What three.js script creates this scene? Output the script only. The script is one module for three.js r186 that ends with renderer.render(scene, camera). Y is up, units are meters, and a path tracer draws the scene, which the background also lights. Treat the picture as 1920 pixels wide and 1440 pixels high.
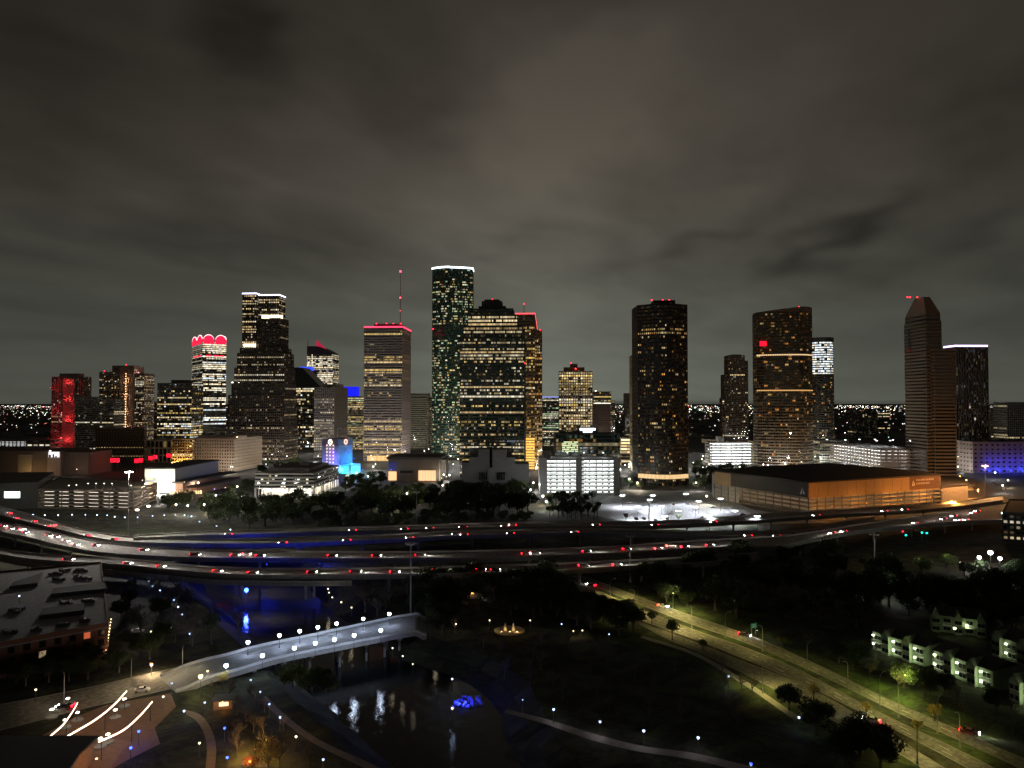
import * as THREE from 'three';
import { createNoise2D, createNoise3D } from 'simplex-noise';

// ---------------------------------------------------------------- camera, sky, exposure
const scene = new THREE.Scene();
const FOC = 1330, EYE = 90, TILT = Math.atan(32 / FOC);
const camera = new THREE.PerspectiveCamera(2 * Math.atan(720 / FOC) * 180 / Math.PI, 4 / 3, 0.5, 40000);
camera.position.set(0, EYE, 0);
camera.rotation.x = TILT;
const renderer = new THREE.WebGLRenderer({ antialias: true });
renderer.toneMapping = THREE.LinearToneMapping;
renderer.toneMappingExposure = 1;
renderer.shadowMap.enabled = true;

function mulberry(a) { return () => { a = (a + 0x6d2b79f5) | 0; let t = Math.imul(a ^ (a >>> 15), 1 | a); t = (t + Math.imul(t ^ (t >>> 7), 61 | t)) ^ t; return ((t ^ (t >>> 14)) >>> 0) / 4294967296; }; }
const R = mulberry(77);
const n2 = createNoise2D(mulberry(5)), n3 = createNoise3D(mulberry(9));
const clamp = (x, a = 0, b = 1) => Math.min(b, Math.max(a, x)), lerp = (a, b, t) => a + (b - a) * t;
const smooth = (a, b, x) => { const t = clamp((x - a) / (b - a)); return t * t * (3 - 2 * t); };

// the night overcast: city glow on cloud, brightest over downtown, drawn out along the wind
{
  const W = 2048, H = 1024, data = new Float32Array(W * H * 4);
  const az0 = 0.05, el0 = 0.03, gx = Math.sin(az0) * Math.cos(el0), gy = Math.sin(el0), gz = -Math.cos(az0) * Math.cos(el0);
  // thinner and thicker stretches of the overcast: azimuth, elevation, sizes in degrees, slant, amount
  const GAPS = [[25.5, 12.3, 5, 1.25, 0.35, -0.66], [14.5, 12.2, 5, 1, 0.3, -0.28], [34, 11.5, 5, 1.2, 0.3, -0.26], [-21, 26, 4, 4, 0, -0.42], [-1, 12.2, 6, 0.8, 0.2, -0.16], [-29, 14.6, 3.4, 2, 0.2, 0.3], [-20, 15.4, 3.5, 1.6, 0, 0.2], [17.5, 15.2, 4, 1.4, 0.3, 0.22], [2.5, 20, 9, 4.5, 0.4, 0.48], [36, 20, 7, 2.5, 0.4, -0.2], [-8, 21, 6, 3, -0.4, -0.18], [6, 26, 10, 3.5, 0.2, 0.34], [24, 24, 8, 2.5, 0.35, 0.14], [-33, 24, 6, 5, 0, -0.15]];
  const wind = -0.55, cw = Math.cos(wind), sw = Math.sin(wind);
  for (let r = 0; r < H; r++) {
    const el = ((r + 0.5) / H - 0.5) * Math.PI, y = Math.sin(el), ce = Math.cos(el);
    for (let c = 0; c < W; c++) {
      const a = ((c + 0.5) / W - 0.5) * 2 * Math.PI, x = Math.cos(a) * ce, z = Math.sin(a) * ce;
      const ang = Math.acos(clamp(x * gx + y * gy + z * gz, -1, 1)) * 57.2958;
      const up = Math.max(y, 0);
      let L = 0.013 + 0.05 * Math.exp(-up / 0.15) + 0.116 * Math.exp(-ang / 18);
      const k = 1 / (up + 0.1), u = x * k, v = z * k;
      const s = (u * cw - v * sw), t = (u * sw + v * cw);            // t runs with the wind
      let f = 0, amp = 0.5, q = 1;
      for (let i = 0; i < 5; i++) { f += amp * n2(s * 0.95 * q + 3.1 * i + 0.35 * n2(t * 0.6 * q, s * 0.6 * q), t * 0.42 * q + 7.7 * i); amp *= 0.52; q *= 2.05; }
      const broad = n2(s * 0.4 + 11, t * 0.3 + 4);
      let cloud = 0.95 + 0.4 * f + 0.14 * broad;
      const azd = Math.atan2(x, -z) * 57.2958, eld = el * 57.2958;
      for (const [ga, ge, wa, we, rot, amp] of GAPS) { const da = (azd - ga) + 1.2 * n2(azd * 0.16, eld * 0.3), de = (eld - ge) + 0.9 * n2(azd * 0.13 + 9, eld * 0.4), p = da * Math.cos(rot) + de * Math.sin(rot), q = -da * Math.sin(rot) + de * Math.cos(rot); cloud += amp * Math.exp(-((p / wa) ** 2) - (q / we) ** 2); }
      cloud = clamp(cloud, 0.35, 1.45);
      const depth = lerp(0.3, 1, smooth(0.0, 0.24, up));
      L *= lerp(1, cloud, depth);
      const warm = smooth(0.04, 0.36, up);
      const o = (r * W + c) * 4;
      data[o] = L * lerp(1.0, 1.1, warm); data[o + 1] = L * lerp(1.055, 0.94, warm); data[o + 2] = L * lerp(0.86, 0.74, warm); data[o + 3] = 1;
    }
  }
  const sky = new THREE.DataTexture(data, W, H, THREE.RGBAFormat, THREE.FloatType);
  sky.mapping = THREE.EquirectangularReflectionMapping; sky.magFilter = THREE.LinearFilter; sky.minFilter = THREE.LinearFilter; sky.needsUpdate = true;
  scene.background = sky; scene.environment = sky;
}

// ---------------------------------------------------------------- surveying: a pixel of the 1920 x 1440 photograph and a height or a depth give a place
const CT = Math.cos(TILT), ST = Math.sin(TILT);
function ray(px, py) { const a = (px - 960) / FOC, b = (720 - py) / FOC; return [a, b * CT + ST, CT - b * ST]; }   // x, up, ahead
function gp(px, py, h = 0) { const [a, b, c] = ray(px, py), t = (h - EYE) / b; return [a * t, -c * t]; }
function hAt(py, d) { const [, b, c] = ray(960, py); return EYE + b * d / c; }
function xAt(px, d, py = 720) { const [a, , c] = ray(px, py); return a * d / c; }
const dep = (py) => -gp(960, py)[1];

// ---------------------------------------------------------------- mesh builder
const V = (x, y, z) => new THREE.Vector3(x, y, z);
class MB {
  constructor() { this.p = []; this.n = []; this.u = []; this.c = []; this.colour = null; this.anyC = false; }
  col(c) { this.colour = c; if (c) this.anyC = true; return this; }
  tri(a, b, c, n, ua, ub, uc) {
    if (!n) { const e = V(b[0] - a[0], b[1] - a[1], b[2] - a[2]).cross(V(c[0] - a[0], c[1] - a[1], c[2] - a[2])).normalize(); n = [e.x, e.y, e.z]; }
    this.p.push(...a, ...b, ...c); for (let i = 0; i < 3; i++) { this.n.push(...n); const k = this.colour || [1, 1, 1]; this.c.push(k[0], k[1], k[2]); }
    const uv = (q) => [q[0] * Math.abs(n[1]) + (1 - Math.abs(n[1])) * (q[0] * n[2] - q[2] * n[0]), q[1] * (1 - Math.abs(n[1])) - q[2] * Math.abs(n[1])];
    this.u.push(...(ua || uv(a)), ...(ub || uv(b)), ...(uc || uv(c)));
  }
  quad(a, b, c, d, n) {
    if (!n) { const e = V(b[0] - a[0], b[1] - a[1], b[2] - a[2]).cross(V(d[0] - a[0], d[1] - a[1], d[2] - a[2])).normalize(); n = [e.x, e.y, e.z]; }
    this.tri(a, b, c, n); this.tri(a, c, d, n);
  }
  box(x0, y0, z0, x1, y1, z1, skipBottom) {
    this.quad([x0, y0, z1], [x1, y0, z1], [x1, y1, z1], [x0, y1, z1]);
    this.quad([x1, y0, z0], [x0, y0, z0], [x0, y1, z0], [x1, y1, z0]);
    this.quad([x1, y0, z1], [x1, y0, z0], [x1, y1, z0], [x1, y1, z1]);
    this.quad([x0, y0, z0], [x0, y0, z1], [x0, y1, z1], [x0, y1, z0]);
    this.quad([x0, y1, z1], [x1, y1, z1], [x1, y1, z0], [x0, y1, z0]);
    if (!skipBottom) this.quad([x0, y0, z0], [x1, y0, z0], [x1, y0, z1], [x0, y0, z1]);
    return this;
  }
  cbox(x, y, z, sx, sy, sz) { return this.box(x - sx / 2, y - sy / 2, z - sz / 2, x + sx / 2, y + sy / 2, z + sz / 2); }
  obox(cx, cz, y0, y1, sx, sz, yaw = 0) {          // a box turned about the vertical
    const c = Math.cos(yaw), s = Math.sin(yaw), q = (x, z) => [cx + x * c + z * s, cz - x * s + z * c];
    return this.prism([q(-sx / 2, sz / 2), q(sx / 2, sz / 2), q(sx / 2, -sz / 2), q(-sx / 2, -sz / 2)], y0, y1);
  }
  walls(poly, y0, y1, poly2) {
    poly2 = poly2 || poly;
    for (let i = 0; i < poly.length; i++) { const j = (i + 1) % poly.length, a = poly[i], b = poly[j], A = poly2[i], B = poly2[j]; this.quad([a[0], y0, a[1]], [b[0], y0, b[1]], [B[0], y1, B[1]], [A[0], y1, A[1]]); }
    return this;
  }
  cap(poly, y, down) {
    const f = THREE.ShapeUtils.triangulateShape(poly.map((q) => new THREE.Vector2(q[0], -q[1])), []);
    for (const [i, j, k] of f) { const P = (m) => [poly[m][0], y, poly[m][1]]; const e = (poly[j][0] - poly[i][0]) * -(poly[k][1] - poly[i][1]) + (poly[j][1] - poly[i][1]) * (poly[k][0] - poly[i][0]); const up = e > 0; if (up !== !!down) this.tri(P(i), P(j), P(k), [0, down ? -1 : 1, 0]); else this.tri(P(i), P(k), P(j), [0, down ? -1 : 1, 0]); }
    return this;
  }
  prism(poly, y0, y1, bottom = true) { poly = ccw(poly); this.walls(poly, y0, y1); this.cap(poly, y1); if (bottom) this.cap(poly, y0, true); return this; }
  tube(pts, rad, seg = 6, closed = true) {
    const rings = [];
    for (let i = 0; i < pts.length; i++) {
      const a = pts[Math.max(0, i - 1)], b = pts[Math.min(pts.length - 1, i + 1)], d = V(b[0] - a[0], b[1] - a[1], b[2] - a[2]).normalize();
      const s = Math.abs(d.y) < 0.95 ? V(0, 1, 0) : V(1, 0, 0), e = s.cross(d).normalize(), g = d.clone().cross(e), r = Array.isArray(rad) ? rad[i] : rad, ring = [];
      for (let k = 0; k < seg; k++) { const t = k / seg * 2 * Math.PI, c = Math.cos(t) * r, w = Math.sin(t) * r; ring.push([pts[i][0] + e.x * c + g.x * w, pts[i][1] + e.y * c + g.y * w, pts[i][2] + e.z * c + g.z * w]); }
      rings.push(ring);
    }
    for (let i = 0; i + 1 < rings.length; i++) for (let k = 0; k < seg; k++) { const l = (k + 1) % seg; this.quad(rings[i][k], rings[i][l], rings[i + 1][l], rings[i + 1][k]); }
    if (closed) { const L = rings[rings.length - 1]; for (let k = 1; k + 1 < seg; k++) this.tri(L[0], L[k], L[k + 1]); }
    return this;
  }
  ball(x, y, z, rx, ry = rx, rz = rx, nu = 8, nv = 5) {
    const P = (i, j) => { const a = i / nu * 2 * Math.PI, b = (j / nv - 0.5) * Math.PI; return [x + rx * Math.cos(a) * Math.cos(b), y + ry * Math.sin(b), z - rz * Math.sin(a) * Math.cos(b)]; };
    for (let j = 0; j < nv; j++) for (let i = 0; i < nu; i++) { if (j === 0) this.tri(P(i, 0), P(i + 1, 1), P(i, 1)); else if (j === nv - 1) this.tri(P(i, j), P(i + 1, j), P(i, nv)); else this.quad(P(i, j), P(i + 1, j), P(i + 1, j + 1), P(i, j + 1)); }
    return this;
  }
  geo() {
    const g = new THREE.BufferGeometry();
    g.setAttribute('position', new THREE.BufferAttribute(new Float32Array(this.p), 3));
    g.setAttribute('normal', new THREE.BufferAttribute(new Float32Array(this.n), 3));
    g.setAttribute('uv', new THREE.BufferAttribute(new Float32Array(this.u), 2));
    if (this.anyC) g.setAttribute('color', new THREE.BufferAttribute(new Float32Array(this.c), 3));
    return g;
  }
  build(name, mat, parent, kind) { if (!this.p.length) return null; return part(name, this.geo(), mat, parent, kind); }
}
function ccw(poly) { let s = 0; for (let i = 0; i < poly.length; i++) { const a = poly[i], b = poly[(i + 1) % poly.length]; s += a[0] * -b[1] + a[1] * b[0]; } return s < 0 ? poly.slice().reverse() : poly; }   // counter-clockwise from above: walls face out
function part(name, geo, mat, parent, kind) { const m = new THREE.Mesh(geo, mat); m.name = name; m.castShadow = m.receiveShadow = true; if (kind) m.userData.kind = kind; parent.add(m); return m; }
const used = {};
function numbered(n) { used[n] = (used[n] ?? -1) + 1; return used[n] ? n + '_' + String(used[n]).padStart(3, '0') : n; }
function thing(name, label, category, x = 0, y = 0, z = 0, yaw = 0, group) {
  const o = new THREE.Group(); o.name = numbered(name); o.position.set(x, y, z); o.rotation.y = yaw; o.userData.label = label; o.userData.category = category; if (group) o.userData.group = group; scene.add(o); return o;
}
function copyOf(src, label, x, y, z, yaw, group, scale) {
  const o = src.clone(); o.userData = { label, category: src.userData.category }; if (group) o.userData.group = group;
  o.name = numbered(src.userData.kindName || src.name.replace(/_\d{3}$/, '')); o.position.set(x, y, z); o.rotation.set(0, yaw, 0); if (scale) o.scale.setScalar(scale); scene.add(o); return o;
}
function setting(name, geo, mat, label) { const m = new THREE.Mesh(geo, mat); m.name = numbered(name); m.receiveShadow = m.castShadow = true; m.userData.kind = 'structure'; if (label) m.userData.label = label; scene.add(m); return m; }
const ORD = (() => { const u = ['', 'first', 'second', 'third', 'fourth', 'fifth', 'sixth', 'seventh', 'eighth', 'ninth'], t = ['tenth', 'eleventh', 'twelfth', 'thirteenth', 'fourteenth', 'fifteenth', 'sixteenth', 'seventeenth', 'eighteenth', 'nineteenth'], y = ['', '', 'twent', 'thirt', 'fort', 'fift', 'sixt', 'sevent', 'eight', 'ninet'], o = []; for (let n = 1; n < 100; n++) o.push(n < 10 ? u[n] : n < 20 ? t[n - 10] : n % 10 ? y[(n - n % 10) / 10] + 'y-' + u[n % 10] : y[n / 10] + 'ieth'); return o; })();

// ---------------------------------------------------------------- textures and materials
function grainTex(size, fn) {
  const d = new Uint8Array(size * size * 4);
  for (let y = 0; y < size; y++) for (let x = 0; x < size; x++) { const v = fn(x / size, y / size), o = (y * size + x) * 4; const a = Array.isArray(v) ? v : [v, v, v]; for (let k = 0; k < 3; k++) d[o + k] = clamp(a[k]) * 255; d[o + 3] = 255; }
  const t = new THREE.DataTexture(d, size, size); t.wrapS = t.wrapT = THREE.RepeatWrapping; t.magFilter = THREE.LinearFilter; t.minFilter = THREE.LinearMipmapLinearFilter; t.generateMipmaps = true; t.needsUpdate = true; return t;
}
const tileN = (u, v, f, s) => { const a = u * 2 * Math.PI, b = v * 2 * Math.PI, r = f / 6.2832; return n3(Math.cos(a) * r + s, Math.sin(a) * r + Math.cos(b) * r * 1.3, Math.sin(b) * r * 1.3 - s); };
const mottled = (lo, amp, f) => (u, v) => lo + amp * (0.5 * tileN(u, v, f, 1) + 0.3 * tileN(u, v, f * 3.1, 5) + 0.2 * tileN(u, v, f * 9, 9));
const texConcrete = grainTex(256, mottled(0.88, 0.1, 5)); texConcrete.repeat.set(1 / 14, 1 / 14); texConcrete.colorSpace = THREE.SRGBColorSpace;
const texAsphalt = grainTex(256, mottled(0.78, 0.3, 5)); texAsphalt.repeat.set(1 / 11, 1 / 11); texAsphalt.colorSpace = THREE.SRGBColorSpace;
const texGrass = grainTex(512, (u, v) => { const a = 0.7 + 0.35 * tileN(u, v, 4, 2) + 0.22 * tileN(u, v, 14, 3) + 0.18 * tileN(u, v, 50, 8); return [a * 0.95, a, a * 0.8]; }); texGrass.repeat.set(1 / 46, 1 / 46); texGrass.colorSpace = THREE.SRGBColorSpace;
const texRipple = grainTex(256, (u, v) => 0.5 + 0.25 * tileN(u, v, 9, 2) + 0.25 * tileN(u, v, 27, 4)); texRipple.repeat.set(1 / 9, 1 / 9);
const lin = (r, g, b) => new THREE.Color().setRGB(r, g, b);
const std = (r, g, b, rough = 0.85, o = {}) => new THREE.MeshStandardMaterial({ color: lin(r, g, b), roughness: rough, ...o });
const concrete = (r, g, b, rough = 0.88) => std(r, g, b, rough, { map: texConcrete });
const glow = (r, g, b) => new THREE.MeshStandardMaterial({ color: lin(0.02, 0.02, 0.02), emissive: lin(r, g, b), emissiveIntensity: 1, roughness: 0.5 });
const glassOf = (r, g, b, ior = 1.9, rough = 0.06) => new THREE.MeshPhysicalMaterial({ color: lin(r, g, b), roughness: rough, ior });
const litWindow = new THREE.MeshBasicMaterial({ vertexColors: true }); litWindow.name = 'lit_window';
const M = {
  dark: std(0.02, 0.02, 0.022, 0.7), steel: std(0.25, 0.25, 0.26, 0.45, { metalness: 0.6 }), pole: std(0.05, 0.05, 0.05, 0.6), white: std(0.75, 0.75, 0.73, 0.7),
  asphalt: std(0.065, 0.064, 0.06, 0.9, { map: texAsphalt }), road: std(0.2, 0.195, 0.18, 0.9, { map: texAsphalt }), deck: std(0.24, 0.23, 0.215, 0.9, { map: texAsphalt }),
  concrete: concrete(0.34, 0.33, 0.31), darkConcrete: concrete(0.16, 0.155, 0.15), paint: std(0.65, 0.65, 0.6, 0.8), yellowPaint: std(0.6, 0.42, 0.08, 0.8),
  roof: concrete(0.07, 0.07, 0.072), roofPale: concrete(0.3, 0.3, 0.31), grass: std(0.05, 0.075, 0.02, 1, { map: texGrass }), soil: std(0.05, 0.05, 0.028, 1, { map: texGrass }),
};
const COL = { warm: [1, 0.7, 0.33], white: [1, 0.89, 0.66], cool: [0.82, 0.93, 1], yellow: [1, 0.68, 0.2], amber: [1, 0.42, 0.09], pale: [1, 0.8, 0.46], green: [0.72, 1, 0.6], red: [1, 0.05, 0.08], blue: [0.05, 0.1, 1] };
// ---------------------------------------------------------------- towers
const GRID = -0.06;                                   // how the street grid is turned
// corner at pixel xm and depth d; the faces reach to pixels xl and xr. side: which face is the one that runs back, 'r' or 'l'
function foot(xl, xm, xr, d, side, yaw = GRID) {
  const C = [xAt(xm, d), -d], F = [Math.cos(yaw), -Math.sin(yaw)], B = [-Math.sin(yaw) * 1, -Math.cos(yaw)];
  const reach = (px, dir) => { const k = (px - 960) / FOC; return (-k * C[1] - C[0]) / (dir[0] + k * dir[1]); };
  const left = side === 'r' ? [-F[0], -F[1]] : B, right = side === 'r' ? B : F;
  const tl = reach(xl, left), tr = reach(xr, right);
  const a = [C[0] + left[0] * tl, C[1] + left[1] * tl], b = [C[0] + right[0] * tr, C[1] + right[1] * tr];
  return [a, C, b, [a[0] + b[0] - C[0], a[1] + b[1] - C[1]]];
}
// a plain slab: front face between two pixels, and a thickness in metres
function slab(xl, xr, d, thick, yaw = GRID) {
  const a = [xAt(xl, d), -d], F = [Math.cos(yaw), -Math.sin(yaw)], B = [-Math.sin(yaw), -Math.cos(yaw)], k = (xr - 960) / FOC, t = (-k * a[1] - a[0]) / (F[0] + k * F[1]);
  const b = [a[0] + F[0] * t, a[1] + F[1] * t];
  return [a, b, [b[0] + B[0] * thick, b[1] + B[1] * thick], [a[0] + B[0] * thick, a[1] + B[1] * thick]];
}
const centre = (p) => [p.reduce((s, q) => s + q[0], 0) / p.length, p.reduce((s, q) => s + q[1], 0) / p.length];
const shrink = (p, m) => { const c = centre(p); return p.map((q) => { const dx = q[0] - c[0], dz = q[1] - c[1], l = Math.hypot(dx, dz); return [c[0] + dx * (1 - m / l), c[1] + dz * (1 - m / l)]; }); };
const scaleP = (p, s) => { const c = centre(p); return p.map((q) => [c[0] + (q[0] - c[0]) * s, c[1] + (q[1] - c[1]) * s]); };
const shift = (p, o) => p.map((q) => [q[0] - o[0], q[1] - o[1]]);
function insetP(poly, m) {                             // walls moved in by m, whatever the outline
  const n = poly.length, out = [];
  for (let i = 0; i < n; i++) {
    const a = poly[(i + n - 1) % n], b = poly[i], c = poly[(i + 1) % n];
    const d1 = [b[0] - a[0], b[1] - a[1]], d2 = [c[0] - b[0], c[1] - b[1]], l1 = Math.hypot(...d1), l2 = Math.hypot(...d2);
    const u1 = [d1[1] / l1, -d1[0] / l1], u2 = [d2[1] / l2, -d2[0] / l2];      // for an outline counter-clockwise from above these point in
    const k = 1 + u1[0] * u2[0] + u1[1] * u2[1]; const s = k > 0.15 ? m / k : m;
    out.push([b[0] + (u1[0] + u2[0]) * s, b[1] + (u1[1] + u2[1]) * s]);
  }
  return out;
}
function litFace(w, lit, seed, nf, nb, at) {           // picks which windows of one face are lit and adds them to w
  const r = mulberry(seed);
  for (let f = 0; f < nf; f++) {
    const z = lit.zone ? lit.zone(f / nf) : 1, s = r();
    const strip = s < (lit.strip ?? 0.12) * z, act = strip ? 0.72 + 0.28 * r() : clamp((lit.p ?? 0.25) * z * (0.15 + 1.7 * r()), 0, 1), run = 1 / (lit.run ?? 4);
    const off = r() * 999, tone = lit.cols[Math.floor(r() * lit.cols.length)], fb = (lit.b ?? 0.8) * 0.86 * (0.6 + 0.6 * r()) * (strip ? 1.25 : 1);
    for (let b = 0; b < nb; b++) {
      const v = 0.5 + 0.5 * n2(b * run + off, f * 7.3), salt = r(), jit = r(), pick = r();
      if (!(v * 0.8 + salt * 0.2 < act * 0.9)) { if (pick < 0.3 && lit.p > 0.05) { const k = 0.012 + 0.07 * jit * jit * jit; w.col([tone[0] * k, tone[1] * k, tone[2] * k]); at(f, b); } continue; }
      const c = pick < 0.75 ? tone : lit.cols[Math.floor(pick * 997) % lit.cols.length], k = fb * (0.3 + 1.05 * jit * jit + (strip ? 0.25 : 0));
      w.col([c[0] * k, c[1] * k, c[2] * k]); at(f, b);
    }
  }
}
let towerSeed = 100; const footprints = [];
function tower(name, label, o) {
  const base = centre(o.tiers[0].poly), g = thing(name, label, o.category || 'building', base[0], 0, base[1], 0, o.group);
  const core = new MB(), frame = new MB(), win = new MB();
  const fl = o.fl || 3.9, bay = o.bay || 3, sp = o.sp ?? 0.45, mu = o.mu ?? 0.25, dp = o.dp ?? 0.35;
  for (const t of o.tiers) {
    if (!t.y0) footprints.push(t.poly);
    const P = ccw(shift(t.poly, base)), y0 = t.y0 || 0, y1 = t.y1, nf = Math.max(1, Math.round((y1 - y0) / fl)), h = (y1 - y0) / nf, I = insetP(P, dp);
    core.walls(I, y0, y1 - 0.2);
    new MB().cap(P, y1 + 0.5).build('roof', M.roof, g); frame.walls(P, y1, y1 + 1.1);
    for (let e = 0; e < P.length; e++) {
      const a = P[e], b = P[(e + 1) % P.length], ia = I[e], ib = I[(e + 1) % P.length], L = Math.hypot(b[0] - a[0], b[1] - a[1]); if (L < 0.4) continue;
      const nb = Math.max(1, Math.round(L / bay)), out = [-(b[1] - a[1]) / L, 0, (b[0] - a[0]) / L];
      for (let f = 0; f <= nf; f++) {                  // spandrel bands with a ledge above and below
        const s0 = Math.max(y0, y0 + f * h - h * sp * 0.55), s1 = Math.min(y1, y0 + f * h + h * sp * 0.45); if (s1 - s0 < 0.02) continue;
        frame.quad([a[0], s0, a[1]], [b[0], s0, b[1]], [b[0], s1, b[1]], [a[0], s1, a[1]]);
        if (f < nf) frame.quad([a[0], s1, a[1]], [b[0], s1, b[1]], [ib[0], s1, ib[1]], [ia[0], s1, ia[1]]);
        if (f > 0) frame.quad([ia[0], s0, ia[1]], [ib[0], s0, ib[1]], [b[0], s0, b[1]], [a[0], s0, a[1]]);
      }
      const at3 = (t2, dd, y) => [a[0] + (b[0] - a[0]) * t2 + out[0] * dd, y, a[1] + (b[1] - a[1]) * t2 + out[2] * dd];
      if (mu > 0) for (let k = 0; k <= nb; k++) {      // mullions or piers
        const m = (o.pier && k % o.pier === 0 ? o.pierW : mu) / L / 2, t0 = Math.max(0, k / nb - m), t1 = Math.min(1, k / nb + m), q = o.proud ?? 0.12;
        frame.quad(at3(t0, q, y0), at3(t1, q, y0), at3(t1, q, y1), at3(t0, q, y1));
        frame.quad(at3(t0, -dp, y0), at3(t0, q, y0), at3(t0, q, y1), at3(t0, -dp, y1));
        frame.quad(at3(t1, q, y0), at3(t1, -dp, y0), at3(t1, -dp, y1), at3(t1, q, y1));
      }
      const lit = t.lit || o.lit;
      if (lit && !(t.dark && t.dark.includes(e))) litFace(win, lit, towerSeed++ * 31 + 7, nf, nb, (f, bb) => {
        const w0 = y0 + f * h + h * sp * 0.45 + 0.03, w1 = y0 + (f + 1) * h - h * sp * 0.55 - 0.03, m = (mu / 2 + 0.04) / L, t0 = bb / nb + m, t1 = (bb + 1) / nb - m, q = -dp + 0.06;
        win.quad(at3(t0, q, w0), at3(t1, q, w0), at3(t1, q, w1), at3(t0, q, w1));
      });
    }
  }
  core.build('glazing', o.glass || G.dark, g); frame.build('facade_frame', o.wall, g); win.build('lit_window', litWindow, g, 'stuff');
  g.userData.base = base; return g;
}
const G = { dark: glassOf(0.012, 0.013, 0.014), green: glassOf(0.014, 0.04, 0.03, 2.1), blue: glassOf(0.012, 0.015, 0.02, 2.0), bronze: glassOf(0.03, 0.02, 0.01, 2.2), brown: glassOf(0.02, 0.014, 0.01) };
function rel(g, poly) { return ccw(shift(poly, [g.position.x, g.position.z])); }
function topBox(g, name, poly, y0, y1, mat) { return new MB().prism(rel(g, poly), y0, y1).build(name, mat || M.darkConcrete, g); }
function beacon(g, x, y, z, r = 0.9, c = [8, 0.1, 0.25]) { const b = new MB().ball(0, 0, 0, r, r, r, 8, 5); const m = b.build('beacon_light', glow(...c), g); m.position.set(x - g.position.x, y, z - g.position.z); return m; }
function crownLine(g, poly, y, w, hgt, c, edges) {      // a lit strip along the top edge
  const P = rel(g, poly), b = new MB(); for (let e = 0; e < P.length; e++) { if (edges && !edges.includes(e)) continue; const a = P[e], q = P[(e + 1) % P.length], L = Math.hypot(q[0] - a[0], q[1] - a[1]), o = [-(q[1] - a[1]) / L * w, (q[0] - a[0]) / L * w];
    b.quad([a[0] + o[0], y, a[1] + o[1]], [q[0] + o[0], y, q[1] + o[1]], [q[0] + o[0], y + hgt, q[1] + o[1]], [a[0] + o[0], y + hgt, a[1] + o[1]]); b.quad([a[0] + o[0], y + hgt, a[1] + o[1]], [q[0] + o[0], y + hgt, q[1] + o[1]], [q[0] - o[0], y + hgt, q[1] - o[1]], [a[0] - o[0], y + hgt, a[1] - o[1]]);
    b.quad([q[0] - o[0], y, q[1] - o[1]], [a[0] - o[0], y, a[1] - o[1]], [a[0] - o[0], y + hgt, a[1] - o[1]], [q[0] - o[0], y + hgt, q[1] - o[1]]); }
  return b.build('crown_light', glow(...c), g);
}
const L4 = (...c) => c.map((k) => COL[k]);
// ---------------------------------------------------------------- the skyline, from the photograph's left edge to its right
function wash(g, x, y, z, c, I, size = 0.8) {           // a floodlight fixture with its light
  const f = new MB().cbox(0, 0, 0, size, size * 0.5, size * 0.5).build('flood_light', glow(c[0] * 6, c[1] * 6, c[2] * 6), g); f.position.set(x - g.position.x, y, z - g.position.z);
  const l = new THREE.PointLight(new THREE.Color().setRGB(...c), I); l.position.set(x - g.position.x, y + 0.7, z - g.position.z + 0.6); l.castShadow = true; l.shadow.radius = 15; l.name = 'flood_light'; g.add(l); return l;
}
const out1 = (p, k, d) => [p[0], p[1] + d];
{ // red floodlit apartment tower
  const d = 1330, wall = concrete(0.42, 0.3, 0.27);
  const P = foot(97, 155, 171, d, 'r'), H = hAt(707, d), t = tower('apartment_tower', 'apartment tower floodlit red with pale columns, tallest one near the far left', { tiers: [{ poly: P, y1: H }], wall, fl: 3.3, bay: 3.6, sp: 0.35, mu: 1.1, proud: 0.5, pier: 4, pierW: 2.4, lit: { p: 0.2, strip: 0.02, run: 1.5, cols: L4('warm', 'white', 'cool', 'pale'), b: 0.8 } });
  topBox(t, 'penthouse', scaleP(P, 0.62), H + 0.5, hAt(700, d), wall);
  const rib = new MB(), x0 = xAt(120, d) - t.position.x, x1 = xAt(141, d) - t.position.x; rib.box(x0, 0, -d - t.position.z - 1, x1, H - 3, -d - t.position.z + 3.2); rib.build('stair_shaft', concrete(0.5, 0.36, 0.33), t);
  for (const [px, hh] of [[104, 0.15], [104, 0.5], [131, 0.12], [131, 0.4], [131, 0.68], [131, 0.92], [150, 0.15], [150, 0.45], [100, 0.85]]) wash(t, xAt(px, d), H * hh, -d + 9, [1, 0.05, 0.06], 340);
}
{ const d = 1210, P = foot(141, 188, 200, d, 'r'), t = tower('striped_office', 'pale stepped office block with striped windows before the red tower', { tiers: [{ poly: P, y1: hAt(745, d) }, { poly: slab(190, 214, d + 6, 30), y1: hAt(750, d) }], wall: concrete(0.5, 0.46, 0.42), fl: 3.7, bay: 2.2, sp: 0.52, mu: 0.12, lit: { p: 0.12, strip: 0.2, run: 7, cols: L4('white', 'pale'), b: 0.75, zone: (u) => (u > 0.75 ? 0.3 : 1.2) } }); }
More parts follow.
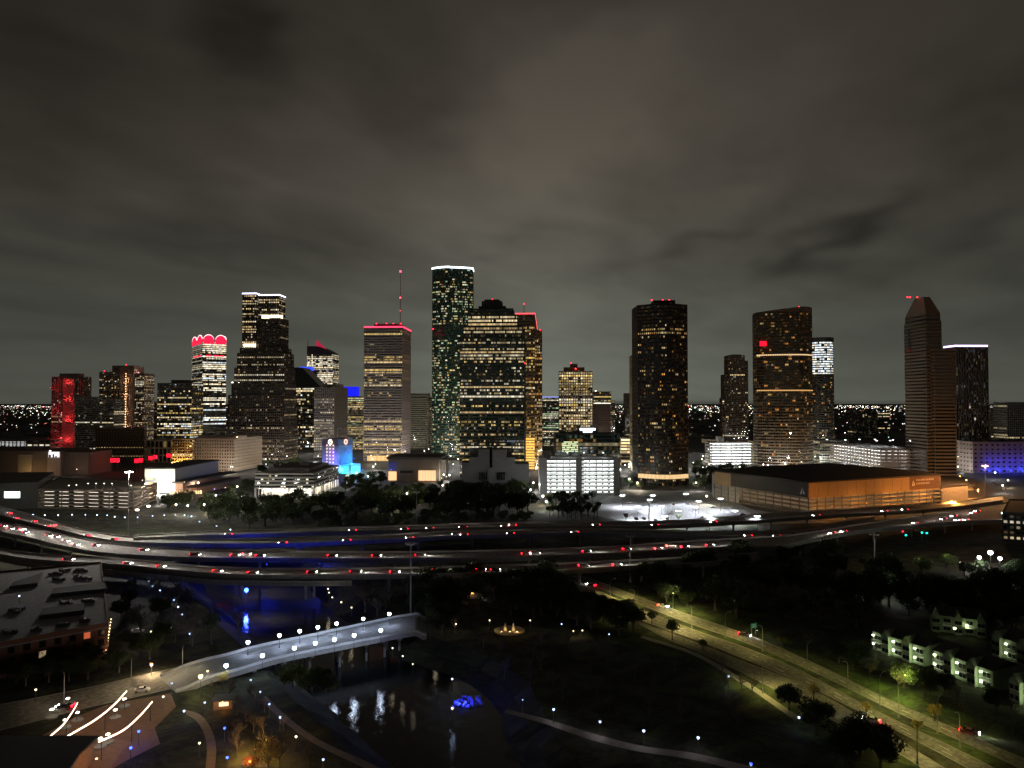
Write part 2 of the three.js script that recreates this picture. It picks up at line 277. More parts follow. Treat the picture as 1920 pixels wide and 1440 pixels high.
{ // second apartment tower with a string of lights
  const d = 1400, wall = concrete(0.4, 0.3, 0.25);
  const A = slab(186, 226, d, 34), C = slab(224, 250, d - 4, 36), B = slab(250, 270, d, 36);
  const t = tower('apartment_tower', 'brown apartment tower with a vertical string of warm lights', { tiers: [{ poly: A, y1: hAt(698, d), }, { poly: B, y1: hAt(701, d), lit: { p: 0.5, strip: 0.1, run: 1.2, cols: L4('warm', 'white'), b: 0.8 } }], wall, fl: 3.3, bay: 3.1, sp: 0.4, mu: 0.9, lit: { p: 0.33, strip: 0.02, run: 1.2, cols: L4('warm', 'white', 'pale'), b: 0.75 } });
  topBox(t, 'stair_shaft', C, 0, hAt(687, d), concrete(0.46, 0.34, 0.28)); topBox(t, 'penthouse', slab(210, 249, d + 8, 20), hAt(698, d) + 0.5, hAt(685, d), wall);
  for (let k = 0; k < 30; k++) { const y = lerp(hAt(838, d), hAt(701, d), k / 29); const m = new MB().cbox(0, 0, 0, 1.5, 1.6, 0.6).build('string_light', k % 3 ? glow(3.2, 1.9, 0.85) : glow(4, 2.6, 1.3), t); m.position.set(xAt(236, d - 5) - t.position.x, y, -d + 5 - t.position.z); if (k % 6 === 2) wash(t, xAt(236, d - 6), y, -d + 9, [1, 0.6, 0.32], 160, 0.5); }
  beacon(t, xAt(231, d), hAt(684, d) + 0.6, -d - 10, 1); beacon(t, xAt(193, d), hAt(697, d) + 1.5, -d - 4, 0.7); beacon(t, xAt(259, d), hAt(700, d) + 1.5, -d - 4, 0.7); wash(t, xAt(258, d), hAt(700, d) + 1.6, -d - 2, [1, 0.8, 0.7], 60, 1);
}
tower('background_block', 'dim grey block behind the tower with the light string', { tiers: [{ poly: slab(271, 296, 1700, 40), y1: hAt(754, 1700) }], wall: concrete(0.32, 0.3, 0.27), bay: 3, lit: { p: 0.16, strip: 0.05, cols: L4('pale', 'yellow'), b: 0.35 } });
{ const d = 1270, P = foot(295, 360, 381, d, 'r'), H = hAt(719, d), t = tower('office_block', 'broad office block with gold and white window rows', { tiers: [{ poly: P, y1: H }], wall: concrete(0.3, 0.26, 0.2), fl: 3.9, bay: 3.2, sp: 0.42, mu: 0.5, lit: { p: 0.42, strip: 0.34, run: 3.5, cols: L4('warm', 'white', 'yellow', 'pale', 'cool'), b: 1.05, zone: (u) => (u > 0.55 ? 0.55 : 1.25) } }); topBox(t, 'penthouse', scaleP(slab(321, 349, d + 10, 24), 1), H + 0.5, hAt(712, d)); }
{ // white striped tower with a red crown
  const d = 1460, P = foot(359, 379, 424, d, 'l', 0.62), H = hAt(640, d);
  const t = tower('crowned_tower', 'bright white striped tower with red glowing crown arches', { tiers: [{ poly: P, y1: H }], wall: std(0.16, 0.17, 0.18, 0.35), glass: G.blue, fl: 4.1, bay: 2.6, sp: 0.38, mu: 0.1, lit: { p: 0.42, strip: 0.62, run: 6, cols: L4('white', 'white', 'cool', 'pale'), b: 1.35, zone: (u) => (u > 0.5 ? 1.15 : 0.75) } });
  const q = rel(t, P), white = glow(2.4, 1.4, 1.45), red = glow(2.2, 0.02, 0.09);
  for (let e = 0; e < 4; e++) {                                                    // arched gables, one over each half of a side
    const a = q[e], b = q[(e + 1) % 4], L = Math.hypot(b[0] - a[0], b[1] - a[1]), n = L > 40 ? 2 : 1, o = [-(b[1] - a[1]) / L, (b[0] - a[0]) / L];
    for (let k = 0; k < n; k++) {
      const panel = new MB(), rim = new MB(), pt = (t2, y, dd) => [a[0] + (b[0] - a[0]) * ((k + t2) / n) + o[0] * dd, y, a[1] + (b[1] - a[1]) * ((k + t2) / n) + o[1] * dd], N = 10;
      for (let i = 0; i < N; i++) { const u0 = 0.06 + 0.88 * i / N, u1 = 0.06 + 0.88 * (i + 1) / N, h = (u) => H + 1 + 12.5 * Math.sqrt(Math.max(0.02, 1 - ((u - 0.5) / 0.46) ** 2));
        panel.quad(pt(u0, H - 4, 0.5), pt(u1, H - 4, 0.5), pt(u1, h(u1), 0.5), pt(u0, h(u0), 0.5)); panel.quad(pt(u1, H - 4, -0.5), pt(u0, H - 4, -0.5), pt(u0, h(u0), -0.5), pt(u1, h(u1), -0.5));
        rim.quad(pt(u0, h(u0), 0.7), pt(u1, h(u1), 0.7), pt(u1, h(u1) + 1.5, 0.7), pt(u0, h(u0) + 1.5, 0.7)); rim.quad(pt(u0, h(u0) + 1.5, 0.7), pt(u1, h(u1) + 1.5, 0.7), pt(u1, h(u1) + 1.5, -0.7), pt(u0, h(u0) + 1.5, -0.7)); }
      panel.build('crown_panel_light', red, t); rim.build('arch_light', white, t);
    }
    const band = new MB(), p3 = (t2, y) => [a[0] + (b[0] - a[0]) * t2 + o[0] * 0.4, y, a[1] + (b[1] - a[1]) * t2 + o[1] * 0.4], y0 = hAt(668, d); if (e < 3) { for (let k = 0; k < 14; k++) if ((k * 7) % 5) band.quad(p3(0.1 + k * 0.058, y0), p3(0.145 + k * 0.058, y0), p3(0.145 + k * 0.058, y0 + 3.4), p3(0.1 + k * 0.058, y0 + 3.4)); band.build('red_band_light', glow(1.6, 0.03, 0.1), t, 'stuff'); }
  }
}
{ // dark stepped granite tower
  const d = 1085, lit = { p: 0.2, strip: 0.13, run: 2.2, cols: L4('pale', 'warm', 'white'), b: 0.62 }, low = { p: 0.42, strip: 0.2, run: 1.6, cols: L4('pale', 'warm', 'white'), b: 0.6 }, hi = { p: 0.3, strip: 0.4, run: 4, cols: L4('white', 'pale', 'warm'), b: 0.85 };
  const S = (a, b, y, dd = 0, th = 52, l = lit) => ({ poly: slab(a, b, d + dd, th), y1: hAt(y, d), lit: l });
  const tiers = [S(424, 533, 800, 0, 58, low), S(428, 533, 742, 3, 54, lit), S(434, 533, 720, 6, 50), S(439, 533, 690, 9, 46), S(444, 532, 662, 12, 42), S(449, 529, 652, 15, 38)];
  for (let i = 1; i < tiers.length; i++) tiers[i].y0 = tiers[i - 1].y1;
  const y5 = tiers[5].y1; tiers.push({ poly: slab(481, 525, d + 18, 34), y0: y5, y1: hAt(595, d), lit: { p: 0.12, strip: 0.02, run: 2, cols: L4('pale', 'warm'), b: 0.5 } }, { poly: slab(453, 479, d + 19, 34), y0: y5, y1: hAt(549, d), lit: hi }, { poly: slab(483, 522, d + 24, 26), y0: hAt(595, d) + 1.2, y1: hAt(551, d), lit: hi });
  const t = tower('stepped_tower', 'dark brown stepped tower widening downward, white light along its roof', { tiers, wall: concrete(0.085, 0.065, 0.055), glass: G.brown, fl: 4, bay: 2.9, sp: 0.5, mu: 0.9, lit });
  crownLine(t, tiers[7].poly, hAt(548, d), 0.5, 1.8, [3, 3, 4], [0, 1, 3]); crownLine(t, tiers[8].poly, hAt(550, d), 0.5, 1.8, [3, 3, 4], [0, 1]);
  for (const [a, b, ya, yb, dd] of [[482, 523, 595, 588, 17.4], [450, 474, 649, 643, 13]]) { const w = new MB(), n = Math.round((b - a) / 2.6); for (let k = 0; k < n; k++) { const u = a + (b - a) * (k + 0.12) / n, v = a + (b - a) * (k + 0.88) / n, z = -(d + dd) - t.position.z + 0.6; w.quad([xAt(u, d) - t.position.x, hAt(ya, d), z], [xAt(v, d) - t.position.x, hAt(ya, d), z], [xAt(v, d) - t.position.x, hAt(yb, d), z], [xAt(u, d) - t.position.x, hAt(yb, d), z]); } w.build('terrace_light', glow(2.6, 2.1, 1.4), t, 'stuff'); }
  wash(t, xAt(436, d), hAt(719, d) + 1.5, -d + 1, [1, 0.85, 0.65], 200, 2.2);
}
{ // dark tower with a slanting roof
  const d = 1320, P = slab(535, 602, d, 42), y = hAt(727, d), t = tower('slant_roof_tower', 'black glass tower with slanting roof beside the stepped tower', { tiers: [{ poly: P, y1: y }], wall: std(0.02, 0.022, 0.024, 0.3), glass: G.dark, fl: 4, bay: 3.2, sp: 0.3, mu: 0.15, lit: { p: 0.27, strip: 0.16, run: 3, cols: L4('white', 'pale', 'cool', 'warm'), b: 1 } });
  const q = rel(t, P), w = new MB(), yt = hAt(689, d), m = 0.46, A = (i, j, u) => [lerp(q[i][0], q[j][0], u), lerp(q[i][1], q[j][1], u)];
  const f0 = q[0], f1 = q[1], b1 = q[2], b0 = q[3], fm = A(0, 1, m), bm = A(3, 2, m), u3 = (p, yy) => [p[0], yy, p[1]];
  w.quad(u3(f0, y + 1.2), u3(fm, y + 1.2), u3(fm, yt), u3(f0, yt)); w.tri(u3(fm, y + 1.2), u3(f1, y + 1.2), u3(fm, yt)); w.quad(u3(fm, yt), u3(f1, y + 1.2), u3(b1, y + 1.2), u3(bm, yt)); w.quad(u3(f0, yt), u3(fm, yt), u3(bm, yt), u3(b0, yt)); w.quad(u3(b0, y + 1.2), u3(f0, y + 1.2), u3(f0, yt), u3(b0, yt)); w.quad(u3(bm, y + 1.2), u3(b0, y + 1.2), u3(b0, yt), u3(bm, yt)); w.tri(u3(b1, y + 1.2), u3(bm, y + 1.2), u3(bm, yt));
  w.build('slanting_roof', std(0.02, 0.022, 0.024, 0.25), t);
}
{ const d = 1540, t = tower('blue_capped_block', 'dim block with blue lit roof edge behind the slant roofed tower', { tiers: [{ poly: slab(558, 586, d, 30), y1: hAt(696, d) }], wall: concrete(0.2, 0.2, 0.19), bay: 3, lit: { p: 0.3, strip: 0.2, run: 3, cols: L4('pale', 'white'), b: 0.6 } }); const p = slab(561, 583, d + 3, 18); topBox(t, 'lit_penthouse_light', p, hAt(696, d) + 0.6, hAt(688, d), glow(0.04, 0.12, 1.9)); }
{ // tower with a curved red tipped roof
  const d = 1640, P = slab(575, 624, d, 44), y = hAt(664, d), t = tower('sail_roof_tower', 'white striped tower with curved roof and red panel at its tip', { tiers: [{ poly: P, y1: y }], wall: std(0.14, 0.15, 0.15, 0.4), glass: G.dark, fl: 4.1, bay: 2.7, sp: 0.36, mu: 0.12, lit: { p: 0.55, strip: 0.5, run: 4, cols: L4('white', 'pale', 'white'), b: 1.05 } });
  const q = rel(t, P), N = 10, sail = new MB(), prof = (u) => lerp(hAt(649, d), y + 1, Math.pow(clamp((u - 0.3) / 0.7), 1.8)) , pt = (u, yy, back) => { const a = back ? q[3] : q[0], b = back ? q[2] : q[1]; return [lerp(a[0], b[0], u), yy, lerp(a[1], b[1], u)]; };
  for (let i = 0; i < N; i++) { const u0 = i / N, u1 = (i + 1) / N; sail.quad(pt(u0, y, 0), pt(u1, y, 0), pt(u1, prof(u1), 0), pt(u0, prof(u0), 0)); sail.quad(pt(u0, prof(u0), 0), pt(u1, prof(u1), 0), pt(u1, prof(u1), 1), pt(u0, prof(u0), 1)); sail.quad(pt(u1, y, 1), pt(u0, y, 1), pt(u0, prof(u0), 1), pt(u1, prof(u1), 1)); } sail.quad(pt(0, y, 1), pt(0, y, 0), pt(0, prof(0), 0), pt(0, prof(0), 1));
  sail.build('curved_roof', std(0.05, 0.055, 0.06, 0.5), t);
  const fin = new MB(), z = q[0][1] + 1.2, x = (px) => xAt(px, d) - t.position.x; fin.tri([x(593), hAt(654, d), z], [x(614), hAt(657, d), z], [x(593), hAt(637, d), z]); fin.tri([x(614), hAt(657, d), z - 1], [x(593), hAt(654, d), z - 1], [x(593), hAt(637, d), z - 1]); fin.build('red_panel_light', glow(0.45, 0.012, 0.05), t);
  new MB().tube([[x(576.5), y, z - 4], [x(576.5), hAt(637, d), z - 4]], [1.2, 0.4], 5).build('spike', M.pole, t); const vl = new MB().box(x(584.6), hAt(700, d), z - 1, x(585.8), hAt(650, d), z - 0.6).build('vertical_light', glow(2, 1.7, 1.2), t);
}
{ const d = 1120, P = foot(589, 627, 652, d, 'r', -0.1), H = hAt(727, d), t = tower('dotted_office', 'grey office block with rows of small square white windows', { tiers: [{ poly: P, y1: H, dark: [1] }], wall: concrete(0.3, 0.26, 0.25), fl: 4.05, bay: 3.4, sp: 0.56, mu: 1.7, lit: { p: 0.62, strip: 0.3, run: 3, cols: L4('white', 'pale', 'white'), b: 0.85, zone: (u) => (u > 0.82 ? 0 : 1.1) } }); topBox(t, 'penthouse', slab(606, 637, d + 12, 20), H + 0.5, hAt(720, d), concrete(0.32, 0.27, 0.22)); }
{ const d = 1320, t = tower('low_office', 'yellow windowed office block beside the red edged tower', { tiers: [{ poly: slab(651, 683, d, 40), y1: hAt(745, d) }], wall: concrete(0.35, 0.31, 0.24), fl: 3.9, bay: 2.4, sp: 0.45, mu: 0.3, lit: { p: 0.5, strip: 0.4, run: 4, cols: L4('yellow', 'pale', 'warm', 'green'), b: 0.75 } }); }
{ const d = 1560, t = tower('blue_capped_block', 'block with deep blue glowing rooftop cube left of the red edged tower', { tiers: [{ poly: slab(636, 672, d, 40), y1: hAt(744, d) }], wall: concrete(0.2, 0.2, 0.2), bay: 3, lit: { p: 0.2, cols: L4('pale'), b: 0.5 } }); topBox(t, 'rooftop_cube_light', slab(642, 668, d + 4, 26), hAt(744, d) + 0.6, hAt(725, d), glow(0.01, 0.015, 0.95)); }
{ // tower with red edge and mast
  const d = 1060, P = foot(682, 754, 770, d, 'r'), H = hAt(614, d);
  const Z = (u) => (u > 0.56 && u < 0.77 ? 2.2 : u > 0.85 ? 0.7 : u > 0.77 ? 1 : u > 0.32 && u < 0.46 ? 0.4 : 1.1);
  const t = tower('masted_tower', 'tall office tower with red lit roof edge and thin mast', { tiers: [{ poly: P, y1: H }], wall: concrete(0.46, 0.4, 0.4), fl: 3.85, bay: 1.7, sp: 0.44, mu: 0.28, dp: 0.5, lit: { p: 0.2, strip: 0.22, run: 7, cols: L4('yellow', 'pale', 'warm', 'yellow'), b: 0.85, zone: Z } });
  crownLine(t, P, H, 0.5, 2, [3.2, 0.12, 0.3], [0, 1]); topBox(t, 'penthouse', slab(701, 750, d + 10, 26), H + 1.2, hAt(606, d), concrete(0.2, 0.12, 0.12));
  for (const px of [703, 722, 735, 749]) beacon(t, xAt(px, d), hAt(605.5, d), -d - 10, 0.9);
  const mx = xAt(746.5, d) - t.position.x, mz = -d - 18 - t.position.z, m = new MB(), y0 = hAt(606, d), y1 = hAt(506, d);
  for (const [ox, oz] of [[-0.6, -0.5], [0.6, -0.5], [0, 0.6]]) m.tube([[mx + ox, y0, mz + oz], [mx + ox * 0.3, y1, mz + oz * 0.3]], [0.16, 0.1], 4);
  for (let k = 0; k < 40; k++) { const y = lerp(y0, y1, k / 40), s = lerp(1, 0.3, k / 40), e = lerp(y0, y1, (k + 1) / 40); m.tube([[mx - 0.6 * s, y, mz - 0.5 * s], [mx + 0.6 * s, e, mz - 0.5 * s]], 0.08, 3); m.tube([[mx + 0.6 * s, y, mz - 0.5 * s], [mx, e, mz + 0.6 * s]], 0.08, 3); } m.build('mast', std(0.35, 0.12, 0.1, 0.6), t);
  beacon(t, mx + t.position.x, y1 + 1, mz + t.position.z, 1.5, [9, 0.3, 0.5]); beacon(t, mx + t.position.x, hAt(555, d), mz + t.position.z + 0.8, 1.2, [6, 0.3, 0.5]); beacon(t, mx + t.position.x, hAt(580, d), mz + t.position.z + 0.8, 0.7, [3, 0.2, 0.3]);
  wash(t, xAt(730, d), 10, -d + 14, [1, 0.85, 0.55], 160, 1); wash(t, xAt(700, d), 10, -d + 14, [1, 0.85, 0.6], 160, 1); wash(t, xAt(762, d), 16, -d + 10, [1, 0.75, 0.42], 420, 1);
  const lob = new MB(); for (let k = 0; k < 26; k++) { const u = 690 + k * 2.45; const z = -d - t.position.z + 0.7; lob.quad([xAt(u, d) - t.position.x, 1, z], [xAt(u + 1.3, d) - t.position.x, 1, z], [xAt(u + 1.3, d) - t.position.x, 8.5, z], [xAt(u, d) - t.position.x, 8.5, z]); } lob.build('lobby_window', glow(1.7, 1.05, 0.4), t, 'stuff');
}
tower('grey_slab', 'plain grey green slab beside the red edged tower', { tiers: [{ poly: slab(770, 801, 1330, 36), y1: hAt(748, 1330) }, { poly: slab(770, 801, 1334, 30), y0: hAt(748, 1330) + 1.1, y1: hAt(738, 1330), lit: { p: 0, strip: 0, cols: L4('pale') } }, { poly: slab(801, 812, 1345, 20), y1: hAt(745, 1330) }], wall: concrete(0.5, 0.48, 0.4), fl: 3.9, bay: 2, sp: 0.5, mu: 0.2, lit: { p: 0.14, strip: 0.06, run: 3, cols: L4('yellow', 'pale', 'green'), b: 0.55 } });
{ // tallest tower, two curved halves
  const d = 1120, W0 = xAt(808, d), Ws = xAt(842, d), W1 = xAt(885, d), N = 9, P = [];
  for (let i = 0; i <= N; i++) { const u = i / N, x = lerp(W0, Ws, u); P.push([x, -d - 16 + 15 * Math.sin((0.06 + 0.94 * u) * Math.PI / 2)]); }
  for (let i = 0; i <= N; i++) { const u = i / N, x = lerp(Ws + 0.6, W1, u); P.push([x, -d - 4 - 10 * (1 - Math.cos(u * Math.PI / 2))]); }
  P.push([W1, -d - 40]); P.push([W0 + 4, -d - 46]);
  const H = hAt(502, d), lit = { p: 0.27, strip: 0.16, run: 5, cols: L4('pale', 'green', 'yellow', 'green', 'white', 'warm'), b: 0.8, zone: (u) => (u > 0.62 && u < 0.7 ? 0.35 : u > 0.93 ? 0.5 : 1.1) };
  const t = tower('tallest_tower', 'tallest dark green glass tower with curved face and brilliant white roof edge', { tiers: [{ poly: P, y1: H, lit }], wall: std(0.035, 0.1, 0.08, 0.35), glass: G.green, fl: 3.9, bay: 1.5, sp: 0.46, mu: 0.2, proud: 0.06, lit });
  crownLine(t, P, H + 0.2, 0.8, 2.6, [4, 4.2, 4.8]); const l = new THREE.PointLight(0xe8f0ff, 900); l.position.set(0, H + 9, 0); l.castShadow = true; t.add(l);
  beacon(t, xAt(812, d), hAt(617, d), -d + 1.5, 1.1, [5, 0.1, 0.3]);
}
{ // stepped glass tower before it
  const d = 840, tierP = [[862, 983, 634, 0, 46], [869, 979, 612, 4, 40], [877, 970, 590, 8, 34], [883, 962, 578, 11, 28]], tiers = []; let y0 = 0;
  const lits = [{ p: 0.34, strip: 0.2, run: 4, cols: L4('pale', 'white', 'warm', 'yellow'), b: 0.85, zone: (u) => (u > 0.8 ? 1.4 : u > 0.5 ? 0.9 : 0.95) }, { p: 0.5, strip: 0.2, run: 3, cols: L4('pale', 'warm'), b: 0.8 }, { p: 0.55, strip: 0.3, run: 3, cols: L4('warm', 'pale'), b: 0.85 }, { p: 0.06, strip: 0, run: 3, cols: L4('warm'), b: 0.4 }];
  tierP.forEach(([a, b, y, dd, th], i) => { const y1 = hAt(y, d); tiers.push({ poly: slab(a, b, d + dd, th), y0: i ? y0 + 1.1 : 0, y1, lit: lits[i] }); y0 = y1; });
  const t = tower('stepped_glass_tower', 'dark glass tower with stepped crown and a squat cap', { tiers, wall: std(0.04, 0.055, 0.045, 0.35), glass: G.green, fl: 3.7, bay: 1.7, sp: 0.46, mu: 0.2, proud: 0.08, lit: lits[0] });
  const cap = new MB(); cap.prism(rel(t, slab(897, 948, d + 14, 22)), y0 + 0.6, hAt(571, d)); cap.prism(rel(t, slab(903, 941, d + 16, 18)), hAt(571, d), hAt(561, d)); cap.prism(rel(t, slab(908, 936, d + 18, 14)), hAt(561, d), hAt(557.5, d)); cap.build('stepped_cap', std(0.03, 0.028, 0.026, 0.5), t);
  beacon(t, xAt(922, d), hAt(556.5, d), -d - 24, 0.9); beacon(t, xAt(984, d), hAt(681, d), -d + 0.5, 0.7, [5, 0.1, 0.3]);
  const em = new MB(); for (let k = 0; k < 26; k++) { if (k % 7 === 3) continue; const u = 884 + k * 3.7, z = -d - t.position.z + 0.3; em.quad([xAt(u, d) - t.position.x, hAt(839, d), z], [xAt(u + 3, d) - t.position.x, hAt(839, d), z], [xAt(u + 3, d) - t.position.x, hAt(836, d), z], [xAt(u, d) - t.position.x, hAt(836, d), z]); } em.build('podium_window', glow(1.6, 1.5, 1.2), t, 'stuff');
}
{ // tan tower with red edge and gold base
  const d = 915, P = foot(966, 1003, 1013, d, 'r', -0.05), H = hAt(589, d), lit = { p: 0.42, strip: 0.2, run: 1.5, cols: L4('warm', 'yellow', 'pale', 'amber'), b: 0.8, zone: (u) => (u > 0.93 ? 0.3 : 1.1) };
  const t = tower('gold_tower', 'slender tan tower with red roof line and gold lit base', { tiers: [{ poly: P, y1: H }, { poly: slab(1003, 1016, d + 18, 22), y1: hAt(617, d) }], wall: concrete(0.45, 0.33, 0.22), fl: 3.9, bay: 2.5, sp: 0.42, mu: 0.8, lit });
  crownLine(t, P, H, 0.4, 1.5, [2.6, 0.18, 0.22], [0, 1]); const mx = xAt(983, d) - t.position.x, mz = -d - 14 - t.position.z; new MB().tube([[mx, H, mz], [mx, hAt(568, d), mz]], [0.5, 0.25], 5).build('mast', M.pole, t); beacon(t, xAt(983, d), hAt(567, d), -d - 14, 0.9); beacon(t, xAt(1014, d), hAt(616, d), -d - 17, 0.8, [6, 0.1, 0.2]);
  const gold = new MB(); for (let k = 0; k < 12; k++) { const y = 3 + k * 3.4, z = -d - t.position.z + 0.6; gold.quad([xAt(984, d) - t.position.x, y, z], [xAt(1002, d) - t.position.x, y, z + 1], [xAt(1002, d) - t.position.x, y + 1.9, z + 1], [xAt(984, d) - t.position.x, y + 1.9, z]); } gold.build('gold_window', glow(1.5, 0.8, 0.14), t, 'stuff');
  for (const y of [6, 22, 38]) wash(t, xAt(1008, d), y, -d + 12, [1, 0.62, 0.18], 260, 0.8);
}
{ const d = 1420, t = tower('far_glass_block', 'dark glass block with blue white roof line behind', { tiers: [{ poly: slab(1017, 1047, d, 36), y1: hAt(745, d) }], wall: std(0.04, 0.06, 0.055, 0.4), bay: 2.4, lit: { p: 0.4, strip: 0.3, run: 4, cols: L4('green', 'pale', 'white'), b: 0.7 } }); crownLine(t, slab(1017, 1047, d, 36), hAt(745, d), 0.3, 1.2, [0.5, 0.6, 1.6], [0]); }
{ // mid tower with warm square windows
  const d = 1150, P = slab(1048, 1111, d, 44), H = hAt(697, d), t = tower('warm_window_tower', 'tan tower with large warm square windows and a small red lit cap', { tiers: [{ poly: P, y1: H }], wall: concrete(0.3, 0.25, 0.18), fl: 4.3, bay: 4, sp: 0.38, mu: 1.2, lit: { p: 0.52, strip: 0.22, run: 3, cols: L4('warm', 'yellow', 'pale', 'white'), b: 0.85, zone: (u) => (u > 0.8 ? 1.6 : 1) } });
  topBox(t, 'penthouse', slab(1057, 1096, d + 10, 22), H + 0.5, hAt(688, d), concrete(0.3, 0.26, 0.2)); topBox(t, 'roof_cap', slab(1069, 1083, d + 14, 12), hAt(688, d), hAt(681, d)); beacon(t, xAt(1072, d), hAt(680, d), -d - 15, 1.2); beacon(t, xAt(1080, d), hAt(691, d), -d - 6, 1, [8, 0.2, 0.3]);
}
{ const d = 1240, t = tower('brown_slab', 'windowless brown slab right of the warm windowed tower', { tiers: [{ poly: slab(1113, 1145, d, 36), y1: hAt(757, d), lit: null }], wall: concrete(0.13, 0.09, 0.075), bay: 1.6, sp: 0.2, mu: 0.9, lit: null }); crownLine(t, slab(1113, 1145, d, 36), hAt(757, d), 0.3, 1.4, [1.3, 1.3, 1.1], [0]); }
{ const d = 1430, t = tower('lit_roof_block', 'block with bright rooftop lamps behind the windowless brown slab', { tiers: [{ poly: slab(1113, 1146, d, 40), y1: hAt(735, d) }], wall: concrete(0.28, 0.25, 0.2), bay: 3, lit: { p: 0.45, strip: 0.3, run: 3, cols: L4('pale', 'yellow', 'white'), b: 0.75 } }); wash(t, xAt(1117, d), hAt(733, d), -d - 2, [1, 0.9, 0.7], 120, 2.4); }
tower('pale_pencil_tower', 'slim pale tower behind the large dark tower', { tiers: [{ poly: slab(1185, 1205, 905, 30), y1: hAt(667, 905) }], wall: concrete(0.4, 0.33, 0.22), fl: 3.9, bay: 3, sp: 0.45, mu: 1, lit: { p: 0.33, strip: 0.06, run: 1.5, cols: L4('yellow', 'warm', 'pale'), b: 0.8, zone: (u) => (u > 0.5 ? 1.2 : 0.7) } });
{ // big dark tower with a bowed front
  const d = 750, xl = xAt(1201, d), xr = xAt(1295, d), P = [], N = 14; for (let i = 0; i <= N; i++) { const u = i / N; P.push([lerp(xl, xr, u), -d - 14 + 14 * Math.sin(Math.PI * clamp(u, 0.04, 0.96)) - 4 * (1 - u)]); } P.push([xr, -d - 48]); P.push([xl, -d - 52]);
  const H = hAt(570, d), lit = { p: 0.2, strip: 0.06, run: 1.8, cols: L4('warm', 'pale', 'yellow', 'amber'), b: 0.62, zone: (u) => (u > 0.9 ? 0.45 : u > 0.83 && u < 0.87 ? 3 : u < 0.1 ? 1.3 : 1) };
  const t = tower('dark_bowed_tower', 'large near black tower with bowed front and sparse warm windows', { tiers: [{ poly: P, y1: H }], wall: std(0.028, 0.023, 0.02, 0.55), glass: G.brown, fl: 4, bay: 2.3, sp: 0.5, mu: 0.85, lit });
  topBox(t, 'penthouse', slab(1226, 1267, d + 16, 24), H + 0.5, hAt(559, d), std(0.03, 0.025, 0.022, 0.6)); for (const px of [1229, 1250, 1263]) beacon(t, xAt(px, d), hAt(558, d), -d - 18, 0.7);
  const row = new MB(), q = rel(t, P); for (let e = 0; e < N; e++) for (let k = 0; k < 3; k++) { const a = q[e], b = q[e + 1], L = Math.hypot(b[0] - a[0], b[1] - a[1]), o = [-(b[1] - a[1]) / L * 0.3, (b[0] - a[0]) / L * 0.3], p = (u, y) => [lerp(a[0], b[0], u) + o[0], y, lerp(a[1], b[1], u) + o[1]]; row.quad(p((k + 0.15) / 3, 7.5), p((k + 0.85) / 3, 7.5), p((k + 0.85) / 3, 12), p((k + 0.15) / 3, 12)); } row.build('lobby_window', glow(1.3, 0.85, 0.4), t, 'stuff');
}
{ // brown stepped tower
  const d = 1400, S = (a, b, y, dd, th) => ({ poly: slab(a, b, d + dd, th), y1: hAt(y, d) }), t = tower('brown_stepped_tower', 'slim dark brown tower with stepped shoulders', { tiers: [S(1366, 1397, 667, 0, 36), S(1397, 1403, 677, 4, 28), S(1358, 1366, 703, 3, 30), S(1354, 1358, 747, 6, 24)], wall: concrete(0.11, 0.07, 0.05), glass: G.brown, fl: 4, bay: 2.8, sp: 0.4, mu: 1, lit: { p: 0.2, strip: 0.07, run: 2, cols: L4('pale', 'warm', 'white'), b: 0.75 } }); topBox(t, 'penthouse', slab(1372, 1390, d + 10, 16), hAt(667, d) + 0.5, hAt(664, d)); }
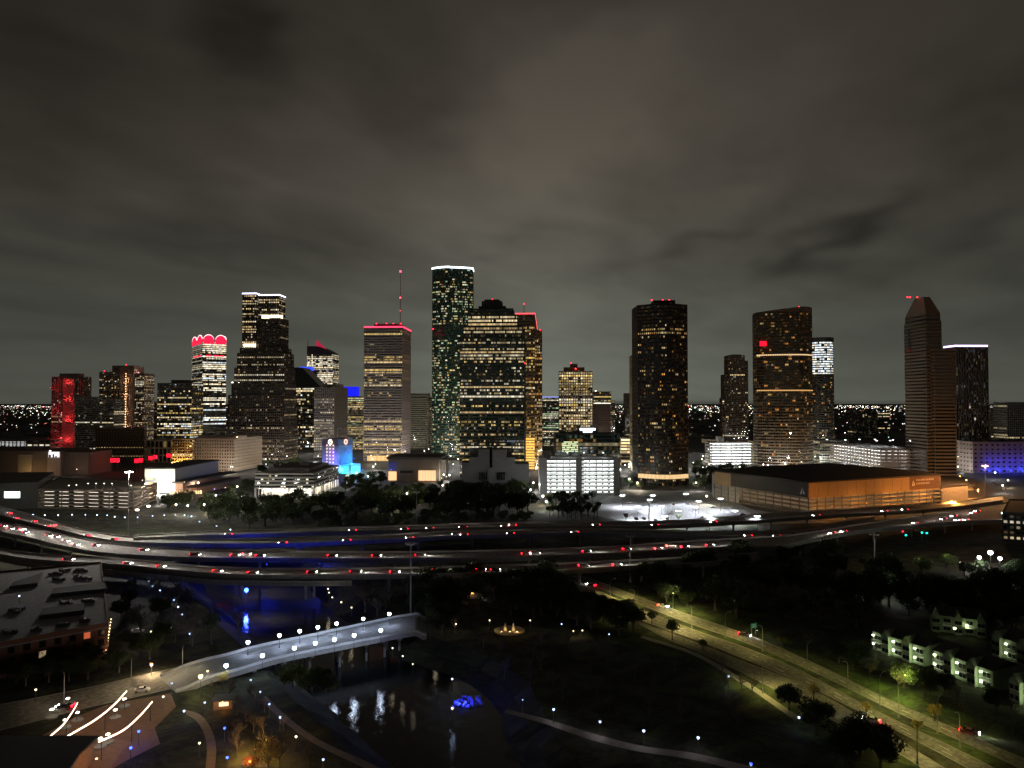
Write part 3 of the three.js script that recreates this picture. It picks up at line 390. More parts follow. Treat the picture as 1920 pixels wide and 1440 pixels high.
{ // bronze curved tower
  const d = 950, xl = xAt(1425, d), xs = xAt(1497, d), xr = xAt(1534, d), P = [], N = 12; P.push([xl, -d - 24]); for (let i = 0; i <= N; i++) { const u = i / N; P.push([lerp(xl + 1, xs, u), -d - 16 * Math.pow(1 - u, 2)]); } for (let i = 1; i <= 8; i++) { const u = i / 8; P.push([lerp(xs, xr, u), -d - 17 * u * u]); } P.push([xr, -d - 40]); P.push([xl + 6, -d - 46]);
  const H = hAt(585, d), lit = { p: 0.2, strip: 0.06, run: 2.5, cols: L4('amber', 'warm', 'yellow', 'amber'), b: 0.42 }, t = tower('bronze_tower', 'broad bronze glass tower with curved face and amber window rows', { tiers: [{ poly: P, y1: H, lit: { ...lit, p: 0.16 } }], wall: std(0.1, 0.078, 0.055, 0.4), glass: G.bronze, fl: 4, bay: 2.2, sp: 0.42, mu: 0.14, proud: 0.05, lit });
  const q = rel(t, P), cr = new MB(), hh = (p) => lerp(hAt(585, d), hAt(575.5, d), clamp((p[0] + t.position.x - xl) / (xr - xl) * 1.25)) + 1.2; for (let e = 0; e < q.length; e++) { const a = q[e], b = q[(e + 1) % q.length]; cr.quad([a[0], H + 1.1, a[1]], [b[0], H + 1.1, b[1]], [b[0], hh(b), b[1]], [a[0], hh(a), a[1]]); } cr.build('roof_screen', std(0.16, 0.13, 0.1, 0.6), t);
  for (const y of [665, 732]) { const w = new MB(); for (let e = 1; e < 21; e++) for (let k = 0; k < 2; k++) { const a = q[e], b = q[e + 1], L = Math.hypot(b[0] - a[0], b[1] - a[1]); if (L < 1) continue; const o = [-(b[1] - a[1]) / L * 0.12, (b[0] - a[0]) / L * 0.12], p = (u, yy) => [lerp(a[0], b[0], u) + o[0], yy, lerp(a[1], b[1], u) + o[1]], y0 = hAt(y + 1, d); w.quad(p((k + 0.12) / 2, y0), p((k + 0.88) / 2, y0), p((k + 0.88) / 2, y0 + 1.6), p((k + 0.12) / 2, y0 + 1.6)); } w.build('window_row', y < 700 ? glow(1.2, 0.8, 0.42) : glow(0.95, 0.5, 0.16), t, 'stuff'); }
  const z = -d - t.position.z; new MB().box(xAt(1429, d) - t.position.x, hAt(648, d), z - 8, xAt(1441, d) - t.position.x, hAt(639, d), z - 6.4).build('red_sign', glow(1.8, 0.01, 0.05), t); beacon(t, xAt(1503, d), hAt(574.5, d), -d - 6, 0.8);
}
{ // round tower with white striped top
  const d = 1300, xc = xAt(1549, d), r = (xAt(1572, d) - xAt(1526, d)) / 2, P = []; for (let i = 0; i < 26; i++) { const a = i / 26 * 2 * Math.PI; P.push([xc + r * Math.cos(a), -d - r + r * Math.sin(a)]); }
  const y1 = hAt(632, d), ym = hAt(702, d), t = tower('round_tower', 'round glass tower with brilliant white floors near its top', { tiers: [{ poly: P, y1: ym, lit: { p: 0.25, strip: 0.05, run: 3, cols: L4('yellow', 'pale', 'amber'), b: 0.55 } }, { poly: P, y0: ym, y1: hAt(640, d), lit: { p: 0.9, strip: 0.97, run: 8, cols: L4('cool', 'white', 'cool'), b: 1.5 } }], wall: std(0.05, 0.05, 0.05, 0.4), glass: G.dark, fl: 4.2, bay: 2.3, sp: 0.45, mu: 0.1, lit: { p: 0.3, cols: L4('pale') } });
  new MB().prism(rel(t, scaleP(P, 1.02)), hAt(640, d) + 0.5, y1).build('crown', std(0.06, 0.06, 0.065, 0.5), t); beacon(t, xc, y1 + 1, -d - r, 1);
}
{ // pyramid topped tower
  const d = 830, wall = concrete(0.23, 0.2, 0.165), dark = { p: 0.012, strip: 0, run: 2, cols: L4('white', 'warm'), b: 0.4 };
  const A = foot(1697, 1737, 1767, d + 6, 'l', 0.02), H = hAt(602, d);
  const t = tower('pyramid_tower', 'tall unlit tower with truncated pyramid top and banded facade', { tiers: [{ poly: A, y1: H }, { poly: foot(1734, 1752, 1792, d, 'l', 0.02), y1: hAt(656, d) }, { poly: foot(1699, 1738, 1765, d + 8, 'l', 0.02), y0: H + 1, y1: hAt(586, d) }], wall, glass: G.dark, fl: 4, bay: 40, sp: 0.55, mu: 0.3, lit: dark });
  const b0 = rel(t, foot(1699, 1738, 1765, d + 8, 'l', 0.02)), b1 = scaleP(b0, 0.44), py = new MB(); py.walls(b0, hAt(586, d) + 0.5, hAt(552, d), b1); py.cap(b1, hAt(552, d)); py.build('pyramid_roof', concrete(0.3, 0.26, 0.21), t);
  for (const [px, s] of [[1727, 0.8], [1732, 0.9], [1746, 0.7]]) beacon(t, xAt(px, d), hAt(551, d), -d - 26, s);
  { const q = rel(t, A), C0 = [xAt(1737, d + 6) - t.position.x, -d - 6 - t.position.z], a = [A[0][0] - t.position.x, A[0][1] - t.position.z], w = new MB(), L = Math.hypot(a[0] - C0[0], a[1] - C0[1]), o = [(a[1] - C0[1]) / L * 0.5, -(a[0] - C0[0]) / L * 0.5], p = (u, y) => [lerp(C0[0], a[0], u) + o[0], y, lerp(C0[1], a[1], u) + o[1]]; w.quad(p(0.82, hAt(658, d)), p(0.7, hAt(658, d)), p(0.7, hAt(610, d)), p(0.82, hAt(610, d))); w.build('window_slot', G.dark, t); }
}
{ // ribbed tower with a violet white edge
  const d = 960, P = foot(1771, 1792, 1853, d, 'l', 0.02), H = hAt(650, d), t = tower('ribbed_tower', 'dark vertically ribbed tower with violet white roof edge', { tiers: [{ poly: P, y1: H }], wall: concrete(0.17, 0.15, 0.15), glass: G.dark, fl: 4, bay: 3.3, sp: 0.12, mu: 1.1, proud: 0.8, lit: { p: 0.13, strip: 0.0, run: 1.6, cols: L4('white', 'pale', 'warm', 'cool'), b: 0.95 } }); crownLine(t, P, H, 0.5, 2.2, [3.2, 2.2, 4], [0, 1, 3]); }
tower('edge_block', 'plain grey block right of the ribbed tower', { tiers: [{ poly: slab(1857, 1886, 1300, 40), y1: hAt(765, 1300) }], wall: concrete(0.26, 0.25, 0.2), bay: 3, lit: { p: 0.03, cols: L4('pale'), b: 0.5 } });
tower('edge_block', 'wider grey block with faint window grid at the far right edge', { tiers: [{ poly: slab(1888, 1945, 1250, 40), y1: hAt(755, 1250) }], wall: concrete(0.25, 0.24, 0.22), bay: 3.5, mu: 1, lit: { p: 0.04, cols: L4('pale'), b: 0.5 } });
tower('far_midrise', 'dim midrise with green roof lights beyond the garages', { tiers: [{ poly: slab(1604, 1643, 1750, 50), y1: hAt(768, 1750) }], wall: concrete(0.1, 0.11, 0.1), bay: 3.4, lit: { p: 0.16, strip: 0.04, run: 1.3, cols: L4('white', 'pale', 'warm'), b: 0.8 } });
tower('far_midrise', 'dim midrise next to the green lit one', { tiers: [{ poly: slab(1645, 1668, 1900, 50), y1: hAt(774, 1900) }], wall: concrete(0.1, 0.1, 0.1), bay: 3.4, lit: { p: 0.12, run: 1.3, cols: L4('white', 'pale', 'warm'), b: 0.7 } });
tower('far_midrise', 'pale far midrise left of the slim pale tower', { tiers: [{ poly: slab(1172, 1186, 1700, 40), y1: hAt(738, 1700) }], wall: concrete(0.3, 0.29, 0.25), bay: 3, lit: { p: 0.16, strip: 0.1, run: 2, cols: L4('pale', 'white'), b: 0.5 } });
tower('far_midrise', 'grey far midrise above the dark glass office roof', { tiers: [{ poly: slab(1146, 1153, 1600, 30), y1: hAt(752, 1600) }], wall: concrete(0.28, 0.27, 0.25), bay: 3, lit: { p: 0.2, run: 2, cols: L4('pale'), b: 0.4 } });
// ---------------------------------------------------------------- ground, bayou, far city
const WATER = -6;
const waterPx = [[560, 1078], [585, 1110], [630, 1150], [690, 1195], [745, 1235], [850, 1268], [925, 1322], [950, 1385], [985, 1460], [1040, 1560], [780, 1560], [760, 1460], [690, 1395], [625, 1335], [560, 1280], [505, 1225], [455, 1180], [410, 1135], [380, 1095], [375, 1070]];
const waterP = ccw(waterPx.map(([x, y]) => gp(x, y, WATER)));
{
  const P = new THREE.CatmullRomCurve3(waterP.map((q) => V(q[0], 0, q[1])), true, 'catmullrom', 0.4).getPoints(70).slice(0, -1).map((v) => [v.x, v.z]);
  const rimOf = (m, s) => insetP(P, -m).map((q) => [q[0] + 1.3 * n2(q[0] * 0.11, q[1] * 0.11 + s), q[1] + 1.3 * n2(q[0] * 0.11 + 40, q[1] * 0.11 + s)]);
  const r1 = rimOf(1.5, 0), r2 = rimOf(6, 3), rim = rimOf(11, 6);
  const sh = new THREE.Shape([[-22000, -22000], [22000, -22000], [22000, 22000], [-22000, 22000]].map((q) => new THREE.Vector2(...q)));
  sh.holes.push(new THREE.Path(rim.map((q) => new THREE.Vector2(q[0], -q[1]))));
  const g = new THREE.ShapeGeometry(sh); g.rotateX(-Math.PI / 2); setting('ground', g, M.soil);
  const b = new MB(), rings = [[rim, 0], [r2, -3.2], [r1, -5.4], [insetP(P, 3), -7.5]];
  for (let k = 0; k < 3; k++) { const [A, ya] = rings[k], [B, yb] = rings[k + 1]; for (let i = 0; i < A.length; i++) { const j = (i + 1) % A.length; b.quad([A[i][0], ya, A[i][1]], [B[i][0], yb, B[i][1]], [B[j][0], yb, B[j][1]], [A[j][0], ya, A[j][1]]); } }
  b.cap(ccw(insetP(P, 3)), -7.5); setting('river_bank', b.geo(), std(0.028, 0.03, 0.017, 1, { map: texGrass }));
  const w = new THREE.ShapeGeometry(new THREE.Shape(insetP(P, -2.5).map((q) => new THREE.Vector2(q[0], -q[1])))); w.rotateX(-Math.PI / 2); w.translate(0, WATER, 0);
  setting('water', w, new THREE.MeshPhysicalMaterial({ color: lin(0.006, 0.008, 0.008), roughness: 0.03, ior: 1.33, bumpMap: texRipple, bumpScale: 0.02 }));
}
// two lists of pixels at one height make a strip of road
function curve(px, h, n) { return new THREE.CatmullRomCurve3(px.map(([x, y]) => { const q = gp(x, y, h); return V(q[0], h, q[1]); }), false, 'centripetal').getPoints(n).map((v) => [v.x, v.z]); }
function strip(A, B, y, b = new MB(), down) {
  for (let i = 0; i + 1 < A.length; i++) { const q = [[A[i][0], y, A[i][1]], [A[i + 1][0], y, A[i + 1][1]], [B[i + 1][0], y, B[i + 1][1]], [B[i][0], y, B[i][1]]], up = (q[3][2] - q[0][2]) * (q[1][0] - q[0][0]) - (q[3][0] - q[0][0]) * (q[1][2] - q[0][2]) > 0; if (up !== !!down) b.quad(q[0], q[3], q[2], q[1]); else b.quad(q[0], q[1], q[2], q[3]); }
  return b;
}
const mid = (A, B, t) => A.map((a, i) => [lerp(a[0], B[i][0], t), lerp(a[1], B[i][1], t)]);
function dashes(A, B, t, y, w, on, off, b = new MB()) {   // painted line along a strip at share t
  const L = mid(A, B, t); let s = 0;
  for (let i = 0; i + 1 < L.length; i++) {
    const a = L[i], c = L[i + 1], len = Math.hypot(c[0] - a[0], c[1] - a[1]), n = [-(c[1] - a[1]) / len * w / 2, (c[0] - a[0]) / len * w / 2];
    const put = (u, v) => { const p = [lerp(a[0], c[0], u), lerp(a[1], c[1], u)], q = [lerp(a[0], c[0], v), lerp(a[1], c[1], v)]; b.quad([p[0] - n[0], y, p[1] - n[1]], [p[0] + n[0], y, p[1] + n[1]], [q[0] + n[0], y, q[1] + n[1]], [q[0] - n[0], y, q[1] - n[1]]); };
    if (!off) put(0, 1); else for (let d = -((s) % (on + off)); d < len; d += on + off) { const u = Math.max(0, d / len), v = Math.min(1, (d + on) / len); if (v > u) put(u, v); }
    s += len;
  }
  return b;
}
// downtown pavement
{ const q = [[-260, 962], [300, 950], [640, 930], [1000, 934], [1330, 950], [1560, 975], [2200, 1000]].map(([x, y]) => gp(x, y)), far = [gp(2300, 795), gp(-380, 795)]; const b = new MB(); b.cap(ccw([...q, ...far]), 0.03); setting('downtown_pavement', b.geo(), M.asphalt); }
// the far city: unlit roofs and thousands of lamps
{
  const r = mulberry(21), n = 1500, m = new THREE.InstancedMesh(new THREE.BoxGeometry(1, 1, 1), concrete(0.14, 0.14, 0.13), n), k = new THREE.Matrix4();
  for (let i = 0; i < n; i++) { const d = 1750 + 6500 * Math.pow(r(), 1.5), x = (r() - 0.5) * 2 * d * 0.95, h = 4 + 9 * r() * r() + (r() < 0.03 ? 25 * r() : 0); k.makeScale(14 + 40 * r(), h, 14 + 30 * r()); k.setPosition(x, h / 2, -d); m.setMatrixAt(i, k); }
  m.name = 'far_low_rise'; m.userData = { kind: 'stuff', label: 'distant low buildings spreading to the horizon' }; scene.add(m);
  const nl = 4200, geo = new THREE.OctahedronGeometry(1, 0), lm = new THREE.InstancedMesh(geo, new THREE.MeshBasicMaterial({ color: 0xffffff }), nl), pal = [[1, 0.92, 0.75], [1, 0.85, 0.6], [0.85, 0.95, 1], [1, 0.7, 0.35], [1, 0.95, 0.9], [1, 0.06, 0.06], [0.5, 1, 0.75], [0.25, 0.4, 1]];
  for (let i = 0; i < nl; i++) {
    let d, x, cl; do { d = 1600 + 11000 * Math.pow(r(), 0.85); x = (r() - 0.5) * 2 * d * 0.82; cl = clamp(0.5 + 0.5 * n2(x * 0.0013, d * 0.0007) + 0.25 * n2(x * 0.005, d * 0.003)); } while (r() > 0.1 + cl * cl * 1.3); if (r() < 0.45) { if (r() < 0.5) x = Math.round(x / 420) * 420; else d = Math.round(d / 500) * 500; } const s = (0.45 + 0.5 * r()) * (0.8 + d * 0.00022); let y = 5 + 10 * r(); if (r() > 0.25 + cl * 1.1) y = 6;
    k.makeScale(s * (1 + r()), s * 0.7, s); k.setPosition(x, y, -d); lm.setMatrixAt(i, k);
    const side = x < 0 ? 0.8 : 1.15, p = r(), c = pal[p < 0.3 ? 0 : p < 0.5 ? 1 : p < 0.68 ? 4 : p < 0.8 ? 2 : p < 0.9 ? 3 : p < 0.955 ? 5 : p < 0.985 ? 6 : 7], e = (1.2 + 16 * Math.pow(r(), 4) + 5 * cl * cl) * side * clamp(d / 4200, 0.4, 1.5); lm.setColorAt(i, new THREE.Color(c[0] * e, c[1] * e, c[2] * e));
  }
  lm.name = 'far_city_light'; lm.userData = { kind: 'stuff', label: 'countless distant street and building lights along the horizon' }; scene.add(lm);
}
// ---------------------------------------------------------------- garages and low buildings
// open parking decks: slabs with parapets, columns, and tubes of light under each slab
function garage(name, label, poly, H, n, o = {}) {
  footprints.push(poly);
  const c = centre(poly), P = ccw(shift(poly, c)), g = thing(name, label, 'garage', c[0], 0, c[1]), wall = o.wall || concrete(0.5, 0.5, 0.5), h = H / n, par = o.par ?? 1.05, I = insetP(P, 0.35), lamp = glow(...(o.lamp || [4.5, 4.7, 4.5])), floorMat = o.floor || concrete(0.5, 0.5, 0.48);
  for (let k = 0; k <= n; k++) {
    const y = k * h; if (k) new MB().prism(insetP(P, 0.05), y - 0.45, y).build('floor_slab', floorMat, g);
    if (k < n || !o.noTopParapet) { const w = new MB(); w.walls(P, y - (k ? 0.5 : 0), y + par); w.walls(I.slice().reverse(), y, y + par); for (let e = 0; e < P.length; e++) { const f = (e + 1) % P.length; w.quad([P[e][0], y + par, P[e][1]], [P[f][0], y + par, P[f][1]], [I[f][0], y + par, I[f][1]], [I[e][0], y + par, I[e][1]]); } w.build('parapet', wall, g); }
    if (k < n) { const t = new MB(), rows = o.rows || [0.1, 0.28, 0.5], S = P; for (const r of rows) { const Q = scaleP(S, 1 - r); for (let e = 0; e < P.length; e++) { const a = Q[e], b = Q[(e + 1) % P.length], L = Math.hypot(b[0] - a[0], b[1] - a[1]), m = Math.max(1, Math.floor(L / (o.tube || 7))); for (let i = 0; i < m; i++) { const u = (i + 0.18) / m, v = (i + 0.82) / m; t.tube([[lerp(a[0], b[0], u), y + h - 0.75, lerp(a[1], b[1], u)], [lerp(a[0], b[0], v), y + h - 0.75, lerp(a[1], b[1], v)]], o.tubeR || 0.2, 4); } } } t.build('ceiling_light', lamp, g, 'stuff'); }
  }
  for (let e = 0; e < P.length; e++) { const a = P[e], b = P[(e + 1) % P.length], L = Math.hypot(b[0] - a[0], b[1] - a[1]), m = Math.round(L / (o.bay || 9)), out = [-(b[1] - a[1]) / L, (b[0] - a[0]) / L], yaw = Math.atan2(-(b[1] - a[1]), b[0] - a[0]); for (let i = 0; i < m + 1; i++) { const u = i / m; new MB().obox(0, 0, 0, H + par, o.colW || 0.6, 0.7, yaw).build('column', o.colMat || wall, g).position.set(lerp(a[0], b[0], u) + out[0] * 0.1, 0, lerp(a[1], b[1], u) + out[1] * 0.1); } }
  new MB().prism(scaleP(P, o.core || 0.3), 0, H - 0.5).build('ramp_core', floorMat, g);
  return g;
}
function panel(g, mat, name, px0, px1, y0, y1, d, thick = 1.2) { return new MB().box(xAt(px0, d) - g.position.x, y0, -d - g.position.z - thick, xAt(px1, d) - g.position.x, y1, -d - g.position.z).build(name, mat, g); }
function poleLamp(g, x, z, y0, h, c, I, r = 0.5) {       // a lamp that belongs to a building's roof deck
  new MB().tube([[x, y0, z], [x, y0 + h, z]], 0.12, 5).build('lamp_pole', M.pole, g); new MB().cbox(x, y0 + h, z, r * 2.4, r * 0.6, r * 1.2).build('lamp_head', glow(c[0] * 9, c[1] * 9, c[2] * 9), g);
  const l = new THREE.PointLight(new THREE.Color().setRGB(...c), I); l.position.set(x, y0 + h - r * 0.6 - 0.25, z); l.castShadow = true; l.shadow.radius = 12; l.name = 'lamp_head'; g.add(l);
}
{ // white garage in the middle
  const d = 682, P = slab(1014, 1160, d, 46, 0.0), H = hAt(861, d) - 1, t = garage('parking_garage', 'brightly lit white parking garage with nine open decks in two bays', P, H, 9, { par: 0.75, lamp: [12, 12.5, 12], floor: concrete(0.62, 0.63, 0.62), wall: concrete(0.22, 0.225, 0.23), bay: 11, colW: 0.35, rows: [0.08, 0.2, 0.34, 0.5, 0.66], tube: 6, core: 0.16 });
  const w = concrete(0.34, 0.35, 0.36); for (const [a, b] of [[1013, 1026], [1080, 1090.5], [1150, 1161]]) panel(t, w, 'shear_wall', a, b, 0, H + 2.4, d - 0.9, 3);
  for (const px of [1030, 1068, 1100, 1138]) poleLamp(t, xAt(px, d) - t.position.x, -6, H, 5, [0.95, 1, 0.98], 130, 0.45);
  topBox(t, 'stair_house', slab(1018, 1032, d + 16, 9, 0), H, H + 7, w);
}
{ const d = 985, P = foot(1322, 1329, 1412, d, 'l', 0.05), H = hAt(831, d), t = garage('parking_garage', 'brightly lit white parking garage below the brown stepped tower', P, H, 8, { par: 1.15, wall: concrete(0.3, 0.3, 0.3), lamp: [13, 13.5, 13], bay: 14, rows: [0.1, 0.24, 0.42, 0.6], core: 0.16 }); topBox(t, 'stair_house', slab(1321, 1345, d + 4, 14, 0.05), H, hAt(824, d), concrete(0.3, 0.27, 0.22)); topBox(t, 'lift_house', slab(1346, 1357, d + 22, 10, 0.05), H, hAt(820, d), concrete(0.4, 0.45, 0.45)); for (const px of [1380, 1404]) poleLamp(t, xAt(px, d) - t.position.x, 0, H, 6, [0.9, 1, 0.95], 160, 0.5); }
{ const d = 1010, t = tower('amber_block', 'narrow tan block with stacked amber windows beside the bronze tower', { tiers: [{ poly: slab(1412, 1427, d, 26, 0), y1: hAt(829, d) }], wall: concrete(0.45, 0.34, 0.2), fl: 4, bay: 5, sp: 0.5, mu: 1.4, lit: { p: 0.7, strip: 0.6, run: 3, cols: L4('amber', 'yellow'), b: 1 } }); wash(t, xAt(1416, d), 7, -d + 8, [1, 0.72, 0.25], 300, 1.2); wash(t, xAt(1426, d), 12, -d + 7, [1, 0.6, 0.2], 160, 1); }
{ const d = 870, P = foot(1556, 1650, 1735, d, 'l', 0.04), H = hAt(845, d), t = garage('parking_garage', 'broad parking garage with brightly lit roof deck behind the big hall', P, H, 7, { par: 1.4, lamp: [11, 11, 10.5], wall: concrete(0.48, 0.42, 0.38), bay: 8, rows: [0.08, 0.2], core: 0.5 }); for (const [px, z] of [[1592, -20], [1622, -10], [1660, -24], [1672, 6], [1690, -22], [1700, 4], [1718, -12]]) poleLamp(t, xAt(px, d + 20) - t.position.x, z, H, 9, [0.92, 0.97, 1], 420, 0.75); }
tower('low_office', 'dim five storey office behind the broad garage', { tiers: [{ poly: slab(1536, 1590, 1010, 40, 0), y1: hAt(827, 1010) }], wall: concrete(0.3, 0.29, 0.25), bay: 3.4, sp: 0.45, lit: { p: 0.35, strip: 0.25, run: 4, cols: L4('green', 'pale', 'yellow'), b: 0.5 } });
{ // dark glass office with a white sign
  const d = 800, P = foot(1042, 1054, 1163, d, 'l', 0.0), H = hAt(815, d), t = tower('glass_office', 'dark glass office with white glowing rooftop sign above the white garage', { tiers: [{ poly: slab(1042, 1162, d, 38, 0), y1: H }], wall: std(0.03, 0.035, 0.035, 0.3), glass: G.green, fl: 4.2, bay: 3, sp: 0.24, mu: 0.16, lit: { p: 0.3, strip: 0.05, run: 2.5, cols: L4('amber', 'warm', 'pale', 'green'), b: 0.3 } });
  topBox(t, 'sign_screen', slab(1083, 1120, d + 10, 6, 0), H + 0.5, hAt(801, d), M.dark); const z = -d - t.position.z - 9.6; const s = new MB(); s.box(xAt(1087, d + 10) - t.position.x, hAt(807.4, d), z, xAt(1116, d + 10) - t.position.x, hAt(803.5, d), z + 0.5); s.box(xAt(1093, d + 10) - t.position.x, hAt(811.5, d), z, xAt(1110, d + 10) - t.position.x, hAt(807.4, d), z + 0.5); s.build('roof_sign', glow(3.4, 3.6, 4), t);
  const w = new MB(), zz = -d - t.position.z + 0.2; for (let r = 0; r < 6; r++) for (let k = 0; k < 11; k++) if ((r * 5 + k * 3) % 7) { const u = 1054 + k * 2.7, y = hAt(830 + r * 3.4, d); w.quad([xAt(u, d) - t.position.x, y, zz], [xAt(u + 2.4, d) - t.position.x, y, zz], [xAt(u + 2.4, d) - t.position.x, y + 1.3, zz], [xAt(u, d) - t.position.x, y + 1.3, zz]); } w.build('bright_window', glow(0.95, 1.1, 0.6), t, 'stuff');
}
{ const d = 990, t = tower('low_office', 'small block with cream lit floors beside the pale slim tower', { tiers: [{ poly: slab(1164, 1187, d, 30, 0), y1: hAt(822, d) }], wall: concrete(0.3, 0.25, 0.18), fl: 4.4, bay: 8, sp: 0.4, mu: 0.4, lit: { p: 0.9, strip: 0.9, run: 4, cols: L4('pale', 'warm'), b: 1.1, zone: (u) => (u > 0.4 ? 1.2 : 0.3) } }); wash(t, xAt(1155, d), 38, -d + 2, [0.85, 0.95, 1], 900, 2.5); }
{ // stepped windowless court block
  const d = 780, stone = concrete(0.17, 0.17, 0.175), t = thing('court_block', 'pale windowless stepped block in front of the stepped glass tower', 'building', xAt(928, d), 0, -d - 15), R4 = (a, b, dd, th) => slab(a, b, d + dd, th, 0);
  for (const [a, b, y] of [[897, 918, 843], [923, 950, 843], [880, 900, 858], [947, 966, 858], [866, 883, 868], [963, 992, 870], [915, 927, 876]]) topBox(t, 'wall_block', R4(a, b, a > 914 && b < 928 ? -2 : Math.abs(a - 925) * 0.06, 32), 0, hAt(y, d), stone);
  topBox(t, 'rear_block', R4(880, 960, 34, 30), 0, hAt(846, d), concrete(0.12, 0.12, 0.12));
  for (let k = 0; k < 4; k++) for (const x0 of [899, 932]) panel(t, G.dark, 'slot_window', x0 + k * 4, x0 + k * 4 + 2.2, 4, 12, d - 2.2, 1);
}
{ // low theatre hall with lit windows
  const d = 795, t = thing('concert_hall', 'low beige hall with wide roof and two amber lit window walls', 'building', xAt(778, d), 0, -d - 25), w = concrete(0.24, 0.2, 0.16); const P = slab(729, 824, d, 52, -0.03), H = hAt(861, d);
  topBox(t, 'wall', P, 0, H, w); topBox(t, 'roof', scaleP(slab(725, 829, d - 3, 58, -0.03), 1), H + 0.02, H + 2.6, concrete(0.12, 0.11, 0.1)); topBox(t, 'wing', slab(824, 836, d + 16, 30, 0), 0, hAt(864, d), w);
  panel(t, glow(1.25, 0.75, 0.36), 'lit_window_wall', 729, 744, 1.5, hAt(884, d), d - 1, 1); for (let k = 0; k < 6; k++) panel(t, glow(1.1 + 0.25 * (k % 2), 0.7, 0.36), 'lit_window_wall', 785 + k * 5.4, 789.8 + k * 5.4, 1.5, hAt(882, d), d - 4, 4); panel(t, M.dark, 'dark_window', 751, 775, hAt(887, d), hAt(882, d), d - 1, 1); panel(t, std(0.06, 0.07, 0.25, 0.6), 'blue_wall', 729, 744, hAt(882, d), H - 3, d - 0.9, 1);
  wash(t, xAt(736, d), 14, -d + 8, [0.35, 0.38, 1], 60, 0.6); wash(t, xAt(830, d), 5, -d + 10, [1, 0.85, 0.55], 160, 0.7); wash(t, xAt(838, d), 6, -d + 4, [1, 0.85, 0.55], 160, 0.7);
}
{ // city hall washed in blue and green
  const d = 835, stone = concrete(0.55, 0.53, 0.5), cx = xAt(628, d), t = thing('city_hall', 'small stepped tower washed in blue and green light with round clocks', 'building', cx, 0, -d - 14), yaw = -0.5;
  const body = (x, z, w, dd, y0, y1, name) => { new MB().obox(x, z, y0, y1, w, dd, yaw).build(name, stone, t); const p = new MB(); for (const s of [-1, 1]) for (let k = 0; k < 6; k++) for (const axis of [0, 1]) { const u = (k + 0.5) / 6 - 0.5, lx = axis ? (w / 2) * s : u * w, lz = axis ? u * dd : (dd / 2) * s, c = Math.cos(yaw), sn = Math.sin(yaw); p.obox(x + lx * c + lz * sn, z - lx * sn + lz * c, y0 + 1, y1 - 2, axis ? 0.9 : 1.3, axis ? 1.3 : 0.9, yaw); } p.build('pilaster', stone, t, 'stuff'); };
  const Ht = hAt(836, d); body(0, 0, 25, 24, 0, Ht, 'tower_shaft'); new MB().obox(0, 0, Ht, hAt(823, d), 25.5, 24.5, yaw).build('clock_storey', concrete(0.34, 0.27, 0.24), t); body(17, 12, 18, 18, 0, hAt(870, d), 'wing'); body(-14, -10, 16, 16, 0, hAt(872, d), 'wing'); body(4, 4, 54, 40, 0, 7, 'podium');
  const face = (n, c) => { const a = yaw + (n ? Math.PI / 2 : 0), r = n ? 12.9 : 12.4, f = new MB(), fx = Math.sin(a) * (n ? 1 : 1) * r, fz = Math.cos(a) * r, ux = Math.cos(a), uz = -Math.sin(a), y = hAt(829, d); for (let k = 0; k < 16; k++) { const p = (q, rr) => [fx + ux * Math.cos(q) * rr, y + Math.sin(q) * rr, fz + uz * Math.cos(q) * rr], q0 = k / 16 * 6.2832, q1 = (k + 1) / 16 * 6.2832; f.quad(p(q0, 1.7), p(q0, 3.2), p(q1, 3.2), p(q1, 1.7)); } for (const [q, l] of [[1.2, 1.6], [3.4, 1.2]]) f.quad([fx - 0.2 * ux, y, fz - 0.2 * uz], [fx + 0.2 * ux, y, fz + 0.2 * uz], [fx + 0.2 * ux + Math.cos(q) * l * ux, y + Math.sin(q) * l, fz + Math.cos(q) * l * uz], [fx - 0.2 * ux + Math.cos(q) * l * ux, y + Math.sin(q) * l, fz + Math.cos(q) * l * uz]); f.build('clock_face_light', c, t); };
  face(0, glow(3, 2.7, 2)); face(1, glow(2.6, 1.1, 0.8));
  new MB().tube([[0, hAt(823, d), 0], [0, hAt(803, d), 0]], [0.25, 0.12], 5).build('flag_pole', M.white, t); const fl = new MB(); fl.quad([0, hAt(806, d), 0], [5.5, hAt(805.5, d), 1], [5.5, hAt(802.4, d), 1], [0, hAt(803, d), 0]); fl.build('flag', std(0.5, 0.45, 0.5, 0.9), t);
  const W = (x, y, z, c, I) => wash(t, cx + x, y, -d - 14 + z, c, I * 4.6, 0.7);
  for (const [x, y, z, c, I] of [[4, 8, 21, [0.05, 0.12, 1], 260], [-9, 8, 17, [0.1, 0.9, 0.35], 90], [10, 9, 18, [0.05, 0.9, 0.6], 60], [20, 16, 10, [0.01, 0.2, 1], 240], [21, 22, 4, [0.01, 0.24, 1], 160], [-14, 12, 14, [0.08, 0.05, 1], 200], [28, 8, 20, [0, 0.8, 0.95], 170], [14, 8, 26, [0, 0.75, 0.9], 170], [32, 9, 8, [0.02, 0.3, 1], 200], [-24, 8, 6, [0.05, 0.1, 1], 200], [0, 9, 26, [0.08, 0.08, 1], 220], [-2, 24, 16, [0.12, 0.06, 1], 120]]) W(x, y, z, c, I);
  const win = new MB(); for (let k = 0; k < 9; k++) for (const u of [-5, 0, 5]) { const c = Math.cos(yaw), s = Math.sin(yaw), px = u * c + 12.6 * s, pz = -u * s + 12.6 * c; win.obox(px, pz, 5 + k * 4, 6.6 + k * 4, 1.5, 0.5, yaw); } win.build('lit_window', glow(1.9, 1.2, 1.0), t, 'stuff');
}
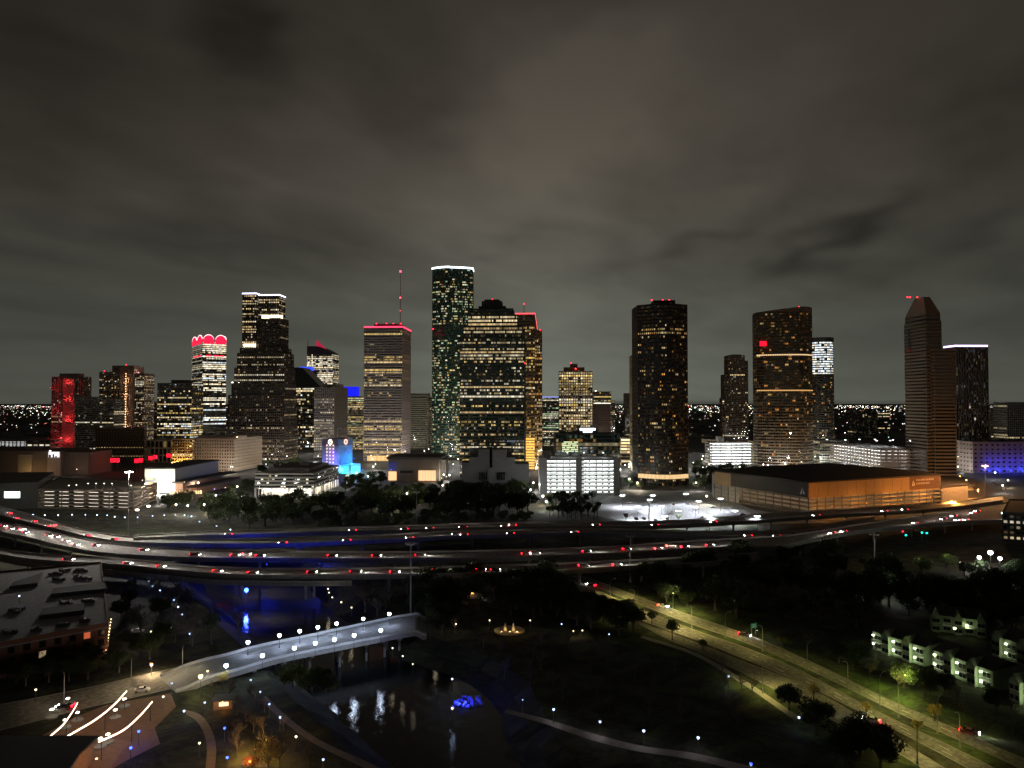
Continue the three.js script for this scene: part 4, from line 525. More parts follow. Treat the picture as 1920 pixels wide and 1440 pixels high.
{ // five storey office on a bright colonnade
  const d = 665, P = foot(479, 590, 636, d, 'r', -0.02), t = thing('colonnade_office', 'wide low office with banded floors above a brilliantly lit white colonnade', 'building', xAt(535, d), 0, -d - 25), H = hAt(889, d), g1 = hAt(916, d), st = concrete(0.36, 0.34, 0.31), Q = rel(t, P);
  topBox(t, 'ground_core', scaleP(P, 0.86), 0, g1, concrete(0.6, 0.58, 0.55));
  const n = 4, h = (H - g1) / n; for (let k = 0; k <= n; k++) new MB().prism(Q, g1 + k * h - (k ? 0.9 : 0.2), g1 + k * h + 0.9).build('floor_band', st, t); new MB().prism(insetP(Q, 0.9), g1, H).build('glazing', G.dark, t); topBox(t, 'roof_house', scaleP(P, 0.72), H + 0.9, hAt(880, d), concrete(0.2, 0.19, 0.18));
  const lw = new MB(), r = mulberry(8); for (let e = 0; e < 4; e++) { const a = Q[e], b = Q[(e + 1) % 4], L = Math.hypot(b[0] - a[0], b[1] - a[1]), o = [-(b[1] - a[1]) / L, (b[0] - a[0]) / L], m = Math.round(L / 8), yaw = Math.atan2(-(b[1] - a[1]), b[0] - a[0]); for (let k = 0; k <= m; k++) { new MB().obox(lerp(a[0], b[0], k / m) - o[0], lerp(a[1], b[1], k / m) - o[1], 0, g1, 1, 1, yaw).build('column', concrete(0.7, 0.68, 0.64), t); }
    for (let f = 0; f < n; f++) for (let k = 0; k < m * 3; k++) if (r() < 0.13) { const u = (k + 0.1) / (m * 3), v = (k + 0.9) / (m * 3), y = g1 + f * h + 1, q = (w, yy) => [lerp(a[0], b[0], w) - o[0] * 0.8, yy, lerp(a[1], b[1], w) - o[1] * 0.8], c = 0.5 + r(); lw.col([c, c * 0.92, c * 0.75]); lw.quad(q(u, y), q(v, y), q(v, y + h - 2), q(u, y + h - 2)); } } lw.build('lit_window', litWindow, t, 'stuff');
  const Q2 = insetP(Q, 2.6); for (let e = 0; e < 2; e++) for (let k = 0; k < 12; k++) { const a = Q2[e], b = Q2[(e + 1) % 4], u = (k + 0.5) / 12; new MB().cbox(0, 0, 0, 2.4, 0.2, 0.8).build('soffit_light', glow(24, 22, 18), t).position.set(lerp(a[0], b[0], u), g1 - 0.4, lerp(a[1], b[1], u)); if (k % 3 === 1) { const l = new THREE.PointLight(0xfff0d8, 420); l.position.set(lerp(a[0], b[0], u), g1 - 1.1, lerp(a[1], b[1], u)); l.castShadow = true; t.add(l); } }
}
{ // beige court house
  const d = 905, P = foot(365, 440, 492, d, 'r', -0.12), H = hAt(824, d), t = tower('beige_court_house', 'broad beige block with rows of small windows before the stepped tower', { tiers: [{ poly: P, y1: H }], wall: concrete(0.52, 0.42, 0.32), fl: 4.2, bay: 3.3, sp: 0.6, mu: 1.7, lit: { p: 0.1, strip: 0.05, run: 2, cols: L4('warm', 'pale'), b: 0.9 } }); topBox(t, 'penthouse', scaleP(slab(372, 446, d + 14, 26, -0.1), 1), H + 0.5, hAt(818, d), concrete(0.4, 0.33, 0.26));
  wash(t, xAt(446, d), H + 3, -d + 1, [1, 0.7, 0.4], 70, 1.6); for (const [px, z, I] of [[400, 26, 1100], [455, 30, 450], [500, 20, 420]]) wash(t, xAt(px, d), 9, -d + z, [1, 0.66, 0.36], I, 1); }
{ const d = 1010, P = foot(324, 362, 366, d, 'r', 0), t = tower('amber_hall', 'amber floodlit hall glowing at its foot left of the beige block', { tiers: [{ poly: P, y1: hAt(824, d) }], wall: concrete(0.55, 0.42, 0.26), fl: 4, bay: 3.4, sp: 0.5, mu: 1, lit: { p: 0.16, run: 1.3, cols: L4('warm', 'pale'), b: 0.9 } }); for (const px of [328, 337, 346, 355, 363]) wash(t, xAt(px, d), 3, -d + 5, [1, 0.6, 0.16], 300, 1.6); wash(t, xAt(361, d), 26, -d + 5, [1, 0.68, 0.2], 160, 1); }
{ const d = 1080, t = tower('brown_hall', 'plain brown block above the row of red lights', { tiers: [{ poly: foot(180, 271, 276, d, 'r', 0), y1: hAt(804, d), lit: { p: 0.03, run: 2, cols: L4('warm'), b: 0.5 } }], wall: concrete(0.22, 0.15, 0.11), fl: 4.5, bay: 4, sp: 0.75, mu: 2.4, lit: { p: 0.03, cols: L4('warm') } });
  for (const [px, py] of [[211, 863], [220, 863], [256, 864], [264, 863], [282, 859], [291, 857], [316, 854]]) { const q = gp(px, py, 15); const s = thing('red_lantern', 'red glowing lantern panel below the brown block, ' + ORD[[211, 220, 256, 264, 282, 291, 316].indexOf(px)] + ' from the left', 'lantern', q[0], 0, q[1], 0, 'red lanterns below the brown block'); new MB().tube([[0, 0, 0], [0, 12.5, 0]], 0.25, 5).build('pole', M.pole, s); new MB().cbox(0, 15, 0, 5, 5, 1.2).build('lantern_light', glow(1.9, 0.01, 0.05), s); const l = new THREE.PointLight(0xff1020, 90); l.position.set(0, 15, 2.2); l.castShadow = true; s.add(l); } }
tower('columned_hall', 'dim hall with tall pale columns left of the amber hall', { tiers: [{ poly: slab(276, 322, 1040, 30, 0), y1: hAt(826, 1040) }], wall: concrete(0.4, 0.36, 0.3), fl: 12, bay: 6, sp: 0.2, mu: 1.6, lit: { p: 0.15, cols: L4('yellow'), b: 0.5 } });
{ // theatre with the glowing white wall
  const d = 700, t = thing('white_wall_theatre', 'flat roofed theatre with a huge glowing white corner wall', 'building', xAt(330, d), 0, -d - 30), wh = concrete(0.72, 0.72, 0.66), gy = concrete(0.34, 0.33, 0.33), br = concrete(0.3, 0.16, 0.1);
  const H = hAt(879, d); topBox(t, 'upper_volume', foot(274, 330, 411, d, 'r', -0.02), H - 14, H, gy); topBox(t, 'lower_volume', slab(297, 329, d, 30, -0.02), 0, H - 14.02, wh); topBox(t, 'brick_volume', foot(250, 296, 300, d + 6, 'r', 0), 0, H - 14.1, br); panel(t, wh, 'white_wall', 273.5, 330, H - 8.6, H - 0.3, d - 0.4, 0.8); panel(t, wh, 'white_wall', 297, 330, 1, H - 8.7, d - 0.4, 0.8);
  topBox(t, 'roof', foot(273, 331, 412, d - 1, 'r', -0.02), H + 0.02, H + 1, M.roof);
  topBox(t, 'foyer', foot(330, 345, 420, d - 4, 'r', -0.1), 0, hAt(905, d), br); topBox(t, 'foyer_roof', foot(323, 346, 445, d - 8, 'r', -0.1), hAt(905, d) + 0.1, hAt(902, d), concrete(0.06, 0.035, 0.03)); topBox(t, 'lower_foyer', foot(360, 372, 430, d - 14, 'r', -0.1), 0, hAt(911, d), br); topBox(t, 'lower_foyer_roof', foot(352, 374, 452, d - 18, 'r', -0.1), hAt(911, d) + 0.1, hAt(908, d), concrete(0.06, 0.035, 0.03));
  for (const [px, y, z, c, I, s] of [[303, 2, 14, [1, 1, 0.86], 1000, 0.8], [312, 2, 14, [1, 1, 0.86], 1300, 0.8], [322, 2, 14, [1, 1, 0.86], 1300, 0.8], [285, 14, 16, [1, 1, 0.86], 700, 0.6], [318, 12, 20, [1, 1, 0.86], 1300, 0.6], [350, 5, 22, [1, 0.6, 0.3], 190, 0.8], [375, 5, 26, [1, 0.6, 0.3], 190, 0.8], [400, 5, 26, [1, 0.6, 0.3], 140, 0.8], [360, 12, 14, [1, 0.66, 0.34], 60, 0.6], [420, 6, 20, [0.55, 0.45, 1], 120, 0.8], [432, 6, 10, [1, 0.6, 0.4], 140, 0.8]]) wash(t, xAt(px, d), y, -d + z, c, I, s);
  for (let k = 0; k < 14; k++) panel(t, glow(1.8, 1.1, 0.5), 'foyer_window', 320 + k * 4.4, 322.6 + k * 4.4, 1.2, 4.2, d - 19, 0.8);
}
{ // parking deck at the left, long and low
  const d = 610, P = [gp(72, 953), gp(250, 957), gp(292, 938), gp(110, 925)], H = hAt(914, 620), t = garage('parking_deck', 'long brown parking deck with lamp posts on its roof, beside the freeway curve', P, H, 5, { par: 1.3, wall: concrete(0.3, 0.24, 0.19), lamp: [4, 3.5, 2.8], floor: concrete(0.36, 0.33, 0.29), bay: 22, rows: [0.06], tube: 12, core: 0.5 });
  const Q = rel(t, P); for (const [px, py] of [[129, 912], [143, 911], [165, 908], [180, 908], [195, 908], [210, 908], [246, 912], [270, 914]]) { const q = gp(px, py + 12, H); poleLamp(t, q[0] - t.position.x, q[1] - t.position.z, H, 6, [1, 0.88, 0.66], 90, 0.35); }
  wash(t, ...[gp(274, 908, H + 2)[0], H + 2.5, gp(274, 908, H + 2)[1]], [1, 0.86, 0.66], 300, 2); wash(t, gp(262, 957, 2)[0], 3, gp(262, 957, 2)[1] + 4, [1, 0.75, 0.6], 160, 2.4); wash(t, gp(283, 950, 2)[0], 3, gp(283, 950, 2)[1] + 4, [1, 0.85, 0.7], 130, 2.4);
  const corner = new MB(); for (let k = 0; k < 5; k++) { const a = gp(281, 938, 0), b = gp(292, 938, 0), y = 2 + k * 4.4; corner.box(a[0] - t.position.x, y, a[1] - t.position.z + 6, b[0] - t.position.x, y + 1.6, a[1] - t.position.z + 7); } corner.build('stair_window', glow(1.9, 1.2, 0.65), t, 'stuff');
}
{ const P = [gp(-40, 958), gp(70, 953), gp(100, 928), gp(-40, 930)], c = centre(P), t = thing('signed_block', 'dark block with small white lit sign at the far left', 'building', c[0], 0, c[1]); topBox(t, 'wall', P, 0, 22, concrete(0.1, 0.1, 0.09)); const q = gp(43, 925, 16); new MB().box(-6, 14, 0, 6, 19, 0.6).build('white_sign', glow(2.3, 2.7, 2.6), t).position.set(q[0] - c[0], 0, q[1] - c[1] + 12); }
{ // theatre block at the far left
  const d = 860, t = thing('dark_theatre', 'dark brown windowless theatre with a lit poster panel at the far left', 'building', xAt(60, d), 0, -d - 25), w = concrete(0.15, 0.1, 0.075); topBox(t, 'wall', slab(-60, 115, d, 60, 0), 0, hAt(846, d), w); topBox(t, 'side_wall', slab(115, 168, d + 8, 50, 0), 0, hAt(849, d), w); panel(t, concrete(0.3, 0.23, 0.16), 'pale_bay', 36, 62, 0, hAt(852, d), d - 1.2, 2); panel(t, concrete(0.3, 0.2, 0.16), 'pale_bay', 91, 115, 0, hAt(850, d), d - 1, 2);
  panel(t, glow(1.3, 1.25, 1.3), 'poster_light', 93, 113, hAt(857, d), hAt(847, d), d - 3.2, 0.4); const po = new MB(), z = -d - t.position.z + 3.4; for (const [a, b, y0, y1] of [[97, 101, 857, 852], [104, 107, 858, 851], [109, 112, 857, 854]]) po.quad([xAt(a, d) - t.position.x, hAt(y0, d), z], [xAt(b, d) - t.position.x, hAt(y0, d), z], [xAt(b, d) - t.position.x, hAt(y1, d), z], [xAt(a, d) - t.position.x, hAt(y1, d), z]); po.build('poster_print', M.dark, t, 'stuff');
  wash(t, xAt(60, d), 4, -d + 12, [1, 0.65, 0.25], 260, 1); wash(t, xAt(85, d), 4, -d + 14, [1, 0.7, 0.3], 260, 1); wash(t, xAt(150, d), 8, -d + 4, [1, 0.7, 0.5], 120, 0.8); wash(t, xAt(104, d), hAt(846, d) + 1, -d + 8, [1, 1, 1], 90, 1.6); }
{ const d = 1400, t = garage('far_garage', 'far parking block with white lit floors at the left edge', slab(-30, 50, d, 40, 0), hAt(828, d), 4, { par: 1.8, lamp: [4, 4, 4], bay: 20, rows: [0.1] }); tower('pale_annex', 'pale annex with faint vents beside the red tower foot', { tiers: [{ poly: slab(52, 96, 1290, 40, 0), y1: hAt(824, 1290) }], wall: concrete(0.45, 0.36, 0.33), fl: 6, bay: 12, sp: 0.6, mu: 3, lit: { p: 0.3, cols: L4('white'), b: 0.5 } }); }
{ // blue lit block, right edge
  const d = 890, t = tower('blue_lit_block', 'low block with blue floodlit columns at the right edge', { tiers: [{ poly: slab(1822, 1960, d, 40, 0.0), y1: hAt(830, d) }], wall: concrete(0.42, 0.36, 0.34), fl: 5.6, bay: 7, sp: 0.66, mu: 4, lit: { p: 0.12, run: 1.2, cols: L4('amber', 'warm'), b: 0.9 } }); for (const px of [1848, 1867, 1888, 1910, 1930]) { wash(t, xAt(px, d), 3, -d + 4, [0.03, 0.06, 1], 300, 1.4); wash(t, xAt(px + 3, d), 16, -d + 4.5, [0.05, 0.04, 1], 90, 0.6); } }
{ // hall over open parking decks
  const A = gp(1340, 936), C = gp(1516, 967), B = gp(1764, 946), F = [A[0] + B[0] - C[0], A[1] + B[1] - C[1]], P = [A, C, B, F], c = centre(P), Hg = 13.2, H = 25.5, t = garage('wide_hall', 'huge hall with shallow dark roof above open parking decks beside the freeway', P, Hg, 4, { par: 1, wall: concrete(0.5, 0.42, 0.32), lamp: [7, 4.6, 2.6], floor: concrete(0.42, 0.4, 0.37), bay: 9, colW: 0.5, rows: [0.05, 0.14], tube: 8, core: 0.6, colMat: concrete(0.3, 0.26, 0.2) });
  const Q = rel(t, P), wallM = concrete(0.48, 0.33, 0.19), i0 = Q.findIndex((q) => Math.abs(q[0] + t.position.x - C[0]) < 0.1), W = new MB(); W.walls(Q, Hg + 1.02, H); W.build('upper_wall', wallM, t);
  const roof = new MB(), S1 = scaleP(Q, 1.015), S2 = scaleP(Q, 0.55), S3 = scaleP(Q, 0.12); roof.walls(S1, H, H + 1.1); roof.walls(S1, H + 1.1, H + 5.5, S2); roof.walls(S2, H + 5.5, H + 8, S3); roof.cap(S3, H + 8); roof.cap(S1, H, true); roof.build('shallow_roof', concrete(0.07, 0.055, 0.045), t);
  // dark cladding on the left side, a dark sign band at the right end, and the white marks on both
  const n1 = new MB(), a = [A[0] - c[0], A[1] - c[1]], m = [C[0] - c[0], C[1] - c[1]], b = [B[0] - c[0], B[1] - c[1]], L1 = Math.hypot(m[0] - a[0], m[1] - a[1]), o1 = [-(m[1] - a[1]) / L1, (m[0] - a[0]) / L1], L2 = Math.hypot(b[0] - m[0], b[1] - m[1]), o2 = [-(b[1] - m[1]) / L2, (b[0] - m[0]) / L2];
  const f1 = (u, y, q) => [lerp(a[0], m[0], u) + o1[0] * q, y, lerp(a[1], m[1], u) + o1[1] * q], f2 = (u, y, q) => [lerp(m[0], b[0], u) + o2[0] * q, y, lerp(m[1], b[1], u) + o2[1] * q];
  n1.quad(f1(0.2, Hg + 1.1, 0.3), f1(0.995, Hg + 1.1, 0.3), f1(0.995, H - 0.1, 0.3), f1(0.2, H - 0.1, 0.3)); n1.build('dark_cladding', concrete(0.1, 0.09, 0.075), t); const n2b = new MB(); n2b.quad(f2(0.745, Hg + 1.4, 0.3), f2(0.995, Hg + 1.4, 0.3), f2(0.995, H - 0.1, 0.3), f2(0.745, H - 0.1, 0.3)); n2b.build('sign_band', concrete(0.2, 0.1, 0.06), t);
  const mk = new MB(), mark = (f, u, s, y) => { mk.tri(f(u - s * 0.5, y, 0.5), f(u - s * 0.1, y, 0.5), f(u, y + 5.4, 0.5)); mk.tri(f(u + s * 0.1, y + 0.6, 0.5), f(u + s * 0.5, y, 0.5), f(u + s * 0.1, y + 4.2, 0.5)); }; mark(f1, 0.95, 0.05, Hg + 3); mark(f2, 0.775, 0.026, Hg + 4.6); mk.build('white_mark', std(0.75, 0.72, 0.7, 0.7), t, 'stuff');
  const bars = new MB(); for (const [y, u0, u1] of [[Hg + 8.6, 0.797, 0.94], [Hg + 5.6, 0.797, 0.9]]) { let u = u0; const r = mulberry(3 + y); while (u < u1) { const w = 0.006 + 0.006 * r(); bars.quad(f2(u, y, 0.5), f2(u + w, y, 0.5), f2(u + w, y + 1.3 + 0.7 * r(), 0.5), f2(u, y + 1.5, 0.5)); u += w + 0.004; } } bars.build('sign_lettering', std(0.55, 0.4, 0.33, 0.8), t, 'stuff');
  for (let k = 1; k < 11; k++) { const s = new MB(), u = k * 0.068; s.quad(f2(u - 0.0012, Hg + 1.1, 0.12), f2(u + 0.0012, Hg + 1.1, 0.12), f2(u + 0.0012, H - 0.1, 0.12), f2(u - 0.0012, H - 0.1, 0.12)); s.build('wall_joint', concrete(0.2, 0.15, 0.1), t); }
  // lighter annex at the left corner
  topBox(t, 'stair_annex', [gp(1338, 934), gp(1386, 944), [gp(1386, 944)[0] + 6, gp(1386, 944)[1] - 26], [gp(1338, 934)[0] + 6, gp(1338, 934)[1] - 26]], 0, 21, concrete(0.5, 0.5, 0.48));
}
{ const P = [gp(1880, 1012), gp(1990, 1020), gp(1990, 985), gp(1893, 982)], t = tower('edge_apartment', 'dark apartment block with scattered lit windows at the right edge by the freeway', { tiers: [{ poly: P, y1: 17 }], wall: concrete(0.09, 0.09, 0.09), fl: 3.3, bay: 3.6, sp: 0.5, mu: 1.4, lit: { p: 0.14, run: 1.2, cols: L4('white', 'warm', 'pale'), b: 0.35 } }); const q = gp(1878, 975, 8); wash(t, q[0], 8, q[1] + 2, [0.85, 0.95, 1], 260, 2.6); wash(t, q[0], 13, q[1] + 2, [0.85, 0.95, 1], 200, 2.2); }
{ const P = [gp(1766, 945), gp(1815, 940), gp(1800, 925), gp(1760, 925)], c = centre(P), t = thing('ramp_house', 'plain tan block at the right end of the big hall', 'building', c[0], 0, c[1]); topBox(t, 'wall', P, 0, 15, concrete(0.42, 0.34, 0.25)); topBox(t, 'canopy', scaleP(P, 1.06), 15, 16.2, concrete(0.08, 0.07, 0.06)); }

// machines on the flat roofs
{ const r = mulberry(515); for (const [name, px0, px1, d0, th, y, n] of [['concert_hall', 740, 812, 806, 30, 864, 7], ['beige_court_house', 376, 436, 930, 22, 818, 5], ['colonnade_office', 510, 590, 676, 26, 880, 6], ['dark_theatre', 0, 105, 872, 36, 846, 9], ['glass_office', 1050, 1080, 806, 24, 815, 4], ['blue_lit_block', 1835, 1915, 896, 24, 830, 6], ['court_block', 890, 950, 818, 20, 846, 5]]) { const g = scene.children.find((o) => o.name === name); for (let k = 0; k < n; k++) { const d = d0 + th * r(), H = hAt(y, d0 - 8) + 1; new MB().cbox(0, 1.3, 0, 2 + 4 * r(), 2.2 + 1.2 * r(), 2 + 3 * r()).build('roof_unit', M.darkConcrete, g).position.set(xAt(lerp(px0, px1, r()), d) - g.position.x, H, -d - g.position.z); } } }
// ---------------------------------------------------------------- elevated freeways and their traffic
const viaducts = {};
function viaduct(key, name, label, h, rows, o = {}) {
  const n = rows.length * 5, F = curve(rows.map((r) => [r[0], r[1]]), h, n), N = curve(rows.map((r) => [r[0], r[2]]), h, n), g = new THREE.Group(); g.name = numbered(name); g.userData.kind = 'structure'; g.userData.label = label; scene.add(g);
  strip(F, N, h).build('road_deck', M.deck, g); const s = new MB(); strip(N, F, h - 1.5, s, true); for (const [A, k] of [[F, -1], [N, 1]]) for (let i = 0; i < n; i++) { const a = A[i], b = A[i + 1]; if (k > 0) s.quad([a[0], h - 1.5, a[1]], [b[0], h - 1.5, b[1]], [b[0], h, b[1]], [a[0], h, a[1]]); else s.quad([b[0], h - 1.5, b[1]], [a[0], h - 1.5, a[1]], [a[0], h, a[1]], [b[0], h, b[1]]); } s.build('girder', M.concrete, g);
  for (const [A, B] of [[F, N], [N, F]]) { const p = new MB(), I = mid(A, B, 0).map((q, i) => { const dx = B[i][0] - q[0], dz = B[i][1] - q[1], l = Math.hypot(dx, dz); return [q[0] + dx / l * 0.35, q[1] + dz / l * 0.35]; }); for (let i = 0; i < n; i++) { const a = A[i], b = A[i + 1], c = I[i], d = I[i + 1], y = h + 0.95; p.quad([a[0], h - 0.2, a[1]], [b[0], h - 0.2, b[1]], [b[0], y, b[1]], [a[0], y, a[1]]); p.quad([d[0], h, d[1]], [c[0], h, c[1]], [c[0], y, c[1]], [d[0], y, d[1]]); p.quad([a[0], y, a[1]], [b[0], y, b[1]], [d[0], y, d[1]], [c[0], y, c[1]]); } p.build('parapet', concrete(0.42, 0.41, 0.39), g); }
  const ln = new MB(); for (let k = 1; k < (o.lanes || 3); k++) dashes(F, N, k / (o.lanes || 3), h + 0.012, 0.18, 3, 9, ln); dashes(F, N, 0.06, h + 0.012, 0.16, 1, 0, ln); dashes(F, N, 0.94, h + 0.012, 0.16, 1, 0, ln); ln.build('lane_marking', M.paint, g, 'stuff');
  let acc = 14; for (let i = 1; i < n; i++) { const a = mid(F, N, 0.5)[i - 1], b = mid(F, N, 0.5)[i], L = Math.hypot(b[0] - a[0], b[1] - a[1]); acc += L; if (acc < 30) continue; acc = 0; const yaw = Math.atan2(-(N[i][1] - F[i][1]), N[i][0] - F[i][0]), W = Math.hypot(N[i][0] - F[i][0], N[i][1] - F[i][1]), p = new MB(); p.obox(b[0], b[1], h - 3, h - 1.52, W * 0.92, 1.5, yaw); for (const t of W > 13 ? [0.2, 0.5, 0.8] : [0.3, 0.7]) { const q = [lerp(F[i][0], N[i][0], t), lerp(F[i][1], N[i][1], t)]; p.tube([[q[0], -2, q[1]], [q[0], h - 3, q[1]]], 0.6, 8); } p.build('pier', M.concrete, g); }
  viaducts[key] = { F, N, h, rows, label: o.label }; return g;
}
viaduct('far', 'freeway_viaduct', 'farthest elevated roadway, running past the lit parking lot', 7.5, [[250, 1006, 1012], [380, 999, 1006], [500, 996, 1003], [640, 991, 998], [760, 987, 995], [880, 983, 991], [1000, 981, 989], [1115, 980, 988], [1223, 979, 988], [1327, 973, 983], [1452, 964, 975], [1540, 958, 969], [1645, 952, 963], [1720, 949, 959], [1800, 941, 951], [1880, 930, 940]], { lanes: 3 });
viaduct('second', 'freeway_viaduct', 'second elevated roadway, curving in from the left edge', 7, [[-60, 932, 952], [0, 950, 968], [60, 967, 983], [110, 982, 995], [165, 997, 1008], [240, 1008, 1018], [380, 1013, 1022], [560, 1012, 1021], [640, 1008, 1017], [760, 1002, 1012], [843, 997, 1007], [947, 995, 1004], [1072, 993, 1001], [1200, 994, 1002], [1330, 999, 1007], [1400, 999, 1009], [1500, 996, 1008], [1570, 981, 991], [1640, 971, 980]], { lanes: 3 });
viaduct('main', 'freeway_viaduct', 'main elevated roadway sweeping in a wide curve from the left', 8, [[-70, 960, 975], [0, 981, 999], [40, 987, 1007], [100, 1000, 1022], [180, 1016, 1037], [260, 1026, 1044], [360, 1032, 1048], [480, 1035, 1049], [600, 1036, 1050], [780, 1036, 1050], [960, 1033, 1047], [1060, 1030, 1043], [1160, 1026, 1040], [1260, 1018, 1033], [1380, 1011, 1028], [1460, 1007, 1026], [1520, 1000, 1013], [1603, 986, 998], [1697, 973, 988], [1780, 960, 981], [1872, 946, 977], [1990, 930, 972]], { lanes: 4 });
viaduct('near', 'freeway_viaduct', 'nearest wide elevated roadway above the bayou', 8, [[-50, 1022, 1032], [0, 1031, 1042], [60, 1040, 1051], [120, 1044, 1056], [180, 1046, 1058], [240, 1051, 1063], [300, 1057, 1069], [400, 1065, 1078], [480, 1068, 1081], [640, 1068, 1081], [780, 1066, 1079], [900, 1063, 1077], [1000, 1060, 1074], [1100, 1056, 1069], [1160, 1053, 1065], [1240, 1049, 1061], [1330, 1044, 1056], [1420, 1038, 1049]], { lanes: 3 });
viaduct('ramp', 'freeway_ramp', 'narrow lower ramp along the near side of the freeway', 6, [[-40, 1034, 1040], [0, 1042, 1048], [83, 1056, 1062], [180, 1064, 1070], [300, 1075, 1081], [400, 1083, 1090], [480, 1086, 1092], [580, 1087, 1093], [660, 1086, 1092]], { lanes: 2 });
// cars: five body colours of one saloon and a few vans
const carPaint = [[0.5, 0.5, 0.5], [0.03, 0.03, 0.035], [0.7, 0.7, 0.68], [0.12, 0.02, 0.02], [0.04, 0.06, 0.14]], carNames = ['silver', 'black', 'white', 'dark red', 'dark blue'];
const headGlow = glow(46, 46, 44), tailGlow = glow(26, 0.1, 0.4), tyreMat = std(0.015, 0.015, 0.015, 0.9), carGlass = glassOf(0.01, 0.01, 0.012, 1.6, 0.05), headOff = std(0.5, 0.5, 0.5, 0.2);
function carBody(len, prof, w) { const b = new MB(); for (let i = 0; i + 1 < prof.length; i++) { const [x0, y0, s0] = prof[i], [x1, y1, s1] = prof[i + 1]; b.quad([x0, y0, w * s0], [x1, y1, w * s1], [x1, y1, -w * s1], [x0, y0, -w * s0]); } const side = (s) => { for (let i = 0; i + 1 < prof.length; i++) { const [x0, y0, s0] = prof[i], [x1, y1, s1] = prof[i + 1], q = [[x0, 0.32, s * w], [x1, 0.32, s * w], [x1, y1, s * w * s1], [x0, y0, s * w * s0]]; if (s > 0) b.quad(q[0], q[1], q[2], q[3]); else b.quad(q[1], q[0], q[3], q[2]); } }; side(1); side(-1); b.quad([prof[0][0], 0.32, w], [prof[0][0], prof[0][1], w * prof[0][2]], [prof[0][0], prof[0][1], -w * prof[0][2]], [prof[0][0], 0.32, -w]); const e = prof[prof.length - 1]; b.quad([e[0], 0.32, -w], [e[0], e[1], -w * e[2]], [e[0], e[1], w * e[2]], [e[0], 0.32, w]); return b; }
// wheels and wheel arches come with every car; x is ahead
const wheelGeo = new THREE.CylinderGeometry(0.33, 0.33, 0.22, 14).rotateX(Math.PI / 2), rimGeo = new THREE.CylinderGeometry(0.2, 0.2, 0.235, 10).rotateX(Math.PI / 2);
const saloonGeo = carBody(4.6, [[-2.3, 0.78, 0.97], [-2.2, 0.98, 0.96], [-1.55, 1.02, 0.95], [-0.75, 1.43, 0.78], [0.45, 1.45, 0.78], [1.15, 1.0, 0.93], [2.1, 0.82, 0.95], [2.3, 0.62, 0.95]], 0.9).geo(), vanGeo = carBody(5.2, [[-2.6, 1.0, 0.98], [-2.55, 1.7, 0.92], [-2.3, 1.86, 0.86], [0.9, 1.84, 0.86], [1.55, 1.2, 0.94], [2.45, 1.02, 0.95], [2.6, 0.7, 0.95]], 0.98).geo();
const sGlass = (() => { const b = new MB(); for (const s of [-1, 1]) { const q = [[-1.35, 1.06, s * 0.862], [1.0, 1.06, s * 0.858], [0.42, 1.39, s * 0.735], [-0.72, 1.37, s * 0.74]]; if (s > 0) b.quad(...q); else b.quad(q[1], q[0], q[3], q[2]); } b.quad([0.5, 1.43, 0.66], [1.1, 1.06, 0.78], [1.1, 1.06, -0.78], [0.5, 1.43, -0.66]); b.quad([-1.5, 1.07, 0.78], [-0.82, 1.415, 0.66], [-0.82, 1.415, -0.66], [-1.5, 1.07, -0.78]); const g = b.geo(); g.translate(0, 0.018, 0); return g; })();
const vGlass = (() => { const b = new MB(); for (const s of [-1, 1]) { const q = [[-2.2, 1.25, s * 0.955], [1.3, 1.25, s * 0.945], [0.85, 1.72, s * 0.87], [-2.15, 1.7, s * 0.875]]; if (s > 0) b.quad(...q); else b.quad(q[1], q[0], q[3], q[2]); } b.quad([0.95, 1.81, 0.78], [1.5, 1.26, 0.86], [1.5, 1.26, -0.86], [0.95, 1.81, -0.78]); const g = b.geo(); g.translate(0.01, 0.018, 0); return g; })();
const paints = carPaint.map((c) => new THREE.MeshPhysicalMaterial({ color: lin(...c), roughness: 0.35, clearcoat: 0.8, clearcoatRoughness: 0.1 }));
let carCount = 0;
function car(label, group, x, y, z, yaw, o = {}) {
  const k = carCount++, van = o.van ?? k % 6 === 4, g = thing(van ? 'van' : 'car', label, van ? 'van' : 'car', x, y, z, yaw, group), paint = paints[o.paint ?? (k * 7 + 3) % 5], L = van ? 2.6 : 2.3, w = van ? 0.98 : 0.9;
  part('body', van ? vanGeo : saloonGeo, paint, g); part('window', van ? vGlass : sGlass, carGlass, g);
  for (const sx of [-1, 1]) for (const sz of [-1, 1]) { const wh = part('wheel', wheelGeo, tyreMat, g); wh.position.set(sx * L * 0.61, 0.33, sz * (w - 0.1)); part('rim', rimGeo, M.steel, wh); }
  for (const s of [-1, 1]) { const a = part('headlight', headGeo, o.off ? headOff : headGlow, g); a.position.set(L - 0.06, 0.7, s * w * 0.72); const t = part('tail_light', tailGeo, o.off ? tailOff : tailGlow, g); t.position.set(-L + 0.03, van ? 1.05 : 0.84, s * w * 0.72); }
  if (!o.off) { const l = new THREE.SpotLight(0xfff4e2, o.beam ?? 900, 0, 0.5, 0.7); l.position.set(L + 0.3, 0.72, 0); l.target.position.set(L + 16, -0.4, 0); l.castShadow = true; l.name = 'headlight'; g.add(l, l.target); }
  return g;
}
const headGeo = new THREE.BoxGeometry(0.26, 0.2, 0.42), tailGeo = new THREE.BoxGeometry(0.2, 0.3, 0.56), tailOff = std(0.25, 0.01, 0.01, 0.3);
